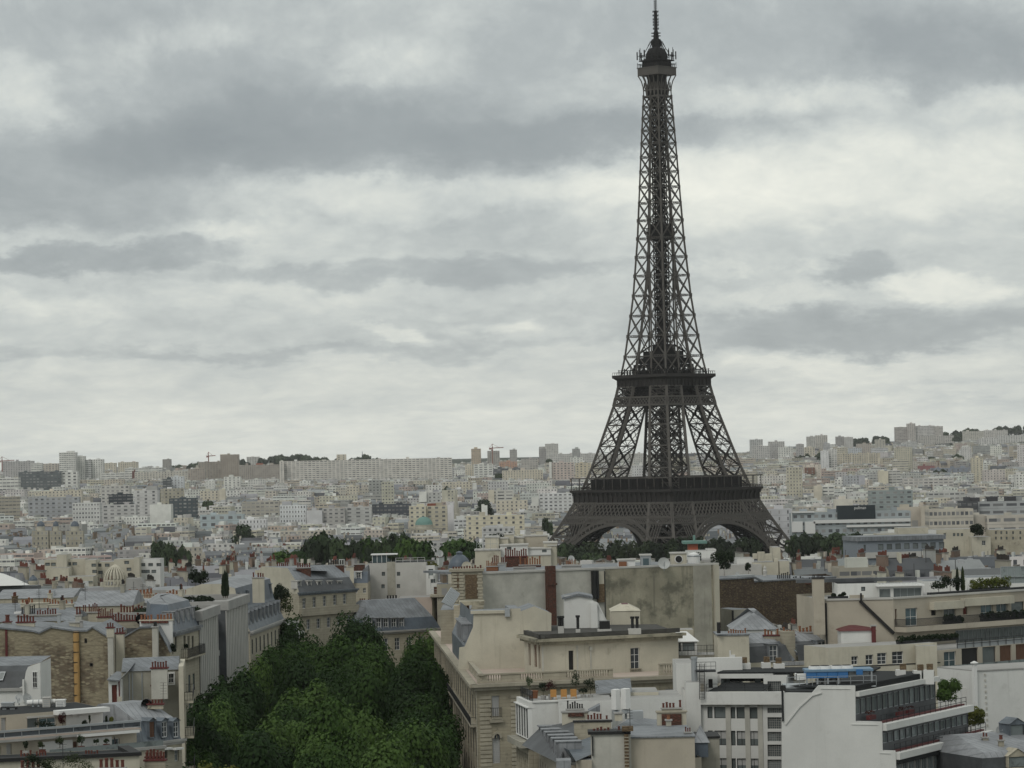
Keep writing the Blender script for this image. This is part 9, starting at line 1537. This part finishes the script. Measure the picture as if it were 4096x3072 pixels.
# ------------------------------------------------------------------ middle distance landmarks
def middle():
 Y = 800; T = newT('cream_modern_flats', 'cream modern flats with black square windows and a slim stair tower, left middle distance', 'building', (M1(1000, 1500, Y).x, Y + 8), 21)
 for x0, x1, yt, dy, wi in ((490, 640, 1350, 4, ((500, 1385), (565, 1385), (580, 1455))), (625, 735, 1295, 0, ()), (725, 940, 1345, 3, ((735, 1380), (800, 1380))), (940, 1060, 1355, 1, ((1012, 1395), (1020, 1465), (1035, 1545))), (1055, 1260, 1375, 5, ((1070, 1395), (1160, 1395), (1085, 1475), (1100, 1560))), (1260, 1480, 1345, 4, ((1375, 1365), (1400, 1440))), (1480, 1540, 1325, 2, ()), (1540, 1770, 1345, 6, ((1555, 1390), (1640, 1390), (1730, 1390), (1555, 1465), (1605, 1465), (1675, 1465))), (555, 760, 1440, -4, ((590, 1540),)), (640, 1030, 1540, -8, ((660, 1560),))):
  S = block(T, M1, x0, x1, yt, Y + dy, 9, CREAM if x0 < 1500 else WHITE, 21); f = S.side(0)
  for (x, y) in wi: f.px(M1, x, y, x + 52, y + 34, 'dark')
  S.build(CONC, S.z1 + .01)
 a, b = M1(720, 1555, Y - 9), M1(1020, 1595, Y - 9); m = MB(); m.poly([(a.x, Y - 8.5, b.z), (b.x, Y - 8.5, b.z), (b.x, Y - 5, a.z), (a.x, Y - 5, a.z)]); m.build('glass_slope', GLASSB, T)
 Y = 700; c = M1(1275, 1650, Y); t = M1(1275, 1405, Y); R = M1(1400, 1600, Y).x - M1(1150, 1600, Y).x; R /= 2; T = newT('lattice_dome', 'pale open ribbed dome frame like a birdcage, left middle distance', 'dome', (c.x, Y), c.z); h = (t.z - c.z); m = MB()
 for k in range(20):
  pr = None
  for j in range(9):
   q = j / 8; r = R * (1 - max(0, q - .35) ** 2 * 2.25); p = V((c.x + math.cos(k * .3142) * r, Y + math.sin(k * .3142) * r, c.z + h * q)) if q < 1 else V((c.x, Y, t.z)); pr and m.beam(pr, p, .26); pr = p
 m.build('rib', CREAM, T); m = MB()
 for q in (.0, .25): m.lathe((c.x, Y, c.z + h * q), [(R * 1.02, 0), (R * 1.02, .35), (R * .97, .35)], 20)
 m.build('ring', CREAM, T); m = MB(); m.lathe((c.x, Y, 0), [(R * 1.05, 22), (R * 1.05, c.z)], 20); m.build('drum', CONC, T)
 Y = 640; a, b = M1(-260, 1600, Y), M1(460, 1630, Y); T = newT('white_canopy', 'broad white shallow canopy roof at the left edge', 'canopy', (a.x * .5 + b.x * .5, Y + 8), GZ); m = MB(); cx = (a.x + b.x) / 2 - 3; rr = (b.x - a.x) / 2; m.lathe((cx, Y + rr * .35, b.z), [(rr * 1.05, 0), (rr * 1.0, .15), (rr * .6, 1.4), (rr * .25, 2.3), (.02, 2.6)], 28)
 for v in range(len(m.v)): x, y, z = m.v[v]; m.v[v] = (x, Y + rr * .35 + (y - Y - rr * .35) * .4, z)
 m.build('roof', WHITEP, T); m = MB(); m.box(a.x, Y + 1, GZ, b.x - 1, Y + 6, b.z - .2); m.build('glazed_wall', SLATE, T)
 Y = 652; b = M1(340, 1600, Y); dome(M1, 310, 410, 1520, 1590, Y, 'small dark slate dome behind the white canopy, left edge', SLATEB)
 Y = 900; T = newT('grey_modern_office', 'long blue-grey modern building with big dark square windows, right middle distance', 'office building', (M5(400, 1400, Y).x, Y + 9), 21); A, B = M4(1105, 1315, Y), M5(700, 1325, Y + 4); fp = fpfrom(A, B, 16); z = A.z; S = Shell(T, fp, 21, z, plain('blue_grey_cladding', (.20, .225, .25), .7)); f = S.side(0)
 for k in range(8): x = 30 + 89 * k; f.px(M5, x, 1345 - k * 3, x + 56, 1400 - k * 3, 'dark')
 for k in range(6): x = 60 + 89 * k; f.px(M5, x, 1440 - k * 2, x + 60, 1475 - k * 2, 'dark')
 f.px(M4, 1160, 1352, 1182, 1415, 'dark'); S.build(ZINC); m = MB(); f.box(m, -.5, f.L + .5, z, z + 1.2, -15, .6); m.build('roof', ZINC, T); m = MB(); zz = f.uz(M5, 300, 1405)[1]; f.box(m, 1, f.L, zz - 2.0, zz - .4, .004, .5); m.build('pale_band', CONCL, T)
 Y = 985; T = newT('yellow_cream_flats', 'pale yellow flats above the blue-grey modern building, right', 'building', (M5(700, 1220, Y).x, Y + 6), 18)
 for x0, x1, yt, mat, dy in ((20, 235, 1235, CREAM, 0), (235, 545, 1175, CREAM, 3), (545, 625, 1200, WHITE, 2), (625, 1005, 1192, CREAM, 4), (990, 1180, 1270, CREAM, -3), (1180, 1560, 1195, CREAM2, 2)):
  S = block(T, M5, x0, x1, yt, Y + dy, 10, mat, 18); f = S.side(0)
  if x0 == 625: [f.px(M5, x, 1232, x + 26, 1262, 'dark') for x in (700, 795, 835, 875)]
  if x0 == 1180: [f.px(M5, x, y, x + 18, y + 28, 'dark') for x in (1225, 1280, 1335, 1400, 1475) for y in (1212, 1268)]
  if x0 == 990: f.px(M5, 1090, 1308, 1130, 1355, 'case')
  S.build(CONC, S.z1 + .01)
 p = M5(1050, 1220, Y - 4); shrub('roof_tree', 'dark square hedge on the pale yellow flats, right', V((p.x, p.y, p.z - 2.4)), 2.4, LEAFD, 900, .6, (1.2, .8, 1.1), None, 'hedge')
middle()
# ------------------------------------------------------------------ trees
def treeproto(k, leafmat, nleaf, size, R=5.6, H=9.0, lobes=12):
 """crown and trunk meshes of one tree kind, base at the origin"""
 rnd = random.Random(100 + k); m = MB(); leaves(m, (0, 0, H), R, nleaf, size, rnd, (1, 1, 1.12), lobes, .6); cr = m.mesh('crown', [leafmat]); m = MB(); m.tube((0, 0, 0), (0, 0, H * .55), .32, .22, 8)
 for i in range(6): a = i * 1.05 + rnd.random(); m.tube((0, 0, H * .5), (math.cos(a) * R * .55, math.sin(a) * R * .55, H * .95), .15, .05, 6)
 return cr, m.mesh('trunk', [BARK])
def tree(name, label, proto, p, sc, rz=0.0, group=None, cat='tree', sz=None):
 T = thing(name, label, cat, p, group); c = sub(proto[0], 'crown', T); t = sub(proto[1], 'trunk', T)
 for o in (c, t): o.scale = (sc, sc, sz or sc); o.rotation_euler = (0, 0, rz)
 return T
def avenue_trees():
 protos = [treeproto(i, LEAF, 8000, .5, 5.6, 9.2, 11) for i in range(6)] + [treeproto(9, LEAFY, 8000, .5, 5.6, 9.2, 11)]; rnd = random.Random(5); k = 0
 special = {0: 'yellowing broad crown at the bottom right of the avenue trees', }
 for row, x0 in enumerate((-39.5, -30, -21, -12.5)):
  y = 330 + row * 3
  while y < 592:
   lean = lerpt([(330, 1.5), (430, 0), (600, 0)], y); x = x0 + rnd.uniform(-1.2, 1.2) + (0 if row < 2 else -(y - 430) * .03) + (1.5 if row == 0 and y < 420 else 0) - (max(0, 430 - y) * .045 if row > 1 else 0)
   if row == 0: x += .0 if y < 400 else -.5
   h = rnd.uniform(.98, 1.5) - (.1 if y < 350 else 0); w = rnd.uniform(.78, 1.02); yel = (row == 3 and 345 < y < 375) or (row == 1 and y < 338)
   lab = 'broad dark green plane tree in the leafy mass filling the avenue'
   if row == 3 and 345 < y < 375: lab = 'plane tree with yellowing leaves at the bottom right of the avenue'
   elif row == 1 and y < 338: lab = 'plane tree with a bright yellow-green top at the very bottom of the avenue'
   tree('plane_tree', lab, protos[6 if yel else rnd.randrange(6)], V((x, y, 25.0)), w, rnd.uniform(0, 6.28), 'plane trees lining the avenue' if not yel else 'yellowing avenue trees', sz=h); k += 1
   y += rnd.uniform(11, 14.5)
avenue_trees()
def far_trees():
 fp_ = [treeproto(20 + i, LEAFF, 900, 1.7, 6.0, 9.0, 9) for i in range(3)]; fd = [treeproto(30 + i, LEAF, 900, 1.7, 6.0, 9.0, 9) for i in range(2)]; rnd = random.Random(9); fk = [treeproto(40 + i, LEAFD, 900, 1.7, 6.0, 9.0, 9) for i in range(2)]
 def belt(c, tops, Y, step, name, label, group, protos, hmax=30, dep=25, rad=None):
  for (xa, ya), (xb, yb) in zip(tops, tops[1:]):
   n = max(1, int((c(xb, yb, Y).x - c(xa, ya, Y).x) / step))
   for i in range(n):
    for j in range(2):
     f = (i + rnd.random()) / n; YY = Y + j * dep * .6 + rnd.uniform(-5, 5); p = c(xa + (xb - xa) * f, ya + (yb - ya) * f + rnd.uniform(0, 18) + j * -2, YY); g = ground(p.x, YY); h = p.z - g; base = max(g, p.z - hmax); sz = (p.z - base) / 14.6; s2 = rad or rnd.uniform(.85, 1.35); sz = max(sz, s2 * 1.05); base = p.z - 14.6 * sz; tree(name, label, protos[rnd.randrange(len(protos))], V((p.x, YY, base)), s2, rnd.uniform(0, 6), group, sz=sz)
 belt(M2, [(1205, 1190), (1260, 1105), (1330, 1095), (1500, 1130), (1600, 1150), (1850, 1150), (1980, 1130), (2212, 1125), (2300, 1150), (2380, 1165)], 1230, 8, 'park_tree', 'full green tree in the dark belt left of the lattice tower', 'tree belt left of the lattice tower', fp_ + fd[:1], 34, rad=1.0)
 belt(M3, [(160, 1300), (420, 1290), (640, 1300), (780, 1320)], 1210, 8, 'park_tree', 'green tree at the right end of the dark belt, beside the cream stepped flats', 'right end of the tree belt', fd, 30)
 belt(M2, [(880, 1275), (1000, 1262), (1200, 1270)], 1180, 9, 'park_tree', 'low dark tree at the left foot of the tree belt', 'left foot of the tree belt', fd, 20)
 belt(M4, [(-1900, 1370), (-1500, 1340), (-1000, 1345), (-880, 1340), (-700, 1320), (-560, 1300), (-420, 1330), (-300, 1310), (-60, 1290), (80, 1310)], 1620, 9, 'park_tree', 'dark tree under the lattice tower arches', 'trees under the lattice tower', fk, 26)
 belt(M6, [(1470, 240), (1600, 260), (1750, 290), (1900, 330)], 1560, 9, 'park_tree', 'brighter green tree before the left foot of the lattice tower', 'trees at the left foot of the lattice tower', fp_, 24)
 belt(M4, [(450, 1260), (560, 1240), (720, 1270), (830, 1250), (960, 1240), (1150, 1240)], 1650, 9, 'park_tree', 'green tree below the white framed hotel', 'trees below the hotel', fp_, 24)
 belt(M1, [(1690, 1165), (1780, 1150), (1850, 1200), (2160, 1205)], 1640, 14, 'park_tree', 'dark tree in the clump among the left roofs', 'clump among the left roofs', fp_, 26, rad=.75)
 belt(M2, [(430, 250), (660, 245), (690, 222), (830, 208), (900, 186), (1000, 215), (1100, 180), (1180, 200), (1300, 218), (1480, 212), (1640, 232), (1760, 225), (1830, 195), (1860, 230), (2212, 232)], 7000, 26, 'skyline_tree', 'dark tree in the wood along the left skyline', 'left skyline wood', fp_, 36, 60, 2.4)
 belt(M1, [(1720, 300), (1900, 305), (2050, 290), (2212, 270)], 7100, 26, 'skyline_tree', 'dark tree on the hilltop right of the squat dark tower', 'wood by the squat tower', fp_, 34, 60, 2.4)
 belt(M5, [(0, 250), (180, 250)], 7600, 30, 'skyline_tree', 'dark tree left of the great hospital slab', 'wood left of the hospital', fp_, 40, 60, 2.8)
 belt(M5, [(700, 200), (860, 180), (960, 172), (1150, 155), (1300, 135), (1521, 125), (1600, 120)], 7600, 28, 'skyline_tree', 'dark tree in the wood crowning the right hill', 'wood on the right hill', fp_, 44, 80, 2.8)
 belt(M4, [(450, 440), (560, 430), (720, 425)], 5200, 22, 'skyline_tree', 'dark tree in the strip left of the bright white tower', 'strip left of the bright white tower', fp_, 34, 40, 2.2)
 belt(M4, [(1050, 280), (1150, 262), (1280, 250), (1480, 255)], 7000, 30, 'skyline_tree', 'dark tree in the wood behind the big beige slab', 'wood behind the big beige slab', fp_, 40, 60, 2.6)
 for (x0, y0, x1, y1, Y, nm) in ((640, 300, 860, 330, 6600, 'below the hospital podium'), (500, 445, 600, 450, 5200, 'beside the lone white tower'), (640, 440, 880, 435, 5250, 'left of the lone white tower'), (1080, 430, 1270, 450, 5000, 'right of the lone white tower'), (600, 590, 690, 590, 4300, 'before the railway shed'), (850, 620, 990, 615, 4250, 'at the end of the railway shed'), (1440, 450, 1560, 445, 4700, 'at the right edge of the hillside'), (1200, 330, 1500, 330, 6200, 'among the villas of the right hill'), (820, 210, 900, 215, 7200, 'between the hospital and the terraces')): belt(M5, [(x0, y0), (x1, y1)], Y, 24, 'hillside_tree', 'dark tree in the clump ' + nm, 'clump ' + nm, fp_, 26, 40, 1.9)
 for c, x, y, Y, nm in ((M2, 90, 705, 2900, 'rounded dark tree before the pale blue-grey range'), (M2, 480, 970, 2200, 'dark tree beside the white annex'), (M3, 930, 830, 2700, 'dark tree left of the long cream flats'), (M3, 1605, 1040, 2000, 'left one of two slim dark conifers by the tower leg'), (M3, 1645, 1050, 2000, 'right one of two slim dark conifers by the tower leg'), (M3, 530, 700, 3300, 'dark green clump beneath the cream slab'), (M3, 1650, 380, 4900, 'dark clump behind the rose flats'), (M3, 1095, 540, 4000, 'dark clump left of the long cream slab'), (M1, 1800, 610, 2900, 'dark roof tree beside the pale grey slab'), (M2, 2050, 480, 4200, 'clump before the endless slab, right part'), (M2, 1890, 470, 4300, 'clump before the endless slab, middle part')): p = c(x, y, Y); g = ground(p.x, Y); tree('lone_tree', nm, fp_[int(x) % 3], V((p.x, Y, max(g, p.z - 26))), 1.3 if 'slim' not in nm else .5, 0, None, sz=min(26, p.z - g) / 14.6)
far_trees()
# ------------------------------------------------------------------ generic city: the 300 that show largest as things, the rest as one mass
def ordinal(n): return ['first', 'second', 'third', 'fourth', 'fifth', 'sixth', 'seventh', 'eighth', 'ninth', 'tenth', 'eleventh', 'twelfth', 'thirteenth', 'fourteenth', 'fifteenth', 'sixteenth', 'seventeenth', 'eighteenth', 'nineteenth', 'twentieth'][n] if n < 20 else 'last'
ZONES = [(0, 300, 'above the white gable house'), (300, 560, 'above the ochre flue pipe'), (560, 800, 'above the balcony corner house'), (800, 1010, 'above the ribbed offices'), (1010, 1200, 'above the cream mansard house'), (1200, 1400, 'left of the belt'), (1400, 1600, 'above the grey box house'), (1600, 1850, 'above the slate dome'), (1850, 2080, 'above the cream stepped flats'), (2080, 2330, 'left of the lattice tower'), (2330, 2700, 'behind the tower legs'), (2700, 3000, 'behind the right arch'), (3000, 3200, 'right of the lattice tower'), (3200, 3420, 'above the blue cooling unit'), (3420, 3640, 'above the beige pillar house'), (3640, 3860, 'above the terrace cypresses'), (3860, 4200, 'at the right edge')]
BANDS = [(0, 900, 'near roofs'), (900, 1500, 'middle roofs'), (1500, 2000, 'riverside rows'), (2000, 2500, 'lower rows'), (2500, 3200, 'mid rows'), (3200, 4200, 'upper rows'), (4200, 9999, 'hill rows')]
def finish_city():
 plan_city(); tot = MB(); ids = []
 for i, b in enumerate(CITY):
  for part in [b.wall, b.roof] + [x for c in b.chims for x in c]:
   o = len(tot.v); tot.v += part.v; tot.f += [tuple(k + o for k in f) for f in part.f]; tot.m += part.m; ids += [i] * len(part.f)
 from mathutils.bvhtree import BVHTree
 cb = BVHTree.FromPolygons(tot.v, tot.f); ov, of = [], []; bpy.context.view_layer.update()
 for ob in SC.objects:
  if ob.type != 'MESH' or len(ob.data.polygons) > 4000: continue
  k = len(ov); mw = ob.matrix_world; ov += [mw @ v.co for v in ob.data.vertices]; of += [[k + i for i in p.vertices] for p in ob.data.polygons]
 obv = BVHTree.FromPolygons(ov, of); cnt = [0] * len(CITY)
 for jy in range(1790, 3070, 8):
  for jx in range(3, 4096, 8):
   d = ray(jx, jy); h1 = cb.ray_cast(CAM, d)
   if h1[0]:
    h2 = obv.ray_cast(CAM, d)
    if h2[0] is None or h2[3] > h1[3]: cnt[ids[h1[2]]] += 1
 order = sorted(range(len(CITY)), key=lambda i: -cnt[i]); top = [i for i in order[:300] if cnt[i] > 2]; st = set(top)
 mass = MB()
 for i, b in enumerate(CITY):
  if i in st: continue
  if cnt[i] == 0 and b.info['y'] < 1500: continue
  for part in [b.wall, b.roof] + [c[0] for c in b.chims]: o = len(mass.v); mass.v += part.v; mass.f += [tuple(k + o for k in f) for f in part.f]; mass.m += part.m; mass.uv += part.uv; mass.c += part.c
 o = mass.build('far_rooftops', FACADE, attr=True); tag(o, 'pale mass of countless small far houses spreading to the hills', 'city', kind='stuff')
 seen = {}; rows = []
 for i in top:
  b = CITY[i]; f = b.info; px, py = pix(V((f['x'], f['y'], f['z']))); zn = next((z[2] for z in ZONES if z[0] <= px < z[1]), 'at the left edge'); bd = next(z[2] for z in BANDS if z[0] <= f['y'] < z[1]); nm = {'haus': 'mansard_house', 'flat': 'flat_roofed_block', 'tower': 'tower_block'}[f['style']]; wd = {'haus': 'house with %s mansard' % f['roof'], 'flat': 'flat block with %s roof' % f['roof'].replace(' flat', ''), 'tower': 'tower block'}[f['style']]
  rows.append((zn, bd, f['wall'] + ' ' + wd, px, i, nm))
 grp = {}
 for r in rows: grp.setdefault(r[:3], []).append(r)
 for key, rs in grp.items():
  rs.sort(key=lambda r: r[3])
  for n, r in enumerate(rs):
   b = CITY[r[4]]; f = b.info; lab = '%s, %s %s' % (key[2], key[1], key[0]) + ('' if len(rs) == 1 else ', %s from left' % ordinal(n))
   T = thing(r[5], lab, 'building', V((f['x'], f['y'], ground(f['x'], f['y']))), 'houses in the %s' % key[1]); b.wall.build('wall', FACADE, T, attr=True); b.roof.build('roof', FACADE, T, attr=True); [(lambda c: pk.build('chimney_pot_row', FACADE, c, attr=True))(ck.build('chimney', FACADE, T, attr=True)) for ck, pk in b.chims]
 print('CITY', len(CITY), 'seen', sum(1 for c in cnt if c), 'top', len(top), 'min', cnt[top[-1]])
finish_city()
# ------------------------------------------------------------------ air
def haze():
 m = bpy.data.materials.new('haze_air'); m.use_nodes = True; t = m.node_tree; t.nodes.clear(); o = t.nodes.new('ShaderNodeOutputMaterial'); v = t.nodes.new('ShaderNodeVolumePrincipled'); v.inputs['Color'].default_value = (.93, .94, .94, 1); v.inputs['Density'].default_value = HAZE_D; t.links.new(v.outputs[0], o.inputs['Volume'])
 b = MB(); b.box(-4200, -320, -12, 4200, 10600, 352); h = b.build('haze', m); tag(h, kind='stuff')
HAZE_D = 2.5e-5
haze()
